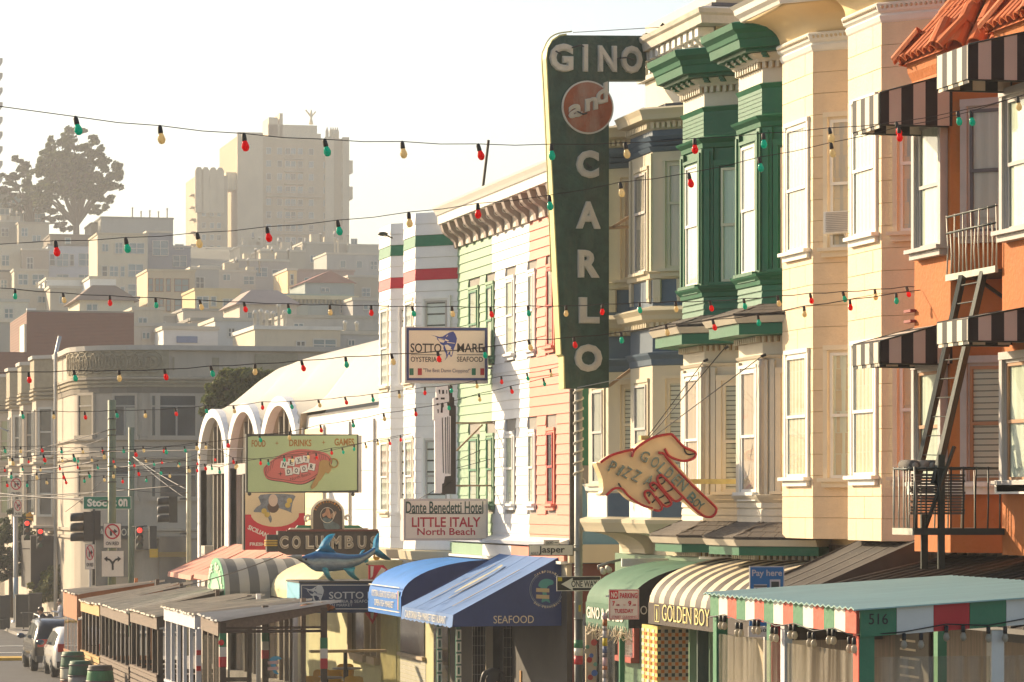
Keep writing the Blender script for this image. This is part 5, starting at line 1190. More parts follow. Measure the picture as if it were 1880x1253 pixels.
pole_y = mat('yellow_rust', (.55, .44, .16), .7, .2, 8, .3, dirt=.7, dirtcol=(.40, .16, .02))
MB().box(onY(1268, YH), onY(1356, YH), YH+.06, YH+.18, zat(889, -.8, YH), zat(880, -.8, YH)).build('arm', pole_y, hs)
for a, b in (((1186, 806), (1292, 664, -.84)), ((1190, 806), (1330, 640, -.7)), ((1196, 805), (1398, 655, -.85))):
    m = MB(); q = P(*b) if True else 0; m.tube([Q(a[0], a[1], YH+.05), q], .008, 4); m.build('guy_wire', darkmetal, hs); MB().bar(q, q+Vector((.06, -.03, .03)), .04).build('eye_bolt', darkmetal, hs)
MB().box(onY(1177, YH), onY(1192, YH), YH+.0, YH+.14, zat(808, -2, YH), zat(800, -2, YH)).build('bracket', pole_y, hs)

# ---- light pole at the alley corner with wound garland, street name and one-way plates
YP, XP = 57.0, -.88
gm = mat('grey_pole', (.22, .23, .22), .5, .15, 4, .1, metal=.3); zgp = gz(XP, YP)+.13
lp = thing('street_pole', (XP, YP, zgp), 'grey street pole wound with white garland and banded green, white and red', 'pole')
ztop = zat(712, XP, YP); m = MB(); m.tube([(XP, YP, zgp), (XP, YP, ztop)], .075, 12); m.build('pole', gm, lp)
gar = mat('pale_garland', (.50, .46, .38), .8, .2, 12, .3); zg1 = zat(880, XP, YP)
m = MB(); n = 90; m.tube([(XP+.085*cos(2*pi*9*k/n), YP+.085*sin(2*pi*9*k/n), zg1+(ztop-zg1)*k/n) for k in range(n+1)], .018, 5); m.build('garland', gar, lp)
m = MB(); m.tube([(XP+.1, YP-.04, zg1), (XP+.17, YP-.05, zg1-.5), (XP+.16, YP-.05, zg1-.8), (XP+.06, YP-.06, zg1-.95)], .014, 5); m.build('cable', gar, lp)
for k, (y0, y1, c) in enumerate(((1175, 1190, (.02, .17, .08)), (1190, 1204, (.60, .57, .5)), (1204, 1220, (.45, .02, .03)))):
    m = MB(); m.tube([(XP, YP, zat(y1, XP, YP)), (XP, YP, zat(y0, XP, YP))], .079, 14); m.build('band', mat('band%d' % k, c, .5), lp)
m = MB(); m.tube([(XP, YP, zgp), (XP, YP, zat(1136, XP, YP))], .077, 12); m.build('dark_sleeve', mat('sleeve', (.06, .06, .055), .5), lp)
for z in (1000, 1010, 1040, 1050, 1105, 1135): m = MB(); m.tube([(XP, YP, zat(z+2, XP, YP)), (XP, YP, zat(z, XP, YP))], .084, 12); m.build('clamp', gm, lp)
MB().fb(Fr((XP-.02, YP-.08), (XP+.02, YP-.08)), 0, .04, zat(1123, XP, YP), zat(1111, XP, YP), 0, .004).build('sticker', mat('sticker_yellow', (.55, .42, .02), .6), lp)
signw = mat('sign_white', (.72, .67, .58), .45, .06, 5, .05, dirt=.15, dirtcol=(.35, .3, .25)); ink = mat('sign_ink', (.015, .015, .015), .5)
js = thing('street_name_sign', Q(1010, 1020, YP-.12), 'white street name plate reading Jasper with a 000 number tab', 'sign')
board(js, YP-.1, 971, 1053, 1000, 1021, .02, ink, 'border'); board(js, YP-.12, 972.5, 1051.5, 1001.5, 1019.5, .01, signw); put(js, YP-.13, 'Jasper', 989, 1037, 1003, 1019, ink, .0, .012, .003)
board(js, YP-.1, 999, 1027, 992, 1001, .02, ink, 'border'); board(js, YP-.12, 1000, 1026, 993, 1000.5, .01, signw, 'number_tab'); put(js, YP-.13, '000', 1002, 1016, 994, 999.5, ink, 0, .0, .003); put(js, YP-.13, '-', 1018, 1024, 996, 997.2, ink, 0, .02, .003)
put(js, YP-.13, 'ADULT', 975, 988, 1014, 1019, ink, 0, 0, .002); MB().box(onY(1050, YP), XP, YP-.08, YP-.04, zat(1012, XP, YP), zat(1006, XP, YP)).build('bracket', gm, js)
ow = thing('one_way_sign', Q(1062, 1084, YP-.15), 'black and white ONE WAY arrow plate pointing left on the garlanded pole', 'sign')
f = sframe(YP-.12, 1022, 1103); z0, z1 = zat(1085, XP, YP), zat(1058, XP, YP); m = MB(); m.fb(f, 0, f.L, z0, z1, -.01, 0); m.build('border', signw, ow); m = MB(); m.fb(f, .012, f.L-.012, z0+.012, z1-.012, 0, .004); m.build('panel', ink, ow)
pl2('arrow', [(1027, 1072.5), (1048, 1061), (1048, 1066), (1098, 1064.5), (1098, 1079.5), (1048, 1079.5), (1048, 1084)], .135-.005, .139, signw, ow, YP)
put(ow, YP-.14, 'ONE WAY', 1049, 1096, 1066.5, 1078.5, ink, .0, .018, .003); board(ow, YP-.138, 1024, 1032, 1060.5, 1067.5, .002, mat('sticker_yellow'), 'sticker')

# ---- generic lightbox
def lightbox(Y, px0, px1, py0, py1, label, rim, face, th=.3, fw=3):
    t = thing('projecting_sign', Q(px0, py1, Y), label, 'sign', None); board(t, Y, px0, px1, py0, py1, th, rim, 'case'); board(t, Y-.004, px0+fw, px1-fw, py0+fw, py1-fw, .003, face, 'face', .006); return t
YS = 67.6
faceb = mat('sign_cream', (.84, .69, .50), .4, .05, 1.2, .0); lav = mat('sign_rim', (.58, .50, .45), .5, .08, 3, .05, dirt=.2); navy = mat('navy', (.025, .045, .16), .5, .08, 3, 0); inkb = mat('warm_ink', (.035, .02, .018), .5)
sm_ = lightbox(YS, 743.5, 896, 600, 703, 'cream lightbox sign reading SOTTO MARE with a leaping marlin in a blue border', lav, faceb, .35, 6.5)
fr = MB()
for x0, x1, y0, y1 in ((747, 894, 602.5, 607), (747, 894, 694.5, 699), (747, 750.5, 607, 694.5), (890.5, 894, 607, 694.5)): pl(fr, YS, [(x0, y0), (x1, y0), (x1, y1), (x0, y1)], .008, .016)
fr.build('border', navy, sm_)
sc_ = lambda q: [(740+x/10.44, 590+y/10.44) for x, y in q]
for s, x0, x1, y0, y1, m, bo in (('SOTTO', 140, 732, 425, 600, inkb, .014), ('MARE', 1035, 1530, 425, 595, inkb, .014), ('OYSTERIA &', 145, 745, 680, 780, inkb, .008), ('SEAFOOD', 1030, 1528, 680, 778, inkb, .008), ('"The Best Damn Cioppino!"', 385, 1285, 905, 1000, mat('violet_ink', (.09, .06, .12), .5), .0)):
    (a, b), (c, d) = sc_([(x0, y0), (x1, y1)]); put(sm_, YS, s, a, c, b, d, m, .014, bo, .003)
for x0, x1, c in ((122, 198, green_t), (280, 358, red_t), (1315, 1390, green_t), (1478, 1552, red_t)): pl2('flag_block', sc_([(x0, 905), (x1, 905), (x1, 1035), (x0, 1035)]), .012, .018, c, sm_, YS)
for x0, x1 in ((145, 735), (1035, 1528)): pl2('rule', sc_([(x0, 640), (x1, 640), (x1, 652), (x0, 652)]), .012, .016, inkb, sm_, YS)
def marlin(par, Y, tr, mb_, mw, o=.012):
    """emblem outlined on a unit drawing, tr maps it to photo pixels"""
    body = [(530, 262), (700, 305), (760, 295), (830, 250), (890, 215), (960, 198), (1000, 250), (1030, 330), (1020, 400), (1000, 460), (975, 520), (955, 600), (935, 670), (910, 690), (900, 650), (860, 640), (850, 690), (790, 760), (830, 690), (820, 620), (790, 570), (770, 520), (775, 470), (720, 440), (680, 380), (640, 335), (660, 325), (610, 290)]
    pl2('emblem', tr(body), o, o+.005, mb_, par, Y)
    for q in ([(660, 325), (800, 375), (770, 415), (700, 400)], [(800, 340), (880, 375), (860, 390), (800, 370)], [(790, 460), (850, 450), (920, 500), (890, 580), (860, 610), (820, 540)], [(905, 530), (950, 560), (925, 660), (900, 640)], [(840, 400), (990, 420), (985, 432), (840, 414)], [(820, 300), (850, 260), (858, 268), (832, 305)], [(700, 330), (780, 345), (782, 352), (700, 338)], [(840, 600), (870, 610), (850, 640)]):
        pl2('emblem_detail', tr(q), o+.005, o+.008, mw, par, Y)
marlin(sm_, YS, sc_, mat('marlin_blue', (.05, .07, .27), .5), faceb)
m = MB(); 
for y in (655, 676): m.bar(Q(895, y, YS+.15), Q(912, y, YS+.15), .04)
m.build('bracket', rust, sm_)
m = MB(); m.tube([Q(895, 676, YS), Q(912, 680, YS), Q(918, 700, YS), Q(917, 770, YS), Q(905, 777, YS)], .014, 5); m.build('conduit', lav, sm_)
ts_ = thing('tower_sign', Q(800, 912, YS), 'black and white cut-out sign of a fluted tower between the two lightboxes', 'sign')
tc = lambda q: [(680+x/3.915, 660+y/3.915) for x, y in q]
pl2('shadow_panel', tc([(552, 190), (590, 190), (590, 270), (603, 275), (603, 330), (615, 335), (615, 970), (510, 970), (510, 850), (552, 800)]), -.06, 0, blk, ts_, YS)
pl2('tower_panel', tc([(468, 195), (552, 190), (560, 270), (560, 405), (572, 410), (572, 838), (530, 842), (522, 890), (510, 895), (508, 960), (460, 962), (458, 440), (447, 435), (447, 280), (468, 275)]), 0, .08, mat('tower_white', (.85, .79, .75), .5), ts_, YS)
for q in ([(484, 220), (496, 220), (496, 250), (490, 250)], [(510, 222), (524, 222), (524, 250), (510, 250)], [(540, 222), (546, 222), (546, 248), (540, 248)], [(466, 278), (482, 278), (482, 292), (466, 292)], [(500, 276), (528, 276), (528, 290), (500, 290)], [(470, 318), (484, 316), (484, 332), (470, 332)], [(502, 318), (510, 312), (520, 316), (522, 340), (514, 350), (514, 385), (500, 385)], [(476, 360), (485, 360), (485, 388), (478, 388)], [(508, 420), (514, 420), (522, 818), (516, 818)], [(531, 418), (537, 418), (540, 822), (534, 822)], [(546, 412), (551, 412), (556, 822), (550, 822)], [(558, 412), (562, 412), (568, 826), (563, 826)]):
    pl2('tower_detail', tc(q), .08, .086, blk, ts_, YS)
for y, x1 in ((777, 918), (892, 918)): MB().bar(Q(836, y, YS+.04), Q(x1, y, YS+.04), .035).build('arm', rust, ts_)
MB().bar(Q(838, 828, YS+.05), Q(886, 780, YS+.05), .035).build('arm', rust, ts_)
for a, b in (((838, 846), (882, 827)), ((838, 860), (955, 829)), ((770, 916), (836, 880))):
    m = MB(); m.tube([Q(*a, YS), Q(*b, YS)], .007, 4); m.build('guy_wire', darkmetal, ts_)
db = lightbox(YS, 741, 896, 916, 993, 'white lightbox sign reading Dante Benedetti Hotel LITTLE ITALY North Beach', lav, mat('sign_cream2', (.76, .66, .54), .4, .05, 1.2, 0), .35, 4)
put(db, YS, 'Dante Benedetti Hotel', 745, 887, 921, 943, mat('deep_green', (.02, .06, .04), .5), .014, .014, .004); pl2('rule', [(751, 942.5), (886, 942.5), (886, 944), (751, 944)], .012, .016, inkb, db, YS)
redi = mat('red_ink', (.42, .012, .03), .5); put(db, YS, 'LITTLE ITALY', 756, 882, 950, 968, redi, .014, .018, .004); put(db, YS, 'North Beach', 766, 872, 970, 983, redi, .014, .012, .004)

# ---- green billboard NEXT DOOR
YN = 80.
nd = thing('billboard', Q(452, 905, YN), 'large sage green billboard reading FOOD DRINKS GAMES with pink NEXT DOOR key tag', 'sign')
board(nd, YN, 452, 658, 797, 905, .18, darkmetal, 'frame'); sg = mat('sage_board', (.36, .43, .22), .55, .08, .8, 0)
pl2('face', [(455, 801.5), (655, 799.5), (655, 900.5), (455, 904)], .0, .02, sg, nd, YN)
nc = lambda q: [(320+x/3.915, 680+y/3.915) for x, y in q]
gold_i = mat('gold_ink', (.30, .13, .02), .6); pinkt = mat('key_tag', (.50, .12, .10), .5, .08, 2, 0); inkm = mat('maroon_ink', (.06, .025, .025), .5)
for s, x0, x1, y0, y1 in (('FOOD', 555, 655, 502, 552), ('DRINKS', 825, 985, 498, 548), ('GAMES', 1150, 1292, 490, 543)):
    (a, b), (c, d) = nc([(x0, y0), (x1, y1)]); put(nd, YN, s, a, c, b, d, gold_i, .022, .03, .004)
def star(par, Y, cx, cy, r, m, o): pl2('star', [(cx+(r if k % 2 == 0 else r*.22)*sin(pi*k/4), cy-(r if k % 2 == 0 else r*.22)*cos(pi*k/4)) for k in range(8)], o, o+.004, m, par, Y)
for x, y in nc([(737, 525), (1072, 519)]): star(nd, YN, x, y, 4.5, gold_i, .022)
tagp = smooth_pts(nc([(640, 715), (660, 680), (760, 610), (880, 570), (1000, 575), (1095, 600), (1130, 640), (1120, 680), (1080, 720), (1000, 780), (910, 818), (780, 800), (680, 785), (650, 760)]), 4)
pl2('key_tag', [(x+1, y+1.5) for x, y in tagp], .02, .022, inkm, nd, YN); pl2('key_tag', tagp, .022, .028, pinkt, nd, YN)
inner = [(558+(x-558)*.94+ -2.0*0, 858+(y-858)*.9) for x, y in tagp]; cx_ = sum(x for x, y in tagp)/len(tagp); cy_ = sum(y for x, y in tagp)/len(tagp)
m = MB(); q = [(cx_+(x-cx_)*.95, cy_+(y-cy_)*.88) for x, y in tagp]; m.tube([Q(x, y, YN-.03) for x, y in q+[q[0]]], .006, 4); m.build('outline', inkm, nd)
for k in range(4):
    for x0, x1 in ((655, 668), (1040, 1062)):
        (a, b), (c, d) = nc([(x0+16*k, 760-18*k+ (0 if x0 < 900 else -120)), (x1+16*k, 690-14*k+(0 if x0 < 900 else -60))]) if x0 < 900 else nc([(1040+14*k, 600+3*k), (1052+14*k, 665)])
        m = MB(); m.bar(Q(a, b, YN-.03), Q(c, d, YN-.03), .008); m.build('tag_stripe', inkm, nd)
tilew = mat('tile_white', (.62, .58, .52), .5)
for ch, cx, cy, an in (('N', 787, 680, 10), ('E', 840, 663, 8), ('X', 893, 648, -12), ('T', 945, 640, 5), ('D', 820, 730, -8), ('O', 875, 722, 8), ('O', 930, 708, -10), ('R', 985, 694, 10)):
    (x, y), = nc([(cx, cy)]); a = radians(an); r = 6.3
    sq = lambda r: [(x+r*(cos(a)*u-sin(a)*v), y+r*(sin(a)*u+cos(a)*v)) for u, v in ((-1, -1), (1, -1), (1, 1), (-1, 1))]
    pl2('letter_tile', [(p+.8, q+1.) for p, q in sq(r)], .028, .03, inkm, nd, YN); pl2('letter_tile', sq(r), .03, .034, tilew, nd, YN)
    p0 = (x-3*cos(a)-4*sin(a)*-1*1, y-3*sin(a)+4*cos(a)); p1 = (p0[0]+6*cos(a), p0[1]+6*sin(a)); tilt_text(nd, YN, ch, (x-3*cos(a)-4*sin(a), y-3*sin(a)+4*cos(a)), (x+3*cos(a)-4*sin(a), y+3*sin(a)+4*cos(a)), 8.2, ink, .03, o=.034, th=.004, name='letter')
for x, y in nc([(762, 745), (1013, 632)]): star(nd, YN, x, y, 5, inkm, .029)
(a, b), (c, d) = nc([(835, 795), (980, 752)]); tilt_text(nd, YN, 'North Beach', (a, b), (c, d), 5.5, inkm, .0, o=.029, th=.004)
keym = mat('brass_key', (.34, .20, .06), .45, .1, 4, .1)
pl2('key', nc([(1040, 660), (1065, 645), (1105, 650), (1135, 690), (1125, 720), (1105, 745), (1085, 735), (1060, 775), (1050, 790), (1035, 800), (1025, 825), (1000, 850), (985, 855), (978, 840), (1030, 740), (1035, 700)]), .034, .05, keym, nd, YN)
m = MB(); (x, y), = nc([(1148, 668)]); m.tube([Q(x+7.5*cos(2*pi*k/14), y+8*sin(2*pi*k/14), YN-.05) for k in range(15)], .018, 5, caps=False); m.build('key_ring', keym, nd)
for px, py in ((458, 907), (648, 908)): m = MB(); m.ball(Q(px, py, YN), .05, 8, 5); m.build('lamp', darkmetal, nd)
for px in (662,): MB().box(onY(658, YN), onY(664, YN), YN+.0, YN+.1, zat(905, -.5, YN), zat(800, -.5, YN)).build('mount', mat('grey_trim'), nd)

# ---- red and cream Sicilian sign
YC = 88.
ss = thing('projecting_sign', Q(447, 1010, YC), 'tall red and cream sign reading SICILIAN FRESH with a winged head emblem', 'sign')
board(ss, YC, 447, 560, 870, 1010, .25, darkmetal, 'case'); crm = mat('sign_peach', (.66, .50, .30), .5, .04, 2, 0)
cc = lambda q: [(430+x/5.22, 780+y/5.22) for x, y in q]
pl2('face', cc([(105, 480), (672, 480), (672, 1190), (105, 1200)]), .0, .01, crm, ss, YC)
redp = cc([(105, 862), (160, 862)]+[(390-235*cos(pi*k/12), 850+130*sin(pi*k/12)) for k in range(1, 12)]+[(620, 850), (672, 848), (672, 1190), (105, 1200)])
pl2('red_field', redp, .01, .014, mat('sign_red', (.50, .012, .03), .45), ss, YC)
wt = mat('sign_white'); (a, b), (c, d) = cc([(125, 1005), (405, 1095)]); tilt_text(ss, YC, 'SICILIAN', (a, b-1), (c-18, d-2), 8.5, wt, .03, o=.014, th=.004); tilt_text(ss, YC, 'FRESH SEAFOOD', cc([(148, 1160)])[0], cc([(560, 1165)])[0], 6, wt, .03, o=.014, th=.004)
bg_ = mat('emblem_grey', (.16, .17, .19), .6, .5, 9, 0)
for q in ([(250, 672), (565, 672), (560, 740), (545, 830), (560, 850), (490, 820), (400, 800), (340, 840), (360, 900), (345, 940), (310, 860), (250, 840), (185, 835), (215, 790), (255, 760)],): pl2('emblem', smooth_pts(cc(q), 3), .014, .018, bg_, ss, YC)
disc(ss, Q(*cc([(372, 725)])[0], YC), .17, mat('emblem_face', (.55, .40, .30), .6), .018, .022, 'emblem_face', 16, .75)
for x, y in cc([(285, 828), (315, 862), (512, 772), (528, 728)]): disc(ss, Q(x, y, YC), .075, mat('lemon', (.55, .38, .08), .6), .018, .022, 'emblem_lemon', 12)
for u in (0,): disc(ss, Q(*cc([(372, 790)])[0], YC), .16, mat('emblem_dark', (.10, .06, .045), .7), .016, .02, 'emblem_collar', 14)

# ---- brown Columbus sign with arched top
YB = 78.5
cs_ = thing('arched_sign', Q(505, 1022, YB), 'dark brown neon sign reading COLUMBUS under an arched crest with scrolls', 'sign')
brn = mat('sign_brown', (.055, .040, .032), .6, .2, 3, .1); brim = mat('sign_brim', (.13, .03, .02), .6)
kc = lambda q: [(430+x/5.22, 780+y/5.22) for x, y in q]
pl2('panel', kc([(420, 1020), (1425, 1020), (1425, 1240), (1400, 1250), (520, 1250), (420, 1210)]), -.3, 0, brn, cs_, YB)
pl2('crest', kc([(745, 1020), (745, 850)]+[(895-150*cos(pi*k/14), 850-132*sin(pi*k/14)) for k in range(1, 14)]+[(1045, 850), (1045, 1020)]), -.2, .04, brn, cs_, YB)
m = MB(); q = kc([(745, 1000), (745, 850)]+[(895-150*cos(pi*k/14), 850-132*sin(pi*k/14)) for k in range(1, 14)]+[(1045, 850), (1045, 1000)]); m.tube([Q(x, y, YB-.05) for x, y in q], .03, 6); m.build('crest_rim', ltr, cs_)
pl2('top_rail', kc([(500, 1005), (1375, 1003), (1375, 1022), (500, 1024)]), .0, .06, brim, cs_, YB)
for x0, x1 in ((590, 745), (1050, 1230)): pl2('green_band', kc([(x0, 990), (x0+20 if x0 < 700 else x0, 965), (x1 if x0 < 700 else x1-40, 965), (x1, 990)]), -.1, .03, green_t, cs_, YB); pl2('cream_band', kc([(x0-70 if x0 < 700 else x0, 1008), (x0-50 if x0 < 700 else x0, 990), (x1 if x0 < 700 else x1+60, 990), (x1 if x0 < 700 else x1+40, 1008)]), -.1, .02, ltr, cs_, YB)
for cx, sg_ in ((712, 1), (1085, -1)):
    m = MB(); x, y = kc([(cx, 895)])[0]; pts = [(x+sg_*-1*(7-.9*t)*cos(t*1.1-1.2), y-(7-.9*t)*sin(t*1.1-1.2)) for t in [k*.45 for k in range(13)]]
    m.tube([Q(a, b, YB-.04) for a, b in pts], .035, 6); m.build('scroll', ltr, cs_)
for i, ch in enumerate('COLUMBUS'):
    x0 = (433, 551, 684, 775, 925, 1058, 1180, 1305)[i]; w = (85, 85, 80, 78, 100, 85, 85, 88)[i]; (a, b), (c, d) = kc([(x0, 1070), (x0+w, 1190)])
    put(cs_, YB, ch, a, c, b-1, d, ltr, .0, .05, .05, 'letter'); put(cs_, YB, ch, a+.8, c-.8, b-.2, d-.8, mat('inner_letter', (.30, .24, .17), .6), .05, .0, .012, 'letter_tube')
A_ = kc([(895, 860)])[0]
for k, ch in enumerate('SANFRANCISCO'):
    t = radians(158-12.4*k); x, y = kc([(895-118*cos(pi-t)*1.0, 850-108*sin(t))])[0]; x = kc([(895+118*cos(t), 0)])[0][0]
    an = radians(90)-t; tilt_text(cs_, YB, ch, (x-1.5*cos(an), y+1.5*sin(an)*-1+1.5), (x+1.5*cos(an), y+1.5*sin(an)+1.5), 4.6, mat('amber_ink', (.50, .20, .02), .5), .03, o=.045, th=.004, name='letter')
m = MB(); (x, y), = kc([(892, 868)]); m.tube([Q(x+12.5*cos(2*pi*k/20), y+14*sin(2*pi*k/20), YB-.05) for k in range(21)], .008, 4, caps=False); m.build('emblem_ring', ltr, cs_)
for q, c in (([(880, 800), (900, 800), (915, 840), (925, 900), (905, 905), (880, 870), (850, 885), (840, 860), (870, 840)], (.38, .20, .12)), ([(850, 895), (920, 900), (945, 930), (1000, 960), (1005, 1000), (920, 1005), (870, 1000), (850, 950)], (.09, .12, .12)), ([(925, 860), (965, 830), (975, 850), (940, 900)], (.35, .22, .14))):
    pl2('emblem', smooth_pts(kc(q), 3), .045, .05, mat('emb%.2f' % c[0], c, .6, .4, 8, 0), cs_, YB)
for k, y in enumerate((1105, 1128, 1150)): MB().slab([tuple(Q(*kc([(305, y)])[0], YB)), tuple(Q(*kc([(415, y)])[0], YB)), tuple(Q(*kc([(415, y+14)])[0], YB)), tuple(Q(*kc([(305, y+14)])[0], YB))], (0, .3, 0)).build('end_band', mat('brass_band', (.45, .28, .05), .35, metal=.3), cs_)
board(cs_, YB+.05, *[kc([(x, 0)])[0][0] for x in (312, 420)], kc([(0, 1055)])[0][1], kc([(0, 1220)])[0][1], .2, darkmetal, 'end_cap')
disc(cs_, Q(691, 1023, YB), .085, mat('amber_lens', (.55, .26, .02), .3), 0, .03, 'lens', 14)
for y in (978, 1008): MB().bar(Q(703, y, YB+.05), Q(719, y, YB+.05), .04).build('arm', darkmetal, cs_)
m = MB(); m.tube([Q(703, 1032, YB), Q(720, 1052, YB)], .01, 4); m.build('guy_wire', darkmetal, cs_)

# ---- dark blue box sign over the seafood restaurant and the swordfish on it
YT = 72.6
xb0 = onY(551, YT); yb1 = onX(527.5, xb0); ztt, zbb = zat(1071, xb0, YT), zat(1126, xb0, YT)
bs_ = thing('box_sign', (xb0, YT, zbb), 'dark blue box sign reading SOTTO OYSTERIA & SEAFOOD under the swordfish', 'sign')
nv = mat('deep_blue', (.018, .035, .085), .4, .08, 2, 0); cy_ = mat('cyan_sunlit', (.16, .42, .55), .45, .1, 2, 0)
MB().box(xb0, .4, YT, yb1, zbb, ztt).build('case', nv, bs_); MB().box(xb0-.01, xb0, YT+.05, yb1, zbb, ztt).build('end_panel', cy_, bs_)  # street-facing end coloured bright cyan as if sunlit
MB().box(xb0-.03, .4, YT-.03, yb1+.03, ztt, ztt+.04).build('cap', darkmetal, bs_)
fr = MB()
for x0, x1, y0, y1 in ((553, 690, 1074, 1075.4), (553, 690, 1117.5, 1119), (553, 554, 1075, 1118)): pl(fr, YT, [(x0, y0), (x1, y0), (x1, y1), (x0, y1)], .0, .01)
fr.build('border', signw, bs_)
put(bs_, YT, 'SOTTO MARE', 604, 723, 1087, 1100, mat('pale_letter', (.55, .54, .52), .5), .004, .01, .004); put(bs_, YT, 'OYSTERIA & SEAFOOD RESTAURANT', 601, 745, 1102, 1107.5, mat('pale_letter'), .004, .0, .004); put(bs_, YT, 'FISH MARKET', 601, 647, 1109, 1114, mat('pale_letter'), .004, 0, .004)
ms_ = lambda q: [(555+(x-530)*.079, 1074+(y-198)*.078) for x, y in q]
marlin(bs_, YT, ms_, mat('pale_letter'), nv, .002)
# swordfish: lofted body, fins as tapered plates
YF = YT+.5
fs = thing('swordfish_sculpture', Q(630, 1068, YF), 'blue swordfish sculpture with silver belly mounted on top of the box sign', 'sculpture')
fc = lambda x, y: (540+x/8.95, 960+y/8.95)
def fishmat():
    m = bpy.data.materials.new('fish_skin'); nt = nodes_of(m); L = nt.links; o = N(nt, 'ShaderNodeOutputMaterial'); b = N(nt, 'ShaderNodeBsdfPrincipled'); b.inputs['Roughness'].default_value = .28
    a = N(nt, 'ShaderNodeAttribute'); a.attribute_name = 'belly'; cr = N(nt, 'ShaderNodeValToRGB'); e = cr.color_ramp.elements
    e[0].position = 0; e[0].color = (.01, .13, .20, 1); e[1].position = .22; e[1].color = (.16, .20, .24, 1)
    for p, c in ((.42, (.34, .34, .30)), (.6, (.20, .27, .28)), (.68, (.01, .055, .14)), (.85, (.01, .09, .26)), (1., (.02, .20, .42))):
        k = e.new(p); k.color = (*c, 1)
    L.new(a.outputs['Fac'], cr.inputs[0]); nz = N(nt, 'ShaderNodeTexNoise'); nz.inputs['Scale'].default_value = 14; mx = N(nt, 'ShaderNodeMix', data_type='RGBA', blend_type='OVERLAY'); mx.inputs[0].default_value = .5
    L.new(cr.outputs[0], mx.inputs[6]); L.new(nz.outputs[0], mx.inputs[7]); L.new(mx.outputs[2], b.inputs['Base Color']); L.new(b.outputs[0], o.inputs[0]); return m
st = [(-10, 553, 556), (60, 562, 580), (130, 552, 640), (200, 525, 700), (280, 498, 765), (360, 465, 805), (450, 470, 812), (560, 480, 805), (680, 488, 800), (780, 505, 785), (880, 518, 765), (980, 520, 730), (1080, 518, 690), (1160, 495, 640), (1240, 450, 580), (1300, 410, 530), (1340, 400, 480)]
b = MB(); n = 14; bel = []
for i, (x, yt, yb) in enumerate(st):
    cx, cyy = fc(x, (yt+yb)/2); c = Q(cx, cyy, YF); rz = (yb-yt)/2/8.95/FL*fwd(c.x, YF); ry = rz*.55
    for j in range(n):
        t = 2*pi*j/n; b.v.append((c.x, c.y+ry*cos(t), c.z+rz*sin(t))); bel.append((sin(t)+1)/2)
for i in range(len(st)-1):
    for j in range(n): b.f.append((i*n+j, i*n+(j+1) % n, (i+1)*n+(j+1) % n, (i+1)*n+j)); b.m.append(0); b.sm.append(True)
ob = b.build('body', fishmat(), fs); at = ob.data.attributes.new('belly', 'FLOAT', 'POINT'); at.data.foreach_set('value', bel)
finm = mat('fin_blue', (.01, .22, .40), .3, .35, 5, .1, spec=.6); fint = mat('fin_teal', (.02, .26, .30), .3, .4, 5, .1, spec=.6)
def fin(pts, y0, th, m, name='fin'):
    q = [Q(*fc(x, y), YF) for x, y in smooth_pts(pts, 3)]; v = []; k = len(q); c = sum(q, Vector())/k
    b_ = MB(); b_.v = [(p.x, YF+y0, p.z) for p in q]+[(c.x, YF+y0-th, c.z), (c.x, YF+y0+th, c.z)]
    b_.f = [(i, (i+1) % k, k) for i in range(k)]+[((i+1) % k, i, k+1) for i in range(k)]; b_.m = [0]*len(b_.f); b_.sm = [True]*len(b_.f); return b_.build(name, m, fs)
fin([(350, 485), (400, 420), (450, 320), (520, 230), (590, 190), (680, 183), (620, 240), (590, 320), (590, 400), (620, 470), (700, 500), (520, 510)], 0, .07, finm, 'dorsal_fin')
fin([(1240, 500), (1290, 400), (1300, 300), (1340, 220), (1390, 165), (1400, 200), (1380, 290), (1380, 400), (1400, 480), (1480, 540), (1590, 600), (1560, 615), (1460, 600), (1380, 560), (1320, 520), (1270, 530)], 0, .06, finm, 'tail_fin')
fin([(1070, 530), (1110, 460), (1165, 445), (1130, 490), (1150, 520)], 0, .02, finm, 'fin')
fin([(1140, 630), (1190, 600), (1230, 610), (1200, 650), (1160, 660)], 0, .02, fint, 'fin')
fin([(440, 740), (520, 740), (560, 830), (600, 920), (660, 970), (560, 950), (490, 880), (450, 810)], -.2, .06, fint, 'pectoral_fin')
fin([(790, 750), (900, 740), (990, 730), (975, 800), (1000, 870), (1060, 930), (1000, 940), (900, 880), (830, 800)], -.12, .06, fint, 'pelvic_fin')
m = MB(); m.tube([Q(*fc(120, 575), YF), Q(*fc(-30, 553), YF), Q(*fc(-130, 560), YF)], [.07, .03, .006], 8); m.build('bill', mat('bill', (.25, .25, .24), .3), fs)
m = MB(); q = [Q(*fc(x, y), YF-.09) for x, y in ((10, 572), (130, 620), (265, 690), (250, 700), (110, 645))]; m.slab(q, (0, -.02, 0)); m.build('mouth', blk, fs)
m = MB(); m.ball(Q(*fc(195, 600), YF-.13), .03, 8, 6); m.build('eye', blk, fs)
for x in (600, 1050): MB().bar(Q(*fc(x, 960), YF-.15), Q(*fc(x, 985), YF-.1), .04).build('mount', darkmetal, fs)
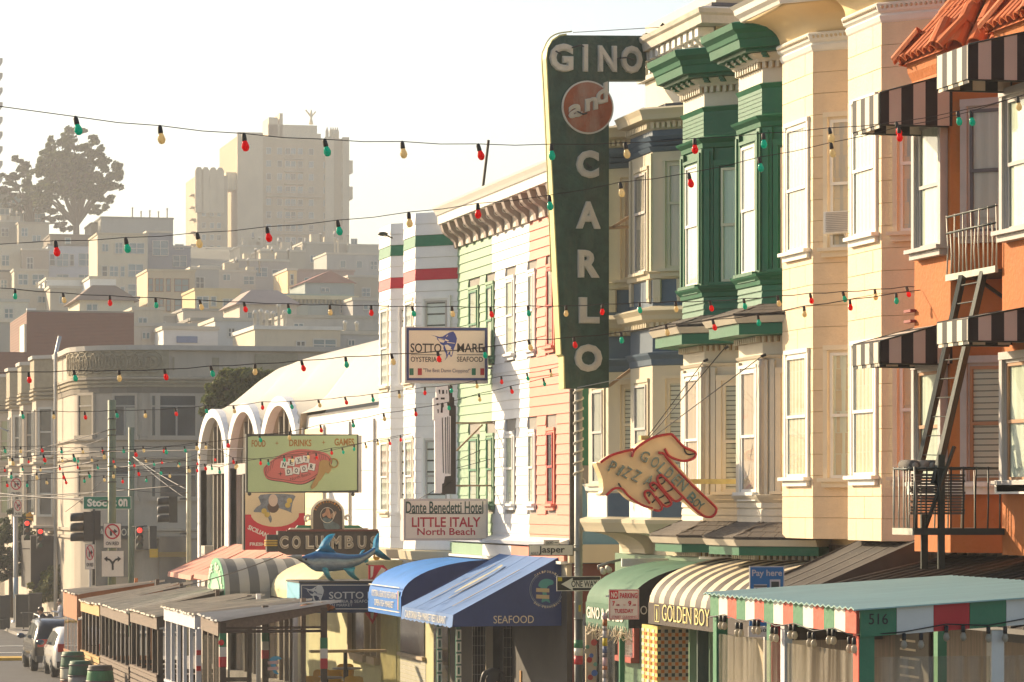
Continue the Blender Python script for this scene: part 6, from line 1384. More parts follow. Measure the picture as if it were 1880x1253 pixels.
# ================================================================== awnings and shopfronts
def cloth(name, c, rough=.75, **k): return mat(name, c, rough, .16, 1.2, .6, 2.6, transl=.1, **dict({'dirt': .18}, **k))
def slope_awning(name, label, Xo, y1, y0, zt, ze, zb, m, Xi=0., side=None, scal=0, cat='awning', bar_m=None, group=None, nrib=0):
    """sloped awning with side panels and a hanging valance"""
    t = thing(name, ((Xo+Xi)/2, (y0+y1)/2, zb), label, cat, group); side = side or m
    n = 24; b = MB(); V = []
    for j in range(n+1):
        y = y0+(y1-y0)*j/n
        for i in range(5):
            u = i/4; V.append((Xi+(Xo-Xi)*u, y, zt+(ze-zt)*u-sin(pi*u)*(.03+.035*abs(sin(pi*j/6)))))
    for k in (1, 2, 3): y = y0+(y1-y0)*k/4; MB().tube([(Xi+(Xo-Xi)*u, y, zt+(ze-zt)*u-.03*sin(pi*u)+.001) for u in (0, .25, .5, .75, 1)], .005, 4).build('seam', m, t)
    b.add(V, [(j*5+i, j*5+i+1, (j+1)*5+i+1, (j+1)*5+i) for j in range(n) for i in range(4)], 0, True); b.build('canopy', m, t)
    for y in (y0, y1):
        MB().slab([(Xi, y, zt), (Xo, y, ze), (Xo, y, zb), (Xi, y, zb)], (0, .012 if y == y1 else -.012, 0)).build('side_panel', side, t)
    b = MB(); V = []; k = 24
    for j in range(k+1):
        y = y0+(y1-y0)*j/k; V += [(Xo-.012*(j % 2), y, ze), (Xo-.02-.012*(j % 3), y, zb-(.03 if scal and j % 2 else 0))]
    b.add(V, [(2*j, 2*j+1, 2*j+3, 2*j+2) for j in range(k)], 0, True); b.build('valance', m, t)
    return t
def barrel_awning(name, label, Xo, y1, y0, zt, ze, zb, m, Xi=0., side=None, endm=None, group=None, power=1.):
    t = thing(name, ((Xo+Xi)/2, (y0+y1)/2, zb), label, 'awning', group); n = 12; side = side or m; prof = []
    for i in range(n+1):
        a = pi*.5*i/n; prof.append((Xi+(Xo-Xi)*sin(a)**power, ze+(zt-ze)*cos(a)))
    b = MB(); V = []; k = 8
    for j in range(k+1):
        y = y0+(y1-y0)*j/k
        for (x, z) in prof: V.append((x, y, z-.012*sin(j*2.3)*sin(pi*(z-ze)/(zt-ze))))
    q = n+1; b.add(V, [(j*q+i, j*q+i+1, (j+1)*q+i+1, (j+1)*q+i) for j in range(k) for i in range(n)], 0, True); b.build('canopy', m, t)
    for y in (y0, y1): MB().slab([(x, y, z) for x, z in prof]+[(Xo, y, zb), (Xi, y, zb)], (0, .012 if y == y1 else -.012, 0)).build('side_panel', side, t)
    MB().box(Xo-.015, Xo, y0, y1, zb, ze).build('valance', endm or m, t)
    for j in range(4): y = y0+.02+(y1-y0-.04)*j/3; b = MB(); b.tube([(x+.02, y, z-.03) for x, z in prof], .014, 4); b.build('rib', darkmetal, t)
    return t
def street_text(par, s, X, y1, y0, z0, z1, m, bold=0., o=.02):
    f = Fr((X, y1), (X, y0)); b = MB(); letters(b, s, f, 0, f.L, z0, z1, o, bold, .004); return b.build('lettering', m, par)
# seafood awning
navyc = cloth('navy_canvas', (.030, .055, .17)); navl = cloth('faded_blue', (.085, .19, .42))
Yn = 61.35; Xs = onY(832, Yn); Yf = onX(738, Xs); ze = zat(1129, Xs, Yn); zb_ = zat(1151, Xs, Yn); zt_ = zat(1016, 0, Yn)
sa_ = slope_awning('shop_awning', 'large faded blue canvas awning with navy side reading SEAFOOD at the alley corner', Xs, Yf, Yn, zt_, ze, zb_, navl, side=navyc, scal=1)
put(sa_, Yn-.013, 'SEAFOOD', 906, 980, 1131, 1145, mat('cream_ink', (.58, .50, .36), .6), .004, .0, .003)
street_text(sa_, 'CALIFORNIA FISH MARKET RESTAURANT', Xs, Yf-.5, Yn+.5, zb_+.03, ze-.05, mat('pale_ink', (.66, .62, .52), .6), .0, .04)
for k, (u0, u1, v) in enumerate(((.15, .75, .25), (.2, .55, .5), (.1, .7, .78))):
    q = lambda u, v, h=.012: (Xs*(1-u), Yf+(Yn-Yf)*v, ze+(zt_-ze)*u+h); MB().bar(q(u0, v), q(u1, v), .03, .004).build('stripe', mat('gold_line', (.52, .38, .12), .6), sa_)
pts = [(.28, .44), (.35, .41), (.5, .40), (.62, .42), (.74, .38), (.72, .44), (.62, .45), (.45, .47), (.33, .46)]
q = lambda u, v, h=.02: (Xs*(1-u), Yf+(Yn-Yf)*v, ze+(zt_-ze)*u+h)
MB().slab([q(u, v) for u, v in smooth_pts(pts, 3)], (0, 0, .004)).build('painted_fish', mat('fish_gold', (.32, .32, .24), .6, .6, 9), sa_)
cx, cy = 1003, 1083; rimc = mat('seal_ink', (.30, .36, .42), .6)
for r in (31, 28.5):
    m = MB(); m.tube([Q(cx+r*cos(a)*.98, cy+r*sin(a)*1.02, Yn-.02) for a in [radians(-60+300*k/30+0) for k in range(31)]], .006 if r > 30 else .003, 4); m.build('seal_ring', rimc, sa_)
for s, a0, st_, rr in (('CALIFORNIA', -128, 8.4, 31), ('SAN FRANCISCO', 132, -7.6, 34)):
    for k, ch in enumerate(s):
        if ch == ' ': continue
        a = radians(a0+st_*k); x, y = cx+rr*cos(a), cy+rr*sin(a); up = a+pi/2 if st_ > 0 else a-pi/2
        d = (cos(up), sin(up)); tilt_text(sa_, Yn, ch, (x-1.5*d[0], y-1.5*d[1]), (x+1.5*d[0], y+1.5*d[1]), 4.2, mat('cream_ink'), .02, o=.016, th=.003, name='letter')
pl2('seal_fish', smooth_pts([(988, 1076), (992, 1067), (1002, 1063), (1014, 1066), (1015, 1073), (1005, 1077), (1003, 1090), (1010, 1107), (1002, 1104), (994, 1106), (996, 1092), (993, 1080)], 3), .014, .018, mat('seal_teal', (.05, .26, .26), .6), sa_, Yn)
for y0 in (1080, 1092): pl2('seal_ribbon', [(984, y0), (1008, y0+1), (1008, y0+8), (984, y0+7)], .018, .022, mat('seal_ribbon', (.42, .34, .20), .6), sa_, Yn)
# bright blue barrel awning
Xs2 = -2.0; yN = onX(737, Xs2); yF = onX(677, Xs2); bbl = cloth('bright_blue', (.008, .17, .55)); zb2 = zat(1133, Xs2, yN)
sb = barrel_awning('shop_awning', 'bright blue rounded canvas awning between the box sign and the seafood awning', Xs2, yF, yN, zat(1028, 0, yN), zat(1100, Xs2, yN)+.05, zb2, bbl, side=navyc)
street_text(sb, 'OYSTERIA & SEAFOOD RESTAURANT', Xs2, yF-.5, yN+.35, zb2+.36, zb2+.5, mat('pale_ink'), 0, .03); street_text(sb, 'OPEN FISH MARKET', Xs2, yF-.8, yN+.7, zb2+.16, zb2+.3, mat('pale_ink'), 0, .03)
for z in (zb2+.08, zb2+.6): MB().box(Xs2-.025, Xs2-.016, yN+.12, yF-.12, z, z+.02).build('border', mat('pale_ink'), sb)
for k, c in enumerate(((.02, .2, .08), (.6, .57, .5), (.5, .02, .03))): MB().box(Xs2-.026, Xs2-.016, yN+.16+.05*k, yN+.205+.05*k, zb2+.14, zb2+.54).build('flag_stripe', mat('flag%d' % k, c, .6), sb)
# cream and grey barrel canopies beyond, peach awnings of the hall
barrel_awning('shop_awning', 'pale yellow rounded awning behind the swordfish', -2.3, 86.0, 77.4, zat(1026, -1, 80), zat(1085, -2, 80), zat(1096, -2, 82), cloth('cream_canvas', (.66, .58, .33)))
greyst = smat('grey_stripes', [(.26, (.40, .38, .33)), (.26, (.14, .14, .13))], 'X', .8, transl=.1)
t = thing('entrance_canopy', (-1.7, 84.5, -3), 'grey striped tunnel canopy with a green arched front panel', 'awning')
b = MB(); n = 14; yc_, rr = 84.5, 1.55; zs_ = zat(1084, -3, 84)
for j in range(11):
    x = -3.5+3.5*j/10
    for i in range(n+1): a = pi*i/n; b.v.append((x, yc_+rr*cos(a), zs_+rr*.54*sin(a)-(.03 if j % 2 else 0)))
for j in range(10):
    for i in range(n): b.f.append((j*(n+1)+i, j*(n+1)+i+1, (j+1)*(n+1)+i+1, (j+1)*(n+1)+i)); b.m.append(0); b.sm.append(True)
b.build('canopy', greyst, t); MB().box(-3.5, 0, yc_-rr-.01, yc_-rr+.01, zs_-.5, zs_).build('side_panel', greyst, t)
MB().slab([(-3.5, yc_+rr*cos(pi*i/n), zs_+rr*.54*sin(pi*i/n)) for i in range(n+1)]+[(-3.5, yc_-rr, zs_-.7), (-3.5, yc_+rr, zs_-.7)], (-.02, 0, 0)).build('front_panel', cloth('mint_canvas', (.16, .42, .24)), t)
MB().slab([(-3.53, yc_+rr*.55*cos(pi*i/n), zs_-.2+rr*.34*sin(pi*i/n)) for i in range(n+1)], (-.01, 0, 0)).build('front_emblem', cloth('pale_mint', (.40, .60, .42)), t)
for i, ch in enumerate('CAFE SPORT'):
    if ch != ' ':
        a = pi-pi*(i+.5)/10; f = Fr((-3.54, yc_+rr*.78*-cos(pi-a)*-1+.14), (-3.54, yc_+rr*.78*-cos(pi-a)*-1-.14)); b = MB(); z = zs_+rr*.42*sin(a)-.03; letters(b, ch, f, 0, f.L, z-.1, z+.1, .01, .02, .004); b.build('letter', mat('pale_ink'), t)
blk_c = cloth('black_canvas', (.02, .02, .02))
MB().box(-3.5, 0, yc_-rr-.03, yc_-rr-.012, zat(1123, -3, 83), zat(1103, -3, 83)).build('valance', blk_c, t); put(t, yc_-rr-.03, 'SPORT', 481, 523, 1107, 1118, mat('pale_ink'), .006, .02, .004)
peach = cloth('peach_canvas', (.62, .27, .19))
for i, (pa, pb, yt_) in enumerate(((308, 352, 1000), (356, 398, 1004), (402, 470, 1012))):
    Xq = -2.0; y1_, y0_ = onX(pa, Xq), onX(pb, Xq)
    slope_awning('shop_awning', ('leftmost peach awning at the corner of the arched hall', 'middle peach awning under the arched hall', 'third peach awning just behind the striped tunnel canopy')[i], Xq, y1_-.1, y0_+.1, zat(1002, 0, y0_), zat(1050+3*i, Xq, y1_), zat(1058+4*i, Xq, y1_), peach, group='peach awnings of the arched hall')
# Gino and Golden Boy awnings
Xg = -1.6; ga1, ga0 = onX(1077, Xg), onX(1155, Xg); gcan = cloth('sage_canvas', (.07, .17, .105)); zbG = zat(1143, Xg, ga1)
t = barrel_awning('shop_awning', 'sage green rounded awning lettered GINO & CARLO left of the no parking sign', Xg, ga1, ga0, zat(1034, 0, ga0), zat(1105, Xg, ga1), zbG, gcan, side=blk_c)
street_text(t, 'GINO & CARLO', Xg, ga1-.12, ga0+.25, zat(1134, Xg, ga1), zat(1113, Xg, ga1), mat('pale_ink'), .02, .03)
for k in range(22):
    y = ga0+(ga1-ga0)*(k+.5)/22; MB().slab([(Xg-.01, y-.05, zbG), (Xg-.01, y+.05, zbG), (Xg-.01, y, zbG-.08)], (.008, 0, 0)).build('scallop', gcan, t)
put(t, ga0-.03, 'GINO', 1146, 1188, 1113, 1129, mat('pale_ink'), .0, .0, .003)
fr_ = mat('tinsel', (.58, .48, .33), .6, .3, 20, 0); b = MB()
for k in range(80):
    y = ga0+(ga1-ga0)*R.random(); z = zbG+.02; x = Xg+R.uniform(-.05, .1); b.tube([(x, y, z), (x+R.uniform(-.08, .08), y+R.uniform(-.1, .1), z-R.uniform(.06, .2)), (x+R.uniform(-.12, .12), y+R.uniform(-.15, .15), z-R.uniform(.1, .3))], .006, 3)
b.build('dried_garland', fr_, t, kind='stuff')
gb1, gb0 = onX(1192, Xg), onX(1425, Xg); stripc = smat('bistro_stripe', [(.27, (.62, .53, .36)), (.30, (.05, .036, .028))], 'Y', .7, off=.1, transl=.1); dkc = cloth('brown_canvas', (.06, .045, .035))
t = barrel_awning('shop_awning', 'brown and cream striped rounded awning lettered GOLDEN BOY', Xg, gb1, gb0, zat(1022, 0, gb1), zat(1106, Xg, gb1), zat(1145, Xg, gb1), stripc, side=dkc, endm=dkc)
street_text(t, 'GOLDEN BOY', Xg, onX(1219, Xg), onX(1306, Xg), zat(1139, Xg, gb1-.6), zat(1109, Xg, gb1-.6), mat('yellow_ink', (.70, .60, .22), .5), -.008, .03)
f = Fr((Xg, onX(1204, Xg)), (Xg, onX(1213, Xg))); z0, z1 = zat(1140, Xg, gb1), zat(1109, Xg, gb1); b = MB()
for q_ in ((0, .012, z0, z1), (f.L-.012, f.L, z0, z1), (0, f.L, z0, z0+.012), (0, f.L, z1-.012, z1)): b.fb(f, *q_, .02, .024)
b.build('emblem_frame', mat('yellow_ink'), t)
b = MB(); b.slab([f.pt(f.L/2+.03*cos(a), (z0+z1)/2-.02+.1*sin(a), .02) for a in [2*pi*k/10 for k in range(10)]], (-.004, 0, 0)); b.build('emblem', mat('yellow_ink'), t)
# black canopies over the cream and orange houses
blk2 = mat('charcoal_canvas', (.05, .044, .037), .75, .25, .5, .35, 2.5, dirt=.25, dirtcol=(.16, .14, .11), transl=.0)
t = slope_awning('shop_awning', 'wide charcoal canvas awning sloping down below the cream house', -2.3, 43.1, YB12+.1, ZB2+.06, zat(1100, -2.3, 42), zat(1112, -2.3, 42), blk2, Xi=-.3)
b = MB()
for _ in range(90):
    u, v = R.random(), R.random(); v = .3+.4*v if _ % 2 else v; x = -.3-2.*u; y = YB12+.3+(43-YB12-.6)*v; z = ZB2+.06+(zat(1100, -2.3, 42)-ZB2-.06)*u+.012; s = R.uniform(.006, .018)
    b.add([(x-s, y, z+s*.4), (x, y-s, z), (x+s, y, z-s*.3), (x, y+s*.6, z)], [(0, 1, 2, 3)])
b.build('droppings', mat('specks', (.62, .6, .55), .8), t, kind='stuff')
t = slope_awning('shop_awning', 'ribbed dark awning sloping under the fire escape at the right', -2.7, YB12-.25, 31.5, zc1(1022), zat(1120, -2.7, 38), zat(1128, -2.7, 38), blk2)
for k in range(26):
    y = 31.6+(YB12-.4-31.6)*k/25; zt2, ze2 = zc1(1022), zat(1120, -2.7, 38); m = MB(); m.tube([(0, y, zt2+.012), (-1.4, y, (zt2+ze2)/2+.01), (-2.7, y, ze2+.012)], .022, 4); m.build('rib', blk2, t)

# shopfronts (all on the facade plane)
def shopfront(name, loc, label): return thing(name, loc, label, 'shopfront')
gY = lambda px: onX(px, -.02)
sf = shopfront('shopfront', (0, 80, -5.2), 'yellow-green plastered shopfront with framed windows and folding gate')
yel = mat('olive_plaster2', (.50, .47, .25), .7, .12, 1.6, .2, dirt=.2)
MB().box(-.12, .1, Y5a+.3, 90., -5.4, -1.75).build('wall', yel, sf)
glz = mat('shop_glass', (.05, .052, .05), .12, .6, 1.4, .05, spec=.8)
for px0, px1, py0, py1 in ((655, 685, 1118, 1195), (698, 707, 1126, 1205)):
    f = Fr((-.12, gY(px0)), (-.12, gY(px1))); z0, z1 = zat(py1, 0, f.p.y), zat(py0, 0, f.p.y)-.0
    w = MB(); w.fb(f, -.12, 0, z0-.1, z1+.1, -.05, .14); w.fb(f, f.L, f.L+.12, z0-.1, z1+.1, -.05, .14); w.fb(f, -.2, f.L+.2, z0-.18, z0, -.05, .22); o = w.build('window', mat('tan_frame', (.44, .35, .24), .6), sf)
    MB().fb(f, 0, f.L, z0, z1, .0, .03).build('pane', glz, o)
gate = mat('gate_yellow', (.55, .50, .24), .5, .15, 3, .1)
f = Fr((-.16, gY(712)), (-.16, gY(741)))
for k in range(14): a = f.L*(k+.5)/14; MB().fb(f, a-.02, a+.02, -5.2, -2.1, .0, .05).build('gate_bar', gate, sf)
m = MB()
for j in range(6):
    for k in range(13): a = f.L*(k+.5)/14; z = -5+.5*j; m.bar(f.pt(a, z, .03), f.pt(a+f.L/14, z+.22*(1 if k % 2 else -1), .03), .012)
m.build('gate_lattice', gate, sf, kind='stuff')
tilebr = mat('white_tile', (.62, .60, .50), .3, .1, 3, 0); tg = mat('green_tile', (.03, .13, .09), .25); tk_ = mat('black_tile', (.02, .02, .02), .25)
sh = shopfront('shopfront', (0, 66, -5), 'fish restaurant front with tiled piers, green checks and black grid doors')
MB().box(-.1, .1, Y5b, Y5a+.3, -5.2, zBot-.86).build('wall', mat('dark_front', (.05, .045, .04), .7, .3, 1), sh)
f = Fr((-.1, gY(743)), (-.1, gY(790)))
b = MB(); cols = 15; rws = 20
def tiles(par, f, a0, a1, z0, z1, nx_, nz_, ms, pick, o=.012, nm='tile'):
    w, h_ = (a1-a0)/nx_, (z1-z0)/nz_
    for j in range(nz_):
        for i in range(nx_): MB().fb(f, a0+i*w+.006, a0+(i+1)*w-.006, z0+j*h_+.006, z0+(j+1)*h_-.006, 0, o).build(nm, ms[pick(i, j)], par)
zw0 = zat(1200, 0, 76); MB().fb(f, .1, f.L-.1, zw0, -2.5, .02, .05).build('window', glz, sh); MB().fb(f, 0, f.L, zw0-.08, zw0, 0, .12).build('sill', mat('tan_frame'), sh)
MB().fb(f, 0, f.L, -5.2, zw0-.09, 0, .01).build('tile_ground', tg, sh); tiles(sh, f, 0, f.L, -4.6, zw0-.1, 10, 9, [tilebr, tg], lambda i, j: 0, .03)
f = Fr((-.1, gY(802)), (-.1, gY(870)))
MB().fb(f, .2, f.L*.45, -5.2, -2.5, .0, .04).build('window', glz, sh)
for px, w in ((806, .24), (841, .24)):
    y = gY(px); ff = Fr((-2.0 if px == 806 else -.5, y+w/2), (-2.0 if px == 806 else -.5, y-w/2)); pr = thing('tiled_post', (ff.p.x, y, -5), '%s post faced with white chain-pattern tiles under the seafood awning' % ('left' if px == 806 else 'right'), 'post', 'tiled posts')
    X0 = onY(px-3, 64 if px == 806 else 62.5); YY = 64 if px == 806 else 62.5; X1 = onY(px+5, YY); MB().box(X0, X1, YY, YY+.1, -5.1, -2.45).build('core', tg, pr)
    for k in range(11): z = -5.05+.235*k; m = MB(); m.box(X0-.005, X0+.02, YY-.02, YY, z, z+.2); m.box(X1-.02, X1+.005, YY-.02, YY, z, z+.2); m.box(X0+.02, X1-.02, YY-.02, YY, z, z+.03); m.box(X0+.02, X1-.02, YY-.02, YY, z+.17, z+.2); m.build('tile', tilebr, pr)
YY = 61.3-.05
# side of the corner restaurant seen beneath the awning: panels facing us
def facing(par, px0, px1, py0, py1, Y, m, nm, th=.05): return board(par, Y, px0, px1, py0, py1, th, m, nm)
Yb = Y5b+.6
inn = thing('restaurant_entrance', (0, Y5b, -5), 'recessed dark restaurant entrance with wood-framed glass doors and black grid windows', 'shopfront')
for px0, px1, Yq, m in ((868, 890, 66.5, tk_), (893, 905, 66.5, mat('tan_frame')), (905, 925, 66.6, glz), (925, 956, 65.5, tk_), (958, 996, 64.8, mat('walnut', (.10, .05, .025), .5, .3, 4, .2, stretch=(1, 1, .2))), (996, 1015, 64, glz), (1015, 1036, 63.2, mat('brick_red', (.22, .05, .03), .5)), (1036, 1046, 62.6, tk_)):
    facing(inn, px0, px1, 1140, 1262, Yq, m, 'wall_panel', .08)
for px0, px1, Yq in ((868, 890, 66.5), (925, 956, 65.5), (1010, 1036, 63.2)):
    X0, X1 = onY(px0, Yq), onY(px1, Yq); g_ = mat('grid_line', (.22, .20, .17), .6)
    for k in range(14): z = -5+.2*k; MB().box(X0, X1, Yq-.012, Yq-.004, z, z+.008).build('grid_rail', g_, inn)
    for k in range(4): x = X0+(X1-X0)*(k+.5)/4; MB().box(x-.004, x+.004, Yq-.014, Yq-.012, -5, -2.4).build('grid_stile', g_, inn)
for px in (958, 968, 984, 994): facing(inn, px, px+3, 1140, 1262, 64.7, mat('door_wood', (.16, .08, .04), .45, .3, 4), 'door_stile', .06)
facing(inn, 956, 1000, 1232, 1262, 64.6, mat('lit_wood', (.50, .26, .08), .5, .2, 4), 'counter', .1)
# blue house ground floor
s4 = shopfront('shopfront', (0, 53, -4.6), 'green tiled tavern front with red-framed window beneath the sage awning')
MB().box(-.08, .1, YB34, Y4e, -4.8, zc4(1024)).build('wall', mat('green_wall_tile', (.15, .24, .15), .35, .15, 2), s4)
gwt = mat('green_wall_tile'); f = Fr((-.08, gY(1145)), (-.08, gY(1188)))
tiles(s4, f, 0, f.L, -4.6, -2.0, 5, 22, [gwt], lambda i, j: 0, .012)
f = Fr((-.1, gY(1152)), (-.1, gY(1182))); w = MB(); z0, z1 = zat(1216, 0, 54), zat(1150, 0, 54)
w.fb(f, 0, .1, z0, z1, 0, .1); w.fb(f, f.L-.1, f.L, z0, z1, 0, .1); w.fb(f, 0, f.L, z0-.1, z0, 0, .16); w.fb(f, 0, f.L, z1, z1+.1, 0, .1); o = w.build('window', mat('red_frame', (.36, .06, .04), .5), s4); MB().fb(f, .1, f.L-.1, z0, z1, 0, .02).build('curtain', mat('rose_curtain', (.45, .30, .28), .8, stretch=(4, 4, .3)), o); MB().fb(f, .1, f.L-.1, z0, z1, .05, .055).build('pane', pane_m, o)
f = Fr((-.08, gY(1080)), (-.08, gY(1140))); MB().fb(f, 0, f.L, -4.6, -2.1, .01, .05).build('shop_window', glz, s4)
Xp_ = -.1
for px0, px1, Yq, m in ((1076, 1094, 57.9, mat('tan_frame')), (1096, 1100, 57.5, tk_), (1138, 1147, 54.2, mat('green_trim')), ):
    facing(s4, px0, px1, 1150, 1262, Yq, m, 'door_post', .06)
Yv = 57.6; X0 = onY(1076, Yv)
for k in range(9): disc(s4, Q(1066+R.uniform(10, 30), 1180+8*k, Yv-.2), R.uniform(.03, .06), mat('sticker%d' % (k % 4), ((.35, .03, .03), (.12, .3, .25), (.4, .36, .3), (.05, .12, .4))[k % 4], .5), 0, .004, 'sticker', 12)
MB().box(-.9, 0, onX(1142, -.9), onX(1141, -.9)+.02, zat(1036, 0, 56), zat(1022, 0, 56)).build('light_beam', white, s4)
fl = thing('flood_lamp', Q(1105, 1048, 55.5), 'pair of grey flood lamps on a bracket arm above the sage awning', 'lamp')
m = MB(); m.tube([Q(1140, 1028, 55.5), Q(1118, 1033, 55.5), Q(1098, 1040, 55.5), Q(1100, 1046, 55.5)], .025, 6); m.build('arm', gm, fl)
for px, py in ((1108, 1050), (1118, 1047)): m = MB(); m.tube([Q(px-4, py-6, 55.6), Q(px, py, 55.4)], [.03, .06], 8); m.build('lamp_head', mat('lamp_cream', (.55, .52, .42), .5), fl)
# checkerboard tile wall of the pizza house
s3 = shopfront('shopfront', (0, 48, -4.4), 'pizza house front with orange, black and cream checkerboard tiles')
MB().box(-.06, .1, YB23, YB34, -4.7, zc3(1031)).build('wall', mat('green_wall_tile'), s3)
Yt = 49.45; X0, X1 = onY(1207, Yt), onY(1265, Yt); zt2 = zat(1150, X0, Yt); grout = mat('grout', (.46, .38, .26), .7)
MB().box(X0, X1, Yt, Yt+.06, -4.6, zt2).build('tile_ground', grout, s3)
f = Fr((X0, Yt), (X1, Yt)); w = f.L/9; og = mat('orange_tile', (.42, .13, .012), .3); kt = mat('dark_tile', (.012, .035, .035), .3)
for j in range(14):
    for i in range(9):
        if (i+j) % 2 == 0: MB().fb(f, i*w+.002, (i+1)*w-.002, zt2-.05-(j+1)*w, zt2-.054-j*w, 0, .008).build('tile', og if j % 2 else kt, s3)
f = Fr((X0-.001, Yt+.9), (X0-.001, Yt)); MB().fb(f, 0, f.L, -4.6, zt2, -.05, 0).build('tile_ground', mat('yellow_ground', (.62, .48, .14), .4), s3)
for j in range(18): 
    for i in range(6): 
        if (i+j) % 2 == 0: MB().fb(f, i*.15+.004, (i+1)*.15-.004, zt2-.05-(j+1)*w, zt2-.058-j*w, 0, .008).build('tile', og if j % 2 else mat('white_tile'), s3)
for px0, px1, Yq, m in ((1190, 1198, 50.5, tk_), (1266, 1280, 48.9, gwt), (1281, 1303, 48.5, mat('door_green', (.025, .06, .05), .5)), (1303, 1316, 48.3, gwt)):
    facing(s3, px0, px1, 1150, 1262, Yq, m, 'wall_panel', .06)
# dark bar fronts behind the big parklet
s2 = shopfront('shopfront', (0, 42, -4), 'dim bar front with folding lattice gate behind the striped parklet')
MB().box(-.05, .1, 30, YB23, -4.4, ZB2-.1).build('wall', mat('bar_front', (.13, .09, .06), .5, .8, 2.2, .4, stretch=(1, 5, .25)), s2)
f = Fr((-.1, 36.5), (-.1, 31.5))
for k in range(30):
    a = f.L*k/30
    for s in (-1, 1): MB().bar(f.pt(a, -3.9, .02), f.pt(a+s*.12, -1.7, .02+.01*s), .018).build('gate_bar', mat('brass_gate', (.38, .28, .14), .35, .2, 5, metal=.3), s2)
MB().fb(Fr((-.1, 38.5), (-.1, 33.5)), 0, 5, -1.75, -1.2, 0, .05).build('shop_fascia', mat('slate_board', (.03, .04, .05), .6), s2)
f = Fr((-.16, 37.6), (-.16, 33.8)); b = MB(); letters(b, 'Bocce 5 Borghese', f, 0, f.L, -1.72, -1.35, .0, 0, .004); b.build('lettering', mat('pale_ink'), s2)
f = Fr((-.1, 42.5), (-.1, 41.2)); MB().fb(f, 0, f.L, -3.9, -1.6, 0, .03).build('menu_board', mat('menu', (.09, .08, .065), .6), s2)
for k in range(16): MB().fb(f, .2, .2+R.uniform(.5, .9), -3.7+.12*k, -3.67+.12*k, .03, .034).build('menu_line', mat('cream_ink'), s2)

# ================================================================== parklets
gzp = lambda y: gz(-5, y)
plank = mat('grey_plank', (.62, .55, .45), .5, .35, 2.2, .35, 12, stretch=(.25, 5, 5), dirt=.2); redw = mat('cedar', (.34, .12, .035), .6, .25, 3, .2, stretch=(1, 1, .2)); dkw = mat('dark_wood', (.06, .040, .028), .65, .3, 4, .2); mdw = mat('brown_wood', (.15, .105, .075), .7, .3, 4, .25, stretch=(5, .3, 5))
litw = mat('sunlit_wood', (.50, .30, .10), .6, .2, 4, .2); whp = mat('pl_white', (.60, .58, .58), .55, .06, 4, .1); blp = mat('pl_blue', (.07, .17, .33), .6, .1, 3, .15); corr = mat('corrugated', (.52, .52, .50), .35, .12, 2, .05, metal=.0)  # litw carries the orange sunlight on the boards in its colour
XO, XI = -5.92, -3.68
def roofing(par, y1, y0, z1, z0, rise, m, n, over=.1, th=.05, wave=.02):
    """roof of boards running across the parklet, each a part; z1 at the far end, z0 near"""
    for k in range(n):
        ya, yb_ = y0-over+(y1-y0+2*over)*k/n, y0-over+(y1-y0+2*over)*(k+1)/n-.012; t = (k+.5)/n; z = z0+(z1-z0)*t+R.uniform(-.014, .014)
        xo, xi = XO-over+R.uniform(-.03, .03), XI+over*3; rise_ = rise-.16*t
        MB().add([(xo, ya, z), (xo, yb_, z), (xi, yb_, z+rise_), (xi, ya, z+rise_), (xo, ya, z+th), (xo, yb_, z+th*.5), (xi, yb_, z+rise_+th*.5), (xi, ya, z+rise_+th)], [(0,1,2,3),(4,7,6,5),(0,4,5,1),(1,5,6,2),(2,6,7,3),(3,7,4,0)]).build('roof_board', m, par)
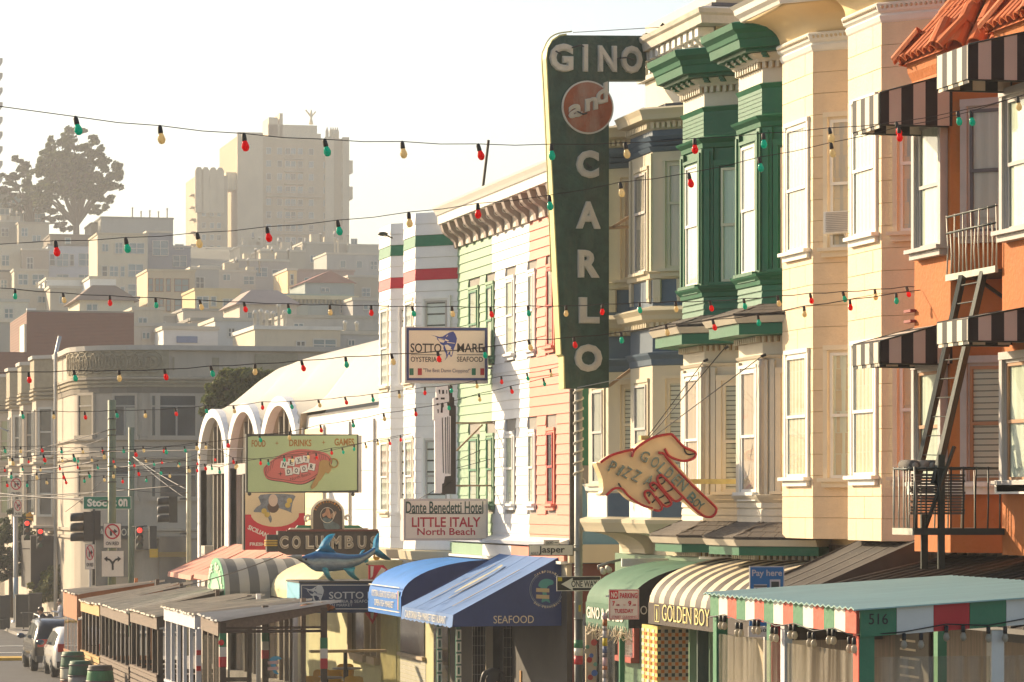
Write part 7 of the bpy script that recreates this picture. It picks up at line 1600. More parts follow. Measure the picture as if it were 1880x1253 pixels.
def parklet(pf, pn, pyf, pyn, label, rise=.38, roofm=plank, style='dark', n=16):
    y1, y0 = onX(pf, XO), onX(pn, XO); z1, z0 = zat(pyf, XO, y1), zat(pyn, XO, y0); zg1, zg0 = gzp(y1), gzp(y0); g0 = gzp((y0+y1)/2)
    t = thing('parklet', ((XO+XI)/2, (y0+y1)/2, g0), label, 'parklet', 'roofed outdoor dining parklets along the kerb')
    roofing(t, y1, y0, z1, z0, rise, roofm, n)
    wd, low, fas = {'cedar': (redw, redw, redw), 'honey': (dkw, litw, litw), 'dark': (dkw, mdw, mdw), 'blue': (whp, blp, whp), 'glass': (mdw, mdw, mdw)}[style]
    L = y1-y0; zr = min(z0, z1); hs_ = .95
    fh = .75 if style == 'cedar' else .3
    if style == 'cedar':
        for k in range(8): MB().box(XO-.03, XO, y0+L*k/8+.006, y0+L*(k+1)/8-.006, z0-fh, z0+.0+(z1-z0)*k/8).build('fascia_board', fas, t)
    else: MB().slab([(XO-.03, y0, z0-fh), (XO-.03, y1, z1-fh), (XO-.03, y1, z1), (XO-.03, y0, z0)], (.04, 0, 0)).build('fascia', fas, t)
    MB().slab([(XO, y0-.04, z0-fh*.9), (XI, y0-.04, z0+rise-fh*.6), (XI, y0-.04, z0+rise), (XO, y0-.04, z0)], (0, .04, 0)).build('fascia', {'cedar': redw, 'honey': redw, 'dark': dkw, 'blue': whp, 'glass': mdw}[style], t)
    npst = max(3, int(L/.95))
    for k in range(npst+1):
        y = y0+(L-.1)*k/npst; w = .12 if k in (0, npst) else .08
        MB().box(XO, XO+w, y, y+.1, g0, z0+(z1-z0)*k/npst-fh).build('post', wd, t)
    for y in (y0, y1-.1): MB().box(XI-.1, XI, y, y+.1, g0, z0+rise).build('post', wd, t)
    # lower wall
    if style in ('honey', 'dark'):
        MB().box(XO-.04, XO+.1, y0, y1, g0+hs_+.1, g0+hs_+.16).build('ledge', low, t)
        for k in range(7): MB().box(XO-.03, XO-.005, y0, y1, g0+.12+.135*k, g0+.12+.135*k+.105).build('slat', low, t)
        for k in range(7): MB().box(XO, XI, y0-.03, y0-.005, g0+.12+.135*k, g0+.12+.135*k+.105).build('slat', dkw, t)
        MB().box(XO+.02, XO+.05, y0, y1, g0, g0+hs_).build('lining', blk, t)
    else:
        MB().box(XO-.02, XO+.02, y0, y1, g0, g0+hs_).build('low_wall', low, t); MB().box(XO, XI, y0-.03, y0, g0, g0+hs_).build('low_wall', low, t); MB().box(XO-.03, XO+.05, y0-.04, y1, g0+hs_, g0+hs_+.05).build('ledge', whp if style == 'blue' else wd, t)
    MB().box(XO, XI, y0, y1, g0-.02, g0+.08).build('deck', dkw, t)
    if style == 'cedar':
        for k in range(3): MB().box(XO, XO+.01, y0+L*k/3+.1, y0+L*(k+1)/3, g0+hs_+.05, z0-fh).build('pane', pane_m, t)
    return t, y1, y0, z1, z0, g0
parklet(118, 143, 1085, 1092, 'farthest cedar-clad parklet with tall board fascia and glass panes', rise=.38, style='cedar', n=10)
parklet(150, 184, 1103, 1112, 'parklet with sunlit-toned fascia and dark posts, second from the far end', rise=.6, style='honey', n=12)
parklet(186, 238, 1109, 1127, 'dark brown slatted parklet, third from the far end', rise=.6, n=14)
parklet(241, 290, 1120, 1133, 'dark brown slatted parklet just behind the white and blue one', rise=.5, n=14)
pb, *_r = parklet(303, 360, 1115, 1130, 'white-posted parklet with blue lower walls', style='blue', rise=.31, n=16)
for py in (1195, 1224): MB().box(XO+.0, XO+.1, _r[1]-.05, _r[1]-.03, zat(py+8, XO, _r[1]), zat(py-1, XO, _r[1])).build('reflector', mat('reflector', (.55, .01, .02), .2), pb)
pg, y1, y0, z1, z0, g0 = parklet(371, 403, 1130, 1142, 'nearest clear-sided parklet with Italian tricolour bands on its posts', style='glass', roofm=corr, rise=.40, n=7)
for X, nm in ((XO, 0), (XI-.12, 1), (XI-1.1, 2)):
    zz = [zat(p, X, y0) for p in ((1163, 1188, 1206, 1225), (1171, 1191, 1209, 1228), (1166, 1184, 1200, 1216))[nm]]
    Yb = y0 if nm < 2 else y0+1.6; MB().box(X-.0, X+.13, Yb-.06, Yb+.03, g0, z0-.02+(.3 if nm else 0)).build('post', dkw, pg)
    for k, c in enumerate(((.02, .17, .08), (.58, .55, .5), (.46, .02, .03))): MB().box(X-.008, X+.138, Yb-.068, Yb+.03, zz[k+1], zz[k]).build('tricolour_band', mat('band%d' % k, c, .5), pg)
for z, w in ((zat(1163, XO, y0), .06), (zat(1156, XO, y0), .05), (g0+1.0, .05)): MB().box(XO+.1, XI-.1, y0-.05, y0, z, z+w).build('rail', dkw, pg)
plas = plastic('clear_plastic', (.93, .94, .92), .07)
MB().box(XO+.14, XI-.14, y0-.02, y0-.015, g0+.3, zat(1165, XO, y0)).build('clear_panel', plas, pg)
MB().box(XO+.14, XI-.14, y0-.04, y0-.022, g0+.2, g0+.85).build('low_panel', blp, pg)
for k in range(3): MB().box(XO-.0, XO+.01, y0+(y1-y0)*k/3+.05, y0+(y1-y0)*(k+1)/3, g0+.3, z0-.35).build('clear_panel', plas, pg)
disc(pg, Q(406, 1180, y0-.07), .06, mat('reflector'), 0, .02, 'reflector', 14)
for y, nm in ((1214, 'a'), (1225, 'b')): pl2('decal_ribbon', [(491, y), (511, y-1), (511, y+5), (491, y+6)], .03, .034, mat('decal_pink', (.55, .36, .33), .6), pg, y0)
pl2('decal_fish', smooth_pts([(494, 1213), (500, 1206), (510, 1205), (517, 1210), (508, 1213), (506, 1230), (512, 1238), (503, 1236), (498, 1225)], 3), .025, .029, mat('decal_blue', (.08, .32, .45), .6), pg, y0)
gh = thing('heap_of_cloth', Q(585, 1115, y0+.3), 'crumpled orange and dark cloth heap lying on the near parklet roof', 'cloth')
m = MB(); 
for k in range(14): q = Q(560+3.6*k, 1116-3*sin(k*.8), y0+.2+.2*R.random()); m.ball(q, R.uniform(.05, .12), 7, 5, k % 2, (1.3, 1, .6))
m.build('cloth', [mat('orange_rag', (.35, .11, .03), .9, .4, 12, .5), mat('dark_rag', (.06, .05, .03), .9, .4, 12, .5)], gh)
# the big tricolour parklet 516
XO6, XI6 = -5.9, -3.4; Y1, Y0 = onX(1309, XO6), onX(1578, XO6); zf, zn = zat(1100, XO6, Y1), zat(1129, XO6, Y0); ri = .16; g6 = gz(-5, 29.5)
p6 = thing('parklet', (-4.7, 29.8, g6), 'near parklet numbered 516 with mint corrugated roof and green white red fascia', 'parklet', 'roofed outdoor dining parklets along the kerb')
mint = mat('mint_roof', (.28, .44, .40), .4, .15, 1.5, .08, stretch=(.3, 4, 1), dirt=.25, dirtcol=(.12, .25, .25)); n = 60; V = []
for k in range(n+1):
    t = k/n; y = Y0-.08+(Y1-Y0+.16)*t; z = zn+(zf-zn)*t+.05+(.022 if k % 2 else 0)
    V += [(XO6-.08, y, z), (XI6+.1, y, z+ri), (XO6-.08, y, z-.012), (XI6+.1, y, z+ri-.012)]
b = MB(); b.add(V, [q for k in range(n) for q in ((4*k, 4*k+1, 4*k+5, 4*k+4), (4*k+2, 4*k+6, 4*k+7, 4*k+3), (4*k, 4*k+4, 4*k+6, 4*k+2))]+[(0, 2, 3, 1)]); b.build('roof', mint, p6)
fg, fw_, frd = mat('fascia_green', (.045, .19, .09), .5, .15, 3, .2), mat('fascia_white', (.66, .63, .56), .5, .08, 3, .15), mat('fascia_red', (.60, .075, .035), .5, .15, 3, .2)
n = 15
for k in range(n):
    ya, yb_ = Y1-(Y1-Y0)*k/n, Y1-(Y1-Y0)*(k+1)/n; t = 1-(k+.5)/n; z = zn+(zf-zn)*t+.04
    MB().box(XO6-.03, XO6, yb_+.002, ya-.002, z-.21, z).build('fascia_block', (fg, fw_, frd)[k % 3], p6)
xs6 = [onY(x, Y0) for x in (1578, 1644, 1712, 1778, 1845, 1912, 1980)]
for k in range(6):
    x0, x1 = max(xs6[k], XO6), min(xs6[k+1], XI6)
    if x1 > x0: MB().add([(x0+.002, Y0-.03, zn-.20+(x0-XO6)/2.5*ri), (x1-.002, Y0-.03, zn-.2+(x1-XO6)/2.5*ri), (x1-.002, Y0, zn-.2+(x1-XO6)/2.5*ri), (x0+.002, Y0, zn-.2+(x0-XO6)/2.5*ri), (x0+.002, Y0-.03, zn+.04+(x0-XO6)/2.5*ri), (x1-.002, Y0-.03, zn+.04+(x1-XO6)/2.5*ri), (x1-.002, Y0, zn+.04+(x1-XO6)/2.5*ri), (x0+.002, Y0, zn+.04+(x0-XO6)/2.5*ri)], [(0,3,2,1),(4,5,6,7),(0,1,5,4),(1,2,6,5),(2,3,7,6),(3,0,4,7)]).build('fascia_block', (fg, fw_, mat('deep_red', (.50, .015, .02), .5), fg, fw_, frd)[k], p6)
put(p6, Y0-.03, '516', 1595, 1630, 1127, 1147, ink, .004, .0, .003)
for (X, Y, w, m) in ((XO6, Y1-.12, .12, fg), (XO6, Y0, .14, fg), (XO6+1.25, Y0, .12, fw_), (XI6-.1, Y0, .1, fg), (XO6, (Y0+Y1)/2-.1, .08, whp), (XI6-.1, Y1-.1, .1, fg), (XO6+.55, Y1-.2, .1, fg)):
    MB().box(X, X+w, Y, Y+.12, g6, zf-.1 if Y > 28.5 else zn-.15).build('post', m, p6)
MB().box(XO6-.01, XO6, Y0+.0, Y0+.14, g6, zn-.18).build('post_face', frd, p6); MB().box(XO6+.56, XO6+.66, Y1-.22, Y1-.2, g6, zf-.1).build('post_face', mat('deep_red'), p6)
plas2 = plastic('hazy_plastic', (.92, .9, .85), .17)
MB().box(XO6+.02, XO6+.025, Y0+.14, Y1-.12, g6+.4, zn-.34).build('clear_panel', plas2, p6); MB().box(XO6+.14, XI6-.1, Y0+.03, Y0+.035, g6+.4, zn-.38).build('clear_panel', plas2, p6)
MB().box(XO6, XO6+.05, Y0, Y1, g6, g6+.85).build('low_wall', fg, p6); MB().box(XO6, XI6, Y0, Y0+.05, g6, g6+.85).build('low_wall', fg, p6); MB().box(XO6, XI6, Y0, Y1, g6-.02, g6+.08).build('deck', dkw, p6)
bulbc = mat('clear_bulb', (.55, .50, .40), .15, .1, 5, 0, transl=.5)
t = thing('festoon_lights', (XO6-.05, Y0, zn-.2), 'black festoon cable with clear bulbs along the fascia of the 516 parklet', 'string lights')
cab = [(XO6-.05, Y1-(Y1-Y0)*k/8, zf+(zn-zf)*k/8-.17+(.03 if k % 2 else -.02)) for k in range(9)]+[(XO6+.4*k, Y0-.05, zn-.14-(.04 if k % 2 else 0)+ri*.16*k) for k in range(1, 7)]
m = MB(); m.tube(cab, .006, 5); m.build('cable', ink, t)
for i, c in enumerate(cab):
    if i in (0,): continue
    for d in ((0, .0), (.12, .13)) if i < 9 else ((0, 0), (.16, 0)):
        p = Vector(c)+Vector((0 if i < 9 else d[0], d[1] if i < 9 else 0, -.02)); m = MB(); m.lathe([(.018, -.055), (.02, -.05), (.02, 0), (.012, .01)], p, 8); so = m.build('socket', ink, t)
        m = MB(); m.lathe([(.004, -.135), (.022, -.125), (.032, -.10), (.026, -.075), (.015, -.056)], p, 8); m.build('bulb', bulbc, so)
# mural board behind
# tables and stools inside 516
# ================================================================== poles, signals, signs at the junction
def polep(name, px, py0, F, r, m, label, zb=None, group=None, taper=1.):
    q = atF(px, py0, F); g = gz(q.x, q.y) if zb is None else zb; t = thing(name, (q.x, q.y, g), label, 'pole', group)
    b = MB(); b.tube([(q.x, q.y, g), (q.x, q.y, q.z)], [r, r*taper], 12); b.build('shaft', m, t); return t, q, g
olive = mat('olive_pole', (.16, .19, .11), .5, .2, 3, .1, dirt=.2); galv = mat('galv')
t, qp, gp_ = polep('trolley_pole', 205.5, 735, 109, .135, olive, 'thick olive green trolley pole rising through the Stockton sign', group='trolley poles at the junction')
for py in (770, 790, 800, 829, 857, 886): b = MB(); z = zat(py, qp.x, qp.y); b.tube([(qp.x, qp.y, z), (qp.x, qp.y, z+.03)], .16, 12); b.build('band', darkmetal, t)
t, qq, _g = polep('trolley_pole', 241, 785, 143, .13, olive, 'shorter green trolley pole across the junction right of the thick one', group='trolley poles at the junction')
MB().tube([(qq.x, qq.y, _g), (qq.x, qq.y, _g+1.2)], .14, 12).build('green_base', green_t, t)
t, q3, _g = polep('trolley_pole', 346.5, 832, 121, .09, mat('pale_pole', (.44, .40, .26), .5, .2, 4, .1, dirt=.3, dirtcol=(.3, .15, .03)), 'slim pale rusty pole beside the first white arch', group='trolley poles at the junction')
t, q4, _g = polep('signal_pole', 29, 948, 158, .12, galv, 'grey signal pole with a base plate on the far left corner')
b = MB(); b.tube([(q4.x, q4.y, _g), (q4.x, q4.y, _g+.25)], [.28, .2], 10); b.build('base', galv, t); b = MB(); b.tube([(q4.x, q4.y, _g+1.3), (q4.x, q4.y, _g+2.3)], .125, 10); b.build('notice', mat('pale_blue', (.3, .4, .5), .6), t)
t, q5, _g = polep('lamp_post', 28, 800, 175, .07, galv, 'slim street lamp post with a long arm at the left edge'); b = MB(); b.tube([q5, q5+Vector((-.3, 0, .2)), atF(-20, 778, 175)], .05, 6); b.build('arm', galv, t)
def signal(px, py, F, mode, lit, label, s=1.):
    """three-lamp head; mode 'face' shows lenses, 'left' shows visors in profile, 'back' plain"""
    q = atF(px, py, F); g = gz(q.x, q.y); t = thing('traffic_signal', q, label, 'traffic light', 'traffic lights at the junction'); w, h = .34*s, 1.06*s
    MB().box(q.x-w/2, q.x+w/2, q.y-.02, q.y+.18, q.z-h, q.z).build('housing', darkmetal, t)
    for k in range(3):
        zc_ = q.z-h*(k+.5)/3; on = (lit and k == 0)
        if mode == 'left':
            b = MB(); b.tube([(q.x-w/2, q.y+.08, zc_), (q.x-w/2-.42, q.y+.08, zc_-.02)], .15*s, 12); b.build('visor', darkmetal, t)
        else:
            c = (.9, .03, .02) if on else ((.12, .02, .015), (.13, .05, .01), (.02, .06, .04))[k]
            if mode == 'face':
                b = MB(); n = 14; b.slab([(q.x+.12*s*cos(2*pi*i/n), q.y-.03, zc_+.12*s*sin(2*pi*i/n)) for i in range(n)], (0, -.01, 0)); b.build('lens', mat('lens_%d%d' % (k, on), c, .3, emit=(1.1 if on else 0), bump=0, var=.02), t)
                b = MB(); b.tube([(q.x+.14*s*cos(a), q.y-.02, zc_+.14*s*sin(a)) for a in [pi*i/8 for i in range(9)]], .012, 4); b.build('visor_rim', darkmetal, t)
                V = [(q.x+.14*s*cos(a), yy, zc_+.14*s*sin(a)) for yy in (q.y-.02, q.y-.24) for a in [pi*(i-1)/8 for i in range(11)]]; b = MB(); b.add(V, [(i, i+1, i+12, i+11) for i in range(10)], 0, True); b.build('visor', darkmetal, t)
    return t, q
for a in ((162, 940, 107, 'left', 0, 'black traffic light in profile with three visors left of the trolley pole'), (176, 938, 108, 'back', 0, 'dark traffic light housing seen from behind beside the Stockton pole'), (49.5, 955, 157, 'face', 1, 'traffic light with bright red lamp on the far left pole'), (74, 970, 156, 'face', 1, 'traffic light turned aside with a dim red lamp left of the oriel'),
          (256, 967, 139, 'face', 1, 'traffic light showing red right of the ON RED sign'), (281, 966, 139, 'back', 0, 'dark traffic light housing seen from behind above the amber panel'), (318, 912, 122, 'left', 0, 'grey traffic light with three visors beside the slim pale pole')):
    t, q = signal(*a, s=.92)
    g = gz(q.x, q.y)
for (pa, pb, F, r) in (((172, 935), (172, 1075), 108, .05), ((60, 950), (29, 950), 158, .03), ((60, 1008), (29, 1008), 158, .025), ((330, 916), (346, 916), 121, .04), ((330, 980), (346, 980), 121, .04), ((270, 966), (243, 968), 141, .03), ((183, 920), (206, 920), 109, .03)):
    A_, B_ = atF(*pa, F), atF(*pb, F); b = MB(); b.tube([A_, B_], r, 6); tag(b.build('signal_bracket', darkmetal), 'dark %s bracket %s' % (('upright', 'holding the profile signal below Stockton') if pa[0] == 172 else ('short' if pa[1] < 960 else 'lower'), '' if pa[0] == 172 else 'beside the traffic light near column %d' % pa[0]) if 0 else {172: 'dark upright post under the black profile traffic light', 60: 'thin %s bar holding the red traffic light on the far left pole' % ('upper' if pa[1] < 1000 else 'lower'), 330: '%s bracket between slim pale pole and grey traffic light' % ('upper' if pa[1] < 950 else 'lower'), 270: 'thin bar holding the red traffic light right of the ON RED sign', 183: 'short bracket between thick trolley pole and signals'}[pa[0]], 'bracket', 'traffic light brackets')
# Stockton street sign
FS = 110; st = thing('street_name_sign', atF(197, 935, FS), 'green street name sign reading Stockton behind the thick trolley pole', 'sign')
YK = atF(197, 925, FS).y; board(st, YK, 153, 241, 911.5, 935.5, .04, signw, 'border'); board(st, YK-.01, 154, 240, 912.7, 934.3, .01, mat('sign_green', (.005, .19, .12), .45, .05, 3, 0))
for s, x0, x1 in (('Stoc', 160, 196), ('k', 199, 206), ('t', 209, 214), ('on', 217, 234)): put(st, YK-.02, s, x0, x1, 916, 930.5, mat('sign_letter', (.75, .75, .68), .4), .0, .04, .004)
def no_turn(px0, px1, py0, py1, F, label, slim=False, post=None):
    Y = atF((px0+px1)/2, py0, F).y; t = thing('traffic_sign', Q((px0+px1)/2, py1, Y), label, 'sign', 'no right turn on red signs'); W = px1-px0; H_ = py1-py0
    board(t, Y+.01, px0-.7, px1+.7, py0-.7, py1+.7, .02, darkmetal, 'edge'); board(t, Y, px0, px1, py0, py1, .01, signw)
    cx, cy, rx, ry = (px0+px1)/2, py0+H_*.33, W*.40, (H_*.29 if not slim else H_*.30)
    m = MB(); n = 24; k = F/FL; m.tube([Q(cx+rx*cos(2*pi*i/n), cy+ry*sin(2*pi*i/n), Y-.015) for i in range(n+1)], W*.045*k, 5, caps=False); m.build('ring', mat('sign_red', (.42, .012, .03), .5), t)
    pl2('arrow', [(cx-W*.14, cy+ry*.6), (cx-W*.14, cy-ry*.15), (cx+W*.1, cy-ry*.15), (cx+W*.1, cy-ry*.42), (cx+W*.3, cy), (cx+W*.1, cy+ry*.36), (cx+W*.1, cy+ry*.12), (cx-W*.02, cy+ry*.12), (cx-W*.02, cy+ry*.6)], .012, .016, ink, t, Y)
    pl2('slash', [(cx-rx*.72, cy-ry*.62), (cx-rx*.58, cy-ry*.76), (cx+rx*.74, cy+ry*.62), (cx+rx*.6, cy+ry*.76)], .018, .022, mat('sign_red'), t, Y)
    put(t, Y-.01, 'ON RED', px0+W*.12, px1-W*.12, py1-H_*.25, py1-H_*.1, ink, .004, .02, .004)
    if post: MB().bar(Q(cx, py1, Y), (Q(cx, py1, Y).x, Y, gz(0, Y)), .06).build('post', galv, t)
    return t
no_turn(190.5, 222, 961.5, 1006, 108, 'large no right turn ON RED sign on the thick trolley pole')
no_turn(157, 173.5, 1000, 1045, 107, 'narrow no right turn ON RED sign on a post under the black traffic light', True, True)
no_turn(18.5, 40.5, 878, 912, 158, 'upper no right turn ON RED sign on the far left pole')
no_turn(25.5, 40, 918, 949, 157, 'narrow lower no right turn sign on the far left pole', True)
YK = atF(207, 1030, 108).y; ft = thing('traffic_sign', Q(207, 1059, YK), 'white sign with a black left and right fork arrow under the ON RED sign', 'sign')
board(ft, YK+.01, 186.3, 227.7, 1011.3, 1059.7, .02, darkmetal, 'edge'); board(ft, YK, 187, 227, 1012, 1059, .01, signw)
pl2('arrow', [(205, 1047), (205, 1036), (201, 1030), (197, 1028.5), (197, 1032), (190.5, 1026.5), (197, 1021.5), (197, 1025), (202, 1026.5), (206.8, 1031.5), (211.5, 1026.5), (216, 1025), (216, 1021.5), (222.5, 1026.5), (216, 1032), (216, 1028.5), (212, 1030), (208.6, 1036), (208.6, 1047)], .012, .016, ink, ft, YK)
# no parking sign
YQ = 46.6; np_ = thing('parking_sign', Q(1146, 1138, YQ), 'white and red NO PARKING Tuesday street cleaning sign on a stickered post', 'sign'); redp_ = mat('sign_red')
board(np_, YQ+.006, 1117.5, 1173.5, 1082.5, 1138.5, .01, mat('sign_grey_edge', (.4, .38, .35), .5), 'edge'); board(np_, YQ, 1118, 1173, 1083, 1138, .004, signw)
fr = MB()
for q in ((1119, 1172, 1083.8, 1084.8), (1119, 1172, 1136.2, 1137.2), (1119, 1120, 1084.8, 1136.2), (1171, 1172, 1084.8, 1136.2)): pl(fr, YQ, [(q[0], q[2]), (q[1], q[2]), (q[1], q[3]), (q[0], q[3])], .001, .003)
fr.build('border', redp_, np_); pl2('red_block', [(1120, 1085), (1135, 1085), (1135, 1100), (1120, 1100)], .003, .005, redp_, np_, YQ)
for s, x0, x1, y0, y1, m, b_ in (('NO', 1121.5, 1133.5, 1087, 1098, signw, .03), ('PARKING', 1138, 1170, 1089, 1099, redp_, .02), ('7', 1124, 1129, 1104, 1113, redp_, .03), ('AM', 1131, 1137, 1109, 1113, redp_, .01), ('TO', 1144, 1148, 1110, 1113, redp_, 0), ('9', 1153, 1159, 1103.5, 1113, redp_, .03), ('AM', 1161, 1167, 1109, 1113, redp_, .01), ('TUESDAY', 1128, 1163, 1118.5, 1126, redp_, .02), ('STREET CLEANING', 1123, 1169, 1131, 1135, redp_, .0)):
    put(np_, YQ, s, x0, x1, y0, y1, m, .006, b_, .002)
xq = onY(1112, YQ); gq = gz(xq, YQ)+.13; ztq = zat(1130, xq, YQ); stick = [(.30, .27, .25), (.50, .38, .02), (.12, .11, .12), (.35, .12, .04), (.42, .40, .38), (.10, .14, .25), (.45, .3, .32)]
MB().tube([(xq, YQ+.04, gq), (xq, YQ+.04, ztq)], .034, 8).build('post', mat('post_dark', (.07, .07, .07), .5), np_); b = MB(); b.ball((xq, YQ+.04, ztq), .04, 8, 5); b.build('cap', galv, np_)
z = gq+.3; i = 0
while z < ztq-.05: h = R.uniform(.05, .13); MB().tube([(xq, YQ+.04, z), (xq, YQ+.04, z+h)], .036+.0004*(i % 3), 8).build('sticker', mat('stick%d' % (i % 7), stick[(i*3) % 7], .6, .3, 20, 0), np_); z += h; i += 1
MB().bar((xq, YQ+.02, zat(1095, xq, YQ)), (onY(1120, YQ), YQ+.01, zat(1095, xq, YQ)), .02).build('bracket', galv, np_); MB().bar((xq, YQ+.02, zat(1128, xq, YQ)), (onY(1120, YQ), YQ+.01, zat(1128, xq, YQ)), .02).build('bracket', galv, np_)
# pay here signs
pblue = mat('pay_blue', (.01, .16, .42), .4, .06, 3, 0); pw = mat('pay_white', (.55, .55, .55), .5)
def pay(px0, px1, py0, py1, Y, label, low):
    t = thing('parking_sign', Q((px0+px1)/2, py1, Y), label, 'sign', 'pay parking signs'); W = px1-px0; H_ = W*.93
    board(t, Y, px0, px1, py0, py1, .012, pw, 'edge'); board(t, Y-.002, px0+W*.035, px1-W*.03, py0+W*.03, py1-W*.03, .002, pblue)
    put(t, Y, 'Pay here', px0+W*.07, px1-W*.07, py0+W*.10, py0+W*.34, pw, .006, .02, .002)
    c0, c1, d0, d1 = px0+W*.12, px0+W*.5, py0+W*.52, py0+W*.78
    pl2('card_icon', [(c0, d0), (c1, d0), (c1, d1), (c0, d1)], .006, .008, pw, t, Y); pl2('card_stripe', [(c0, d0+W*.03), (c1, d0+W*.03), (c1, d0+W*.07), (c0, d0+W*.07)], .008, .010, ink, t, Y)
    put(t, Y, '$', c0+W*.05, c0+W*.11, d0+W*.1, d1-W*.03, ink, .008, .02, .002)
    for k in range(2): pl2('card_line', [(c0+W*.2, d0+W*(.13+.07*k)), (c1-W*.04, d0+W*(.13+.07*k)), (c1-W*.04, d0+W*(.16+.07*k)), (c0+W*.2, d0+W*(.16+.07*k))], .008, .010, ink, t, Y)
    pl2('phone_icon', [(px0+W*.58, py0+W*.38), (px0+W*.88, py0+W*.38), (px0+W*.88, py1-W*.08), (px0+W*.58, py1-W*.08)], .006, .008, pw, t, Y); pl2('phone_screen', [(px0+W*.62, py0+W*.44), (px0+W*.84, py0+W*.44), (px0+W*.84, py1-W*.13), (px0+W*.62, py1-W*.13)], .008, .010, mat('phone_dark', (.03, .045, .045), .3), t, Y)
    if low:
        a, b_ = low; board(t, Y, px0-1, px1-2, a, b_, .012, pw, 'edge'); board(t, Y-.002, px0, px1-3, a+1, b_-1, .002, pblue)
        for k, s in enumerate(('Pay by', 'License', 'Plate')): put(t, Y, s, px0+2, px0+2+(15, 18, 13)[k], a+2+k*(b_-a-4)/3, a+(k+1)*(b_-a-4)/3, pw, .006, .01, .002)
        board(t, Y-.002, px0, px1-3, b_+.5, b_+6, .012, signw, 'number_plate'); put(t, Y, '44506007', px0+2, px1-5, b_+1.5, b_+5, ink, .006, .02, .002)
    x = onY((px0+px1)/2, Y); MB().bar((x, Y+.04, gz(x, Y)), (x, Y+.04, zat(py0+4, x, Y)), .05).build('post', galv, t)
    return t
tp_ = pay(1376, 1440, 1040, 1100, 38.5, 'large blue Pay here sign with card and phone icons above the 516 parklet', None)
board(tp_, 38.5, 1376, 1438, 1140, 1150, .012, pblue, 'lower_plate'); board(tp_, 38.5, 1374, 1440, 1151, 1170, .012, signw, 'number_plate'); put(tp_, 38.5, '44506127', 1380, 1434, 1155, 1161, ink, .004, .01, .002)
pay(405, 436, 1031, 1060, 84, 'small blue Pay here and Pay by License Plate signs beyond the wooden roofs', (1063, 1084))
# flag
fg_ = thing('flag', Q(690, 1145, 74.), 'red flag with white diagonal stripes hanging behind the box sign', 'flag'); fr_m = mat('flag_red', (.48, .01, .03), .6, .1, 4, .1); fw_m = mat('flag_white', (.66, .60, .52), .7)
pl2('cloth', [(676, 1038), (704, 1038), (722, 1058), (716, 1064), (694, 1090), (694, 1112), (697, 1120), (684, 1146), (668, 1122), (676, 1110)], 0, .02, fr_m, fg_, 74.2)
for q in ([(700, 1042), (708, 1046), (688, 1074), (684, 1068)], [(712, 1052), (718, 1058), (700, 1080), (696, 1074)], [(680, 1040), (686, 1040), (684, 1058), (680, 1062)], [(680, 1120), (688, 1118), (684, 1138), (680, 1134)]): pl2('stripe', q, .02, .026, fw_m, fg_, 74.2)
m = MB(); m.bar(Q(672, 1036, 74.3), Q(730, 1062, 74.3), .03); m.build('staff', darkmetal, fg_)

# ================================================================== string lights
bm_ = {'r': mat('bulb_red', (.85, .015, .012), .1, .1, 3, 0, transl=.55), 'g': mat('bulb_green', (.0, .55, .40), .1, .1, 3, 0, transl=.6, coat=.5), 'w': mat('bulb_clear', (.80, .68, .42), .2, .15, 3, 0, transl=.6)}
cabm = mat('cable_black', (.05, .038, .028), .6)
bsh = {}
for c in 'rgw':
    b = MB(); b.lathe([(.006, -.155), (.022, -.148), (.033, -.125), (.034, -.11), (.026, -.085), (.017, -.062)], (0, 0, 0), 10); o = b.build('bulb_proto', bm_[c], loc=(0, 0, 0)); bsh[c] = o.data; bpy.data.objects.remove(o)
b = MB(); b.lathe([(.020, -.066), (.022, -.06), (.020, -.015), (.014, -.005), (.012, .004)], (0, 0, 0), 10); o = b.build('s', cabm, loc=(0, 0, 0)); ssh = o.data; bpy.data.objects.remove(o)
def string(label, bulbs, F0, F1, ends=None, r=.006, sc=.95):
    """bulbs: photo points of bulb centres (px, py, colour); distance runs from F0 to F1"""
    x0, x1 = bulbs[0][0], bulbs[-1][0]; Fx = lambda x: F0+(F1-F0)*(x-x0)/(x1-x0)
    tops = [atF(x, y-.072*sc*FL/Fx(x), Fx(x)) for x, y, c in bulbs]
    t = thing('string_lights', tops[0], label, 'string lights', 'festoon strings across the street'); og = org[t.name]; path = []
    if ends and ends[0]: path.append(atF(ends[0][0], ends[0][1], Fx(ends[0][0])))
    for i, p in enumerate(tops):
        path.append(p)
        if i < len(tops)-1: path.append(p.lerp(tops[i+1], .5)-Vector((0, 0, .012*sc)))
    if ends and ends[1]: path.append(atF(ends[1][0], ends[1][1], Fx(ends[1][0])))
    m = MB(); m.tube(path, r, 5); m.build('cable', cabm, t)
    for (x, y, c), p in zip(bulbs, tops):
        o = bpy.data.objects.new('bulb', bsh[c]); COL.objects.link(o); o.parent = t; o.location = p-og; o.rotation_euler = (R.uniform(-.15, .15), R.uniform(-.32, -.02), 0); o.scale = (sc,)*3
        s = bpy.data.objects.new('socket', ssh); COL.objects.link(s); s.parent = o
def seq(s, start): return [(x, y, 'rgw'['rgw'.index(start)] if 0 else None) for x, y in s]
def cyc(pts, first):
    o = 'gwr'; k = o.index(first); return [(x, y, o[(k+i) % 3]) for i, (x, y) in enumerate(pts)]
string('topmost string of large bulbs crossing the sky and the GINO lettering', cyc([(138, 231), (293, 247), (447, 261), (595, 271), (738, 275), (877, 279), (1012, 279), (1147, 276), (1275, 268), (1401, 258), (1522, 248), (1645, 237), (1758, 217), (1868, 190)], 'g'), 23, 31, ((-20, 193), (1900, 175)), sc=.88, r=.0035)
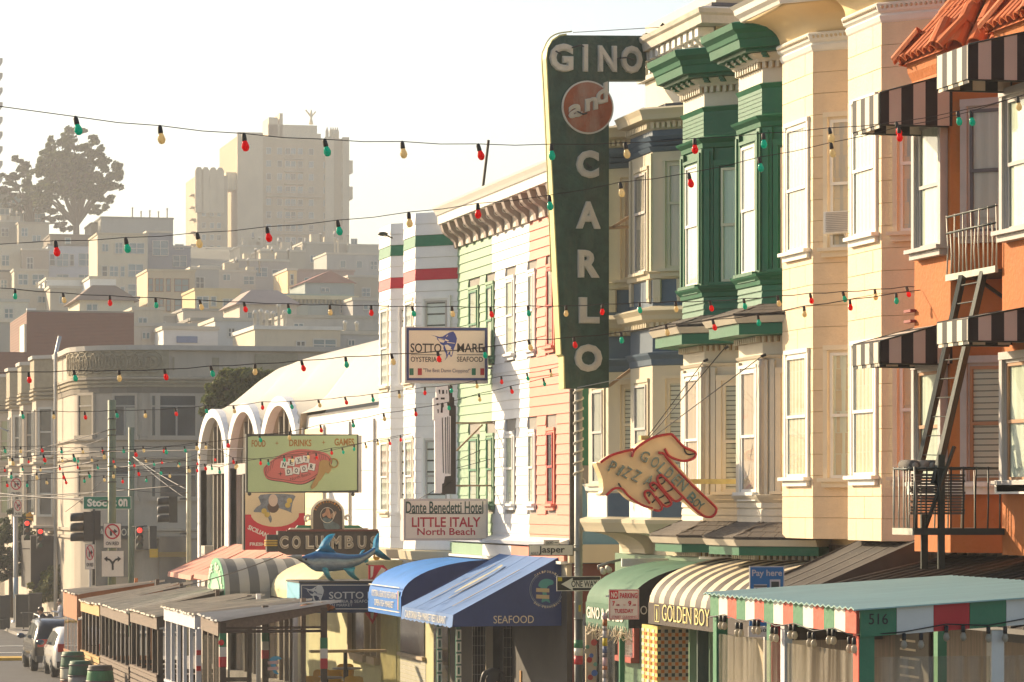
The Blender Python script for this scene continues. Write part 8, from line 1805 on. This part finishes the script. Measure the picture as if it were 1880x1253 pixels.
string('second string of large bulbs rising from the tower base to the GINO sign', cyc([(101, 456), (230, 450), (361, 441), (489, 430), (619, 418), (750, 403), (877, 387), (1008, 372), (1138, 348), (1264, 331), (1393, 302), (1525, 275), (1650, 246), (1781, 218)], 'r'), 28, 30, ((-20, 450), (1900, 168)), sc=.88, r=.0035)
string('nearly level string crossing mid height below the towers to the cream house', cyc([(27, 540), (115, 547), (201, 552), (285, 556), (366, 560), (447, 564), (528, 567), (605, 569), (681, 570), (756, 572), (829, 572), (900, 573), (969, 571), (1039, 571), (1106, 568), (1174, 565), (1240, 563), (1303, 562), (1365, 558), (1427, 553), (1487, 548), (1547, 545), (1606, 541), (1664, 536)], 'g'), 45, 43, ((-20, 528), (1685, 527)))
string('string rising from the corner block past SOTTO MARE to the cream house', cyc([(52, 693), (135, 690), (218, 690), (301, 688), (386, 682), (468, 678), (553, 672), (634, 665), (718, 660), (803, 655), (887, 648), (970, 634), (1053, 629), (1140, 620), (1222, 606), (1308, 597), (1391, 588), (1476, 572), (1560, 560), (1645, 548)], 'r'), 42, 42, ((-20, 684), (1690, 533)))
string('string crossing the tops of the white arches and the tower sign', cyc([(40, 762), (98, 762), (155, 763), (212, 760), (266, 760), (321, 757), (376, 752), (428, 752), (481, 745), (533, 744), (584, 741), (633, 736), (683, 731), (732, 724), (780, 718), (827, 714), (874, 706), (920, 698), (967, 692), (1010, 685)], 'g'), 58, 59, ((-20, 754), (1032, 672)))
string('string running from the trolley pole up over the billboard edge', cyc([(22, 848), (79, 842), (134, 841), (190, 836), (247, 832), (303, 827), (360, 820), (418, 815), (475, 805), (531, 800), (588, 787), (647, 778), (704, 766), (762, 757), (822, 746), (879, 730), (937, 716), (997, 702)], 'w'), 58, 58, ((-20, 846), (1032, 688)))
string('string crossing the NEXT DOOR key tag towards the hotel', cyc([(20, 873), (67, 874), (115, 874), (162, 872), (208, 872), (253, 868), (295, 866), (345, 862), (375, 858), (402, 864), (434, 853), (478, 848), (521, 842), (565, 837), (608, 829), (650, 822), (693, 812), (735, 805), (775, 797)], 'g'), 66, 74, ((-20, 868), (820, 786)))
string('string meeting the billboard just under the first, with a gap at its right', cyc([(7, 826), (37, 826), (75, 825), (112, 827), (150, 828), (187, 827), (226, 826), (262, 825), (300, 826), (338, 825), (377, 819), (427, 846), (492, 849), (536, 843), (580, 838), (628, 828), (670, 818), (714, 812), (762, 800)], 'g'), 70, 74, ((-20, 824), (790, 794)))
string('faint low string of tiny bulbs across the corner block windows', cyc([(8, 862), (40, 860), (74, 861), (109, 859), (143, 845), (168, 843), (207, 846), (237, 848), (266, 845), (296, 847), (328, 850), (365, 838), (395, 842)], 'r'), 100, 100, ((-20, 858), (420, 838)), sc=1.1)
string('lowest string of small bulbs passing the ON RED signs at far left', cyc([(12, 889), (49, 889), (84, 884), (119, 884), (154, 881), (190, 879), (225, 882), (268, 880), (311, 872), (360, 862), (388, 858), (432, 856)], 'r'), 75, 80, ((-20, 890), (452, 850)))
string('short string of small bulbs between trolley pole and arches', cyc([(18, 842), (52, 846), (82, 848), (113, 844), (142, 856), (178, 857), (210, 855), (245, 853), (281, 851), (326, 854), (361, 850)], 'w'), 88, 88, ((-20, 848), (385, 846)))
# trolley and span wires
WL = ['wire rising from the left edge to the trolley pole top', 'wire falling left from the trolley pole across the corner bays', 'pale guy wire from the second green pole down to the slim pole', 'lower pale guy wire beside the first', 'trolley wire level with the lowest bulbs', 'thick feeder wire left of the Stockton sign', 'wire crossing behind the Stockton sign', 'thin wire just above the Stockton sign', 'short wire between the thick and slim poles', 'dark insulated span left of the trolley pole', 'wire dropping to the profile traffic light', 'low wire from trolley pole to grey traffic light', 'wire crossing in front of the billboard key tag', 'wire threading the string lights at left', 'slanting stay wire above the near parklet roofs']
wi = 0
for (a, b_, F0, F1, r) in (((-10, 840), (1250/6.27, 790), 130, 110, .015), ((206, 800), (60, 845), 110, 140, .012), ((243, 838), (345, 900), 143, 122, .012), ((243, 838), (340, 915), 143, 122, .008), ((-10, 875), (345, 845), 150, 122, .02), ((-10, 905), (200, 918), 150, 110, .03), ((-10, 913), (345, 890), 140, 121, .02), ((-10, 920), (205, 900), 150, 110, .015), ((206, 856), (346, 870), 110, 121, .015), ((60, 862), (180, 846), 140, 112, .03), ((206, 865), (120, 940), 110, 112, .012), ((206, 895), (345, 905), 110, 121, .012),
                            ((445, 842), (700, 830), 105, 85, .012), ((-10, 828), (500, 822), 120, 95, .014), ((300, 1085), (520, 1018), 70, 78, .012)):
    A_, B_ = atF(*a, F0), atF(*b_, F1); n = 8; wi += 1; m = MB(); m.tube([A_.lerp(B_, k/n)-Vector((0, 0, .07*4*(k/n)*(1-k/n))) for k in range(n+1)], r, 4)
    tag(m.build('overhead_wire', cabm if wi not in (3, 4) else mat('pale_wire', (.4, .38, .34), .5)), WL[wi-1], 'wire', 'overhead wires')

# ================================================================== vehicles
def wheel(par, x, y, z, r, side):
    b = MB(); n = 20; w = .23; prof = [(r*.6, -w/2), (r*.9, -w/2), (r, -w*.3), (r, w*.3), (r*.9, w/2), (r*.6, w/2)]
    V = [(x+o, y+q*cos(2*pi*k/n), z+q*sin(2*pi*k/n)) for q, o in prof for k in range(n)]; b.add(V, [(i*n+j, i*n+(j+1) % n, (i+1)*n+(j+1) % n, (i+1)*n+j) for i in range(5) for j in range(n)], 0, True)
    o = b.build('wheel', mat('tyre', (.02, .02, .02), .8), par)
    c = MB(); xo = x+side*w*.42; c.add([(xo+side*.02, y, z)]+[(xo, y+r*.66*cos(2*pi*k/n), z+r*.66*sin(2*pi*k/n)) for k in range(n)], [(0, 1+k, 1+(k+1) % n) for k in range(n)]); 
    for k in range(5): a = 2*pi*k/5; c.bar((xo+side*.03, y, z), (xo+side*.02, y+r*.6*cos(a), z+r*.6*sin(a)), .06)
    c.build('rim', mat('alloy', (.45, .44, .42), .3, metal=.8), o)
def car(label, X, Yr, g, paint, st, L, W, roofrack=False, winm=None):
    t = thing('parked_car', (X, Yr+L/2, g), label, 'car', 'cars parked behind the parklets'); b = MB(); n = 0
    for (y, zl, zb, zr, wb, wr) in st:
        hw_ = W/2*wb; hr = W/2*wr; sec = [(-hw_*.9, zl), (-hw_, zl+.15), (-hw_, zb-.1), (-hw_*.97, zb), (-hr, zr-.06), (-hr*.8, zr), (hr*.8, zr), (hr, zr-.06), (hw_*.97, zb), (hw_, zb-.1), (hw_, zl+.15), (hw_*.9, zl)]
        b.v += [(X+x, Yr+y, g+z) for x, z in sec]; n += 1
    k = 12; b.f = [(i*k+j, i*k+(j+1) % k, (i+1)*k+(j+1) % k, (i+1)*k+j) for i in range(n-1) for j in range(k)]+[tuple(range(k)), tuple(range((n-1)*k, n*k))]; b.m = [0]*len(b.f); b.sm = [True]*(len(b.f)-2)+[False, False]
    b.build('body', paint, t)
    wm = mat('car_glass', (.03, .035, .035), .06, .2, 2, 0, spec=.9)
    def ip(y):
        for a, c in zip(st, st[1:]):
            if a[0] <= y <= c[0]: u = (y-a[0])/(c[0]-a[0]+1e-6); return [a[i]+(c[i]-a[i])*u for i in range(6)]
        return st[-1]
    for s in (-1, 1):
        for (ya, yb_) in winm or ((.45, 1.25), (1.35, 2.3), (2.4, 3.25)):
            q = []
            for y, e in ((ya, 0), (yb_, 0), (yb_, 1), (ya, 1)):
                _, zl, zb, zr, wb, wr = ip(y); u = .06 if e == 0 else .86; q.append((X+s*(W/2*(wb*.97*(1-u)+wr*u)+.008), Yr+y, g+zb+(zr-.06-zb)*u))
            MB().slab(q, (s*.006, 0, 0)).build('side_window', wm, t)
        _, zl, zb, zr, wb, wr = ip(3.35); b = MB(); b.ball((X+s*(W/2+.14), Yr+3.3, g+zb+.08), .1, 8, 6, sc=(1.3, .6, .9)); b.build('mirror', mat('mirror_blue', (.05, .08, .12), .2), t)
        MB().box(X+s*(W/2*.98)-.03, X+s*(W/2*.98)+.03, Yr+1.3, Yr+1.5, g+.82, g+.86).build('door_handle', paint, t)
        MB().box(X+s*(W/2*.7)-.16, X+s*(W/2*.7)+.16, Yr-.03, Yr+.1, g+.85, g+1.1).build('tail_light', mat('tail_red', (.45, .01, .01), .2), t)
        for yw in (.95, L-.95): wheel(t, X+s*(W/2-.10), Yr+yw, g+.36, .36, s)
        if roofrack: m = MB(); m.tube([(X+s*W*.36, Yr+.7, g+st[3][3]-.02), (X+s*W*.36, Yr+.9, g+st[3][3]+.1), (X+s*W*.36, Yr+2.9, g+st[3][3]+.1), (X+s*W*.36, Yr+3.1, g+st[3][3]-.04)], .025, 6); m.build('roof_rail', mat('alloy'), t)
    _, zl, zb, zr, wb, wr = ip(.2); MB().slab([(X-W*.36, Yr-.0, g+zb+.05), (X+W*.36, Yr-.0, g+zb+.05), (X+W*.3, Yr+.22, g+zr-.2), (X-W*.3, Yr+.22, g+zr-.2)], (0, -.01, 0)).build('rear_window', wm, t)
    MB().box(X-W*.46, X+W*.46, Yr-.08, Yr+.05, g+.35, g+.55).build('bumper', mat('bumper', (.05, .05, .05), .5), t); MB().box(X-.25, X+.25, Yr-.1, Yr-.081, g+.6, g+.72).build('number_plate', signw, t)
    return t
bp = mat('black_car_paint', (.008, .009, .010), .25, .1, 3, 0, coat=.25, spec=.4); wpc = mat('white_car_paint', (.66, .63, .57), .25, .03, 3, 0, coat=.6, dirt=.05)
suv = [(0, .45, 1.0, 1.05, .90, .8), (.12, .35, 1.05, 1.45, .97, .78), (.5, .3, 1.06, 1.68, 1, .80), (1.2, .28, 1.05, 1.74, 1, .82), (2.6, .28, 1.02, 1.72, 1, .82), (3.2, .28, 1.02, 1.5, 1, .78), (3.75, .28, 1.02, 1.1, 1, .85), (4.4, .3, .98, 1.0, .97, .8), (4.75, .4, .7, .78, .86, .7)]
hb = [(0, .4, .9, .95, .88, .8), (.1, .32, .98, 1.3, .95, .76), (.5, .28, 1.0, 1.54, 1, .78), (1.3, .26, .98, 1.6, 1, .8), (2.4, .26, .96, 1.56, 1, .8), (3.1, .26, .95, 1.3, 1, .76), (3.7, .28, .94, 1.0, .98, .8), (4.2, .4, .65, .75, .86, .7)]
car('black SUV with silver roof rails parked in front of the white car', -5.15, 108.6, gz(0, 110), bp, suv, 4.75, 1.95, True)
car('white hatchback parked just beyond the cedar parklet', -5.05, 103.2, gz(0, 105), wpc, hb, 4.2, 1.8)
t = thing('bicycle', Q(60, 1150, 121), 'small dark bicycle handlebar and wheel beside the man with the backpack', 'bicycle'); xq, yq_ = onY(66, 121), 121
for dy in (0, 1.0): m = MB(); m.tube([(xq-.25+.0*k, yq_+dy+.33*cos(2*pi*k/16), gz(0, 121)+.35+.33*sin(2*pi*k/16)) for k in range(17)], .02, 5, caps=False); m.build('wheel', ink, t)
m = MB(); m.bar((xq-.25, yq_, gz(0, 121)+.35), (xq-.25, yq_+.4, gz(0, 121)+.85), .03); m.bar((xq-.25, yq_+.4, gz(0, 121)+.85), (xq-.25, yq_+1, gz(0, 121)+.35), .03); m.bar((xq-.5, yq_+.0, gz(0, 121)+1.0), (xq, yq_+.0, gz(0, 121)+1.0), .03); m.bar((xq-.25, yq_, gz(0, 121)+.35), (xq-.25, yq_, gz(0, 121)+1.), .03); m.build('frame', ink, t)

# barrels
for i, (px, py, F, w, lb) in enumerate(((134, 1197, 92, .36, 'tall barrel planter painted green, cream and red beside the cedar parklet'), (147.5, 1214, 88, .33, 'grey and green wooden barrel between two others'), (184, 1222, 84, .36, 'front barrel with bright green band and dark hoops'))):
    q = atF(px, py, F); g = gz(q.x, q.y); h = q.z-g; t = thing('barrel', (q.x, q.y, g), lb, 'barrel', 'painted barrels in the road')
    pr = lambda u: w*(.84+.16*sin(pi*u))
    cs = ((.0, .35, (.42, .12, .06)), (.35, .62, (.55, .5, .38)), (.62, 1., (.02, .10, .05))) if i == 0 else (((0, .62, (.24, .22, .20)), (.62, 1., (.02, .10, .05))) if i == 1 else ((0, .55, (.26, .25, .23)), (.55, .9, (.03, .20, .06)), (.9, 1., (.06, .05, .04))))
    for a, b2_, c in cs: m = MB(); m.lathe([(pr(a+(b2_-a)*k/5), h*(a+(b2_-a)*k/5)) for k in range(6)], (q.x, q.y, g), 18); m.build('staves', mat('barrel%d%d' % (i, int(a*10)), c, .6, .25, 6, .3, stretch=(3, 3, .3)), t)
    for u in (.08, .3, .6, .88): m = MB(); m.lathe([(pr(u)+.006, h*u), (pr(u)+.014, h*u+.005), (pr(u)+.014, h*u+.045), (pr(u)+.006, h*u+.05)], (q.x, q.y, g), 18); m.build('hoop', mat('hoop', (.09, .08, .07), .5, metal=.4), t)
    m = MB(); m.lathe([(pr(1)*.9, h-.03), (pr(1)*.9, h-.02)], (q.x, q.y, g), 18); m.build('soil', mat('soil', (.08, .05, .03), .95), t)

# yellow chairs and tables outside the restaurant
ych = mat('yellow_chair', (.52, .27, .015), .35, .08, 3, 0)
def chair(label, px, F, rot, first=[None]):
    q = atF(px, 1200, F); g = gz(q.x, q.y)+.13
    if first[0] is None:
        t = thing('bistro_chair', (0, 0, 0), label, 'chair', 'yellow chairs outside the restaurant')
        n = 8; V = []
        for y, dz in ((.2, 0), (.22, 0)):
            for (hz_, sc_) in ((.78, .21), (1.02, .22), (1.1, .2), (1.13, .13)): V += [(sc_*(-1+2*k/n), y-.04*(1-(-1+2*k/n)**2)*-1, hz_) for k in range(n+1)]
        m = MB(); nn = n+1
        for l in range(2): m.add(V[l*4*nn:(l+1)*4*nn], [(i*nn+j, i*nn+j+1, (i+1)*nn+j+1, (i+1)*nn+j) for i in range(3) for j in range(n)], 0, True)
        m.build('backrest', ych, t); m = MB(); m.slab([(.21*cos(a)*(1 if abs(cos(a)) < .9 else 1), .21*sin(a), .70) for a in [2*pi*k/12 for k in range(12)]], (0, 0, .04)); m.build('seat', ych, t)
        for x, y in ((-.17, -.17), (.17, -.17), (-.19, .2), (.19, .2)): m = MB(); m.tube([(x*1.15, y*1.15, 0), (x, y, .7)]+([(x, y+.01, 1.08)] if y > 0 else []), .014, 6); m.build('leg', ych, t)
        m = MB(); m.tube([(-.18, -.18, .3), (.18, -.18, .3), (.2, .2, .3), (-.2, .2, .3), (-.18, -.18, .3)], .01, 5); m.build('footrest', ych, t); first[0] = t
    else: t = copy_tree(first[0])
    t['label'] = label; t.location = (q.x, q.y, g); t.rotation_euler.z = rot
for a in (('nearest yellow bar chair with rounded back, right of the tricolour post', 656, 71, 2.6), ('yellow bar chair facing away at the round table', 622, 75, .4), ('yellow bar chair half behind the tricolour post', 586, 76, 3.3), ('left yellow bar chair behind the clear panel', 572, 71.5, 2.9), ('farthest yellow bar chair by the wall', 640, 79, .2)): chair(*a)
for i, (px, F, lb) in enumerate(((600, 73, 'round grey topped bar table among the yellow chairs'), (637, 78.5, 'second round bar table by the restaurant wall'))):
    q = atF(px, 1200, F); g = gz(q.x, q.y)+.13; t = thing('bar_table', (q.x, q.y, g), lb, 'table', 'bar tables outside the restaurant')
    m = MB(); m.lathe([(.34, 1.03), (.36, 1.035), (.36, 1.06), (.34, 1.065)], (q.x, q.y, g), 20); m.build('table_top', mat('table_grey', (.2, .18, .16), .35), t); m = MB(); m.tube([(q.x, q.y, g), (q.x, q.y, g+1.03)], .035, 8); m.build('leg', darkmetal, t); m = MB(); m.lathe([(.24, 0), (.22, .03), (.03, .05)], (q.x, q.y, g), 16); m.build('base', darkmetal, t)
q = atF(615, 1195, 77); t = thing('wall_counter', q, 'pale timber wall counter under the green restaurant window', 'counter'); MB().box(q.x-.6, q.x+1.2, q.y-.2, q.y+.1, q.z-.04, q.z+.02).build('top', mat('pale_timber', (.45, .33, .18), .5), t); MB().box(q.x+.2, q.x+.28, q.y-.1, q.y, gz(0, q.y), q.z-.04).build('leg', darkmetal, t)

# ================================================================== people
skin = mat('skin', (.42, .24, .16), .5, .05, 3, 0)
def person(label, base, joints, edges, radii, cloth_m, head, hair_m, face=0., skinm=skin, extra=None, hairlong=False, cap=None):
    """joints: dict name -> offset from base; the body is one skinned mesh, clothes by material"""
    t = thing('person', base, label, 'person'); nm = list(joints); me = bpy.data.meshes.new('body'); o = bpy.data.objects.new('body', me); COL.objects.link(o); o.parent = t; org[o.name] = org[t.name]
    me.from_pydata([joints[n] for n in nm], [(nm.index(a), nm.index(b)) for a, b in edges], []); me.materials.append(cloth_m)
    md = o.modifiers.new('skin', 'SKIN'); 
    for i, n in enumerate(nm): v = me.skin_vertices[0].data[i]; r = radii[n]; v.radius = (r if isinstance(r, tuple) else (r, r)); v.use_root = (n == 'pelvis')
    md.use_smooth_shade = True; s = o.modifiers.new('sub', 'SUBSURF'); s.levels = 1; s.render_levels = 2
    B = Vector(base); h = B+Vector(head); b = MB(); b.ball(h, .105, 14, 10, sc=(.82, .95, 1.15)); f = Vector((sin(face), cos(face), 0)); sd_ = Vector((f.y, -f.x, 0))
    b.ball(h+f*.10+Vector((0, 0, -.005)), .02, 6, 5); b.ball(h+f*.075+Vector((0, 0, -.06)), .045, 8, 6)
    for k in (-1, 1): b.ball(h+sd_*.088*k+Vector((0, 0, -.01)), .025, 6, 5, sc=(.6, .8, 1.3))
    b.tube([h-Vector((0, 0, .2)), h-Vector((0, 0, .05))], [.055, .05], 8); b.build('head', skinm, t)
    e = MB()
    for k in (-1, 1): e.ball(h+f*.088+sd_*.033*k+Vector((0, 0, .012)), .011, 6, 4)
    e.build('eyes', ink, t)
    e = MB(); e.ball(h-f*.012+Vector((0, 0, .03)), .115, 14, 10, sc=(.86, .95, 1.05))
    if hairlong: e.ball(h-f*.05+Vector((0, 0, -.1)), .11, 12, 8, sc=(1., .8, 1.6)); [e.ball(h+sd_*.07*k-f*.01+Vector((0, 0, -.09)), .05, 8, 6, sc=(1, 1, 2.4)) for k in (-1, 1)]
    e.build('hair', hair_m, t)
    if cap: e = MB(); e.ball(h+Vector((0, 0, .055)), .118, 14, 8, sc=(.9, 1, .8)); e.slab([tuple(h+f*.08-sd_*.08+Vector((0, 0, .05))), tuple(h+f*.2-sd_*.05+Vector((0, 0, .03))), tuple(h+f*.2+sd_*.05+Vector((0, 0, .03))), tuple(h+f*.08+sd_*.08+Vector((0, 0, .05)))], (0, 0, .015)); e.build('cap', cap, t)
    return t
def standing(h=1.75, arms='phone'):
    k = h/1.75; J = {'pelvis': (0, 0, .95), 'waist': (0, 0, 1.1), 'chest': (0, .0, 1.32), 'neck': (0, 0, 1.47), 'nt': (0, 0, 1.55)}
    for s, n in ((-1, 'l'), (1, 'r')): J.update({'hip'+n: (s*.1, 0, .9), 'knee'+n: (s*.11, .02, .5), 'ank'+n: (s*.11, 0, .09), 'toe'+n: (s*.12, .15, .04), 'sh'+n: (s*.19, 0, 1.42), 'el'+n: (s*.25, .02 if arms != 'phone' else .06, 1.15), 'wr'+n: ((s*.1, .28, 1.2) if arms == 'phone' else (s*.25, .08, .9)), 'hd'+n: ((s*.05, .34, 1.23) if arms == 'phone' else (s*.25, .1, .8))})
    E_ = [('pelvis', 'waist'), ('waist', 'chest'), ('chest', 'neck'), ('neck', 'nt')]
    for n in 'lr': E_ += [('pelvis', 'hip'+n), ('hip'+n, 'knee'+n), ('knee'+n, 'ank'+n), ('ank'+n, 'toe'+n), ('neck', 'sh'+n), ('sh'+n, 'el'+n), ('el'+n, 'wr'+n), ('wr'+n, 'hd'+n)]
    Rr = {'pelvis': (.15, .11), 'waist': (.14, .10), 'chest': (.17, .12), 'neck': (.08, .07), 'nt': .05}
    for n in 'lr': Rr.update({'hip'+n: .09, 'knee'+n: .06, 'ank'+n: .045, 'toe'+n: .04, 'sh'+n: .065, 'el'+n: .048, 'wr'+n: .035, 'hd'+n: .035})
    return {a: tuple(c*k for c in v) for a, v in J.items()}, E_, Rr
blkc = mat('black_jacket', (.02, .02, .025), .5, .2, 6, .2)
def hands(t, base, pts, face):
    """five bent fingers and a thumb at each wrist end"""
    B = Vector(base)
    for p, sgn in pts:
        m = MB(); c = B+Vector(p)
        for i in range(4): a = (i-1.5)*.02; m.tube([c+Vector((a, .0, 0)), c+Vector((a*1.1, .05, .01)), c+Vector((a*1.1, .075-.004*abs(i-1), .035))], [.010, .009, .007], 6)
        m.tube([c+Vector((-sgn*.03, -.02, 0)), c+Vector((-sgn*.055, .02, .01)), c+Vector((-sgn*.045, .045, .03))], [.012, .010, .008], 6); m.ball(c-Vector((0, .02, 0)), .036, 8, 6, sc=(1, 1.2, .6)); m.build('hand', skin, t)
q = atF(78, 1150, 121); g = gz(0, q.y); J, E_, Rr = standing(1.82, 'phone'); J = {k: (-v[1] if 0 else v[0]*.55-v[1]*.85, v[1]*.2+v[0]*.6, v[2]) for k, v in J.items()}
t = person('man in black jacket, cap and backpack looking down at a phone beside the SUV', (q.x, q.y, g), J, E_, Rr, blkc, (-.06, .0, 1.72), mat('dark_hair', (.03, .02, .015), .6), face=-1.45, cap=blk)
hands(t, (q.x, q.y, g), (((-.37, .02, 1.28), 1), ((-.37, .12, 1.28), -1)), 0)
bpk = MB(); c = Vector((q.x+.26, q.y-.02, g+1.3)); bpk.ball(c, .24, 12, 9, sc=(.75, .95, 1.25)); bpk.ball(c+Vector((.1, 0, -.12)), .14, 10, 7, sc=(.8, 1, 1)); tag(bpk.build('backpack', mat('pack_black', (.015, .015, .018), .45, .2, 8, .3)), 'black backpack worn by the man looking at his phone', 'backpack')
ph = MB(); c = Vector((q.x-.44, q.y+.07, g+1.33)); ph.box(c.x-.01, c.x+.005, c.y-.035, c.y+.035, c.z-.06, c.z+.08); tag(ph.build('phone', ink), 'dark phone held by the man in the black cap', 'phone')
q = atF(905, 1240, 64.5); g = gz(0, q.y)+.13; J, E_, Rr = standing(1.6, 'down')
brh = mat('brown_hair', (.24, .09, .035), .45, .4, 14, .2, stretch=(6, 6, .6)); z_ = zat(1233, q.x, q.y)-g-.14
t = person('woman with long brown hair, only the top of her head showing at the bottom edge', (q.x, q.y, g), J, E_, Rr, blkc, (0, 0, z_), brh, face=2.4, hairlong=True); hands(t, (q.x, q.y, g), (((-.23, .09, .72), 1), ((.23, .09, .72), -1)), 0)
q = atF(112, 1100, 150); g = gz(0, q.y)+.13
J = {'pelvis': (0, 0, .5), 'waist': (0, .05, .68), 'chest': (-.02, .03, .9), 'neck': (-.04, .0, 1.05), 'nt': (-.05, 0, 1.1)}; Rr = {'pelvis': (.16, .13), 'waist': (.14, .11), 'chest': (.17, .12), 'neck': (.08, .07), 'nt': .05}; E_ = [('pelvis', 'waist'), ('waist', 'chest'), ('chest', 'neck'), ('neck', 'nt')]
for s, n in ((-1, 'l'), (1, 'r')):
    J.update({'hip'+n: (0, s*.1, .48), 'knee'+n: (-.42, s*.12, .5), 'ank'+n: (-.4, s*.12, .09), 'toe'+n: (-.52, s*.12, .04), 'sh'+n: (-.02, s*.19, 1.0), 'el'+n: (-.12, s*.24, .76), 'wr'+n: (-.36, s*.16, .8), 'hd'+n: (-.44, s*.14, .82)})
    Rr.update({'hip'+n: .1, 'knee'+n: .065, 'ank'+n: .045, 'toe'+n: .04, 'sh'+n: .07, 'el'+n: .05, 'wr'+n: .035, 'hd'+n: .035}); E_ += [('pelvis', 'hip'+n), ('hip'+n, 'knee'+n), ('knee'+n, 'ank'+n), ('ank'+n, 'toe'+n), ('neck', 'sh'+n), ('sh'+n, 'el'+n), ('el'+n, 'wr'+n), ('wr'+n, 'hd'+n)]
t = person('seated person in a pale shirt at the far outdoor table', (q.x, q.y, g), J, E_, Rr, mat('pale_shirt', (.55, .56, .60), .8), (-.07, 0, 1.25), mat('dark_hair'), face=-1.57); hands(t, (q.x, q.y, g), (((-.46, -.13, .83), 1), ((-.46, .13, .83), -1)), 0)
for i, (dx, dy) in enumerate(((-.1, 0.), (-2.6, .3), (-2.9, -.6), (.5, .8))):
    c = Vector((q.x+dx, q.y+dy, g)); s = 1 if i in (1, 2) else -1; t = thing('cafe_chair', c, ('chair under the person in the pale shirt', 'empty dark chair left of the far table', 'second empty dark chair nearest the kerb', 'empty chair behind the seated person')[i], 'chair', 'chairs on the far pavement')
    MB().box(c.x-.22, c.x+.22, c.y-.22, c.y+.22, c.z+.42, c.z+.46).build('seat', darkmetal, t); MB().box(c.x-s*.22-.015, c.x-s*.22+.015, c.y-.2, c.y+.2, c.z+.55, c.z+.9).build('backrest', darkmetal, t)
    for a in (-1, 1):
        for b3_ in (-1, 1): MB().bar((c.x+a*.24, c.y+b3_*.2, c.z), (c.x+a*.2, c.y+b3_*.2, c.z+.42 if a == s else c.z+.9), .025).build('leg', darkmetal, t)
c = Vector((q.x-1.1, q.y+.1, g)); t = thing('cafe_table', c, 'square dark table in front of the seated person', 'table'); MB().box(c.x-.7, c.x+.6, c.y-.35, c.y+.35, c.z+.72, c.z+.76).build('table_top', darkmetal, t)
for a in (-.6, .5): MB().bar((c.x+a, c.y, c.z), (c.x+a, c.y, c.z+.72), .05).build('leg', darkmetal, t)
q = atF(178, 1052, 186); J, E_, Rr = standing(1.7, 'down'); g = gz(0, q.y)+.13
person('dark-haired pedestrian on the far corner behind the narrow sign', (q.x, q.y, g), J, E_, Rr, mat('brown_coat', (.1, .06, .045), .8), (0, 0, 1.62), mat('dark_hair'), face=3.)
for i, (px, F) in enumerate(((5, 150), (14, 151), (40, 152), (64, 154), (72, 155))):
    q = atF(px, 1080, F); g = gz(0, q.y)+.1; t = thing('planter_post', (q.x, q.y, g), 'dark tall %s on the far left pavement' % ('bollard at the very edge', 'bin post second from the edge', 'newspaper box right of the signal pole', 'dark cabinet below the young trees', 'slim dark post below the young trees')[i], 'post', 'dark posts on the far pavement')
    w = (.14, .1, .3, .3, .12)[i]; MB().box(q.x-w, q.x+w, q.y-w, q.y+w, g, g+1.5).build('body', darkmetal, t); MB().box(q.x-w-.02, q.x+w+.02, q.y-w-.02, q.y+w+.02, g+1.5, g+1.55).build('cap', darkmetal, t)
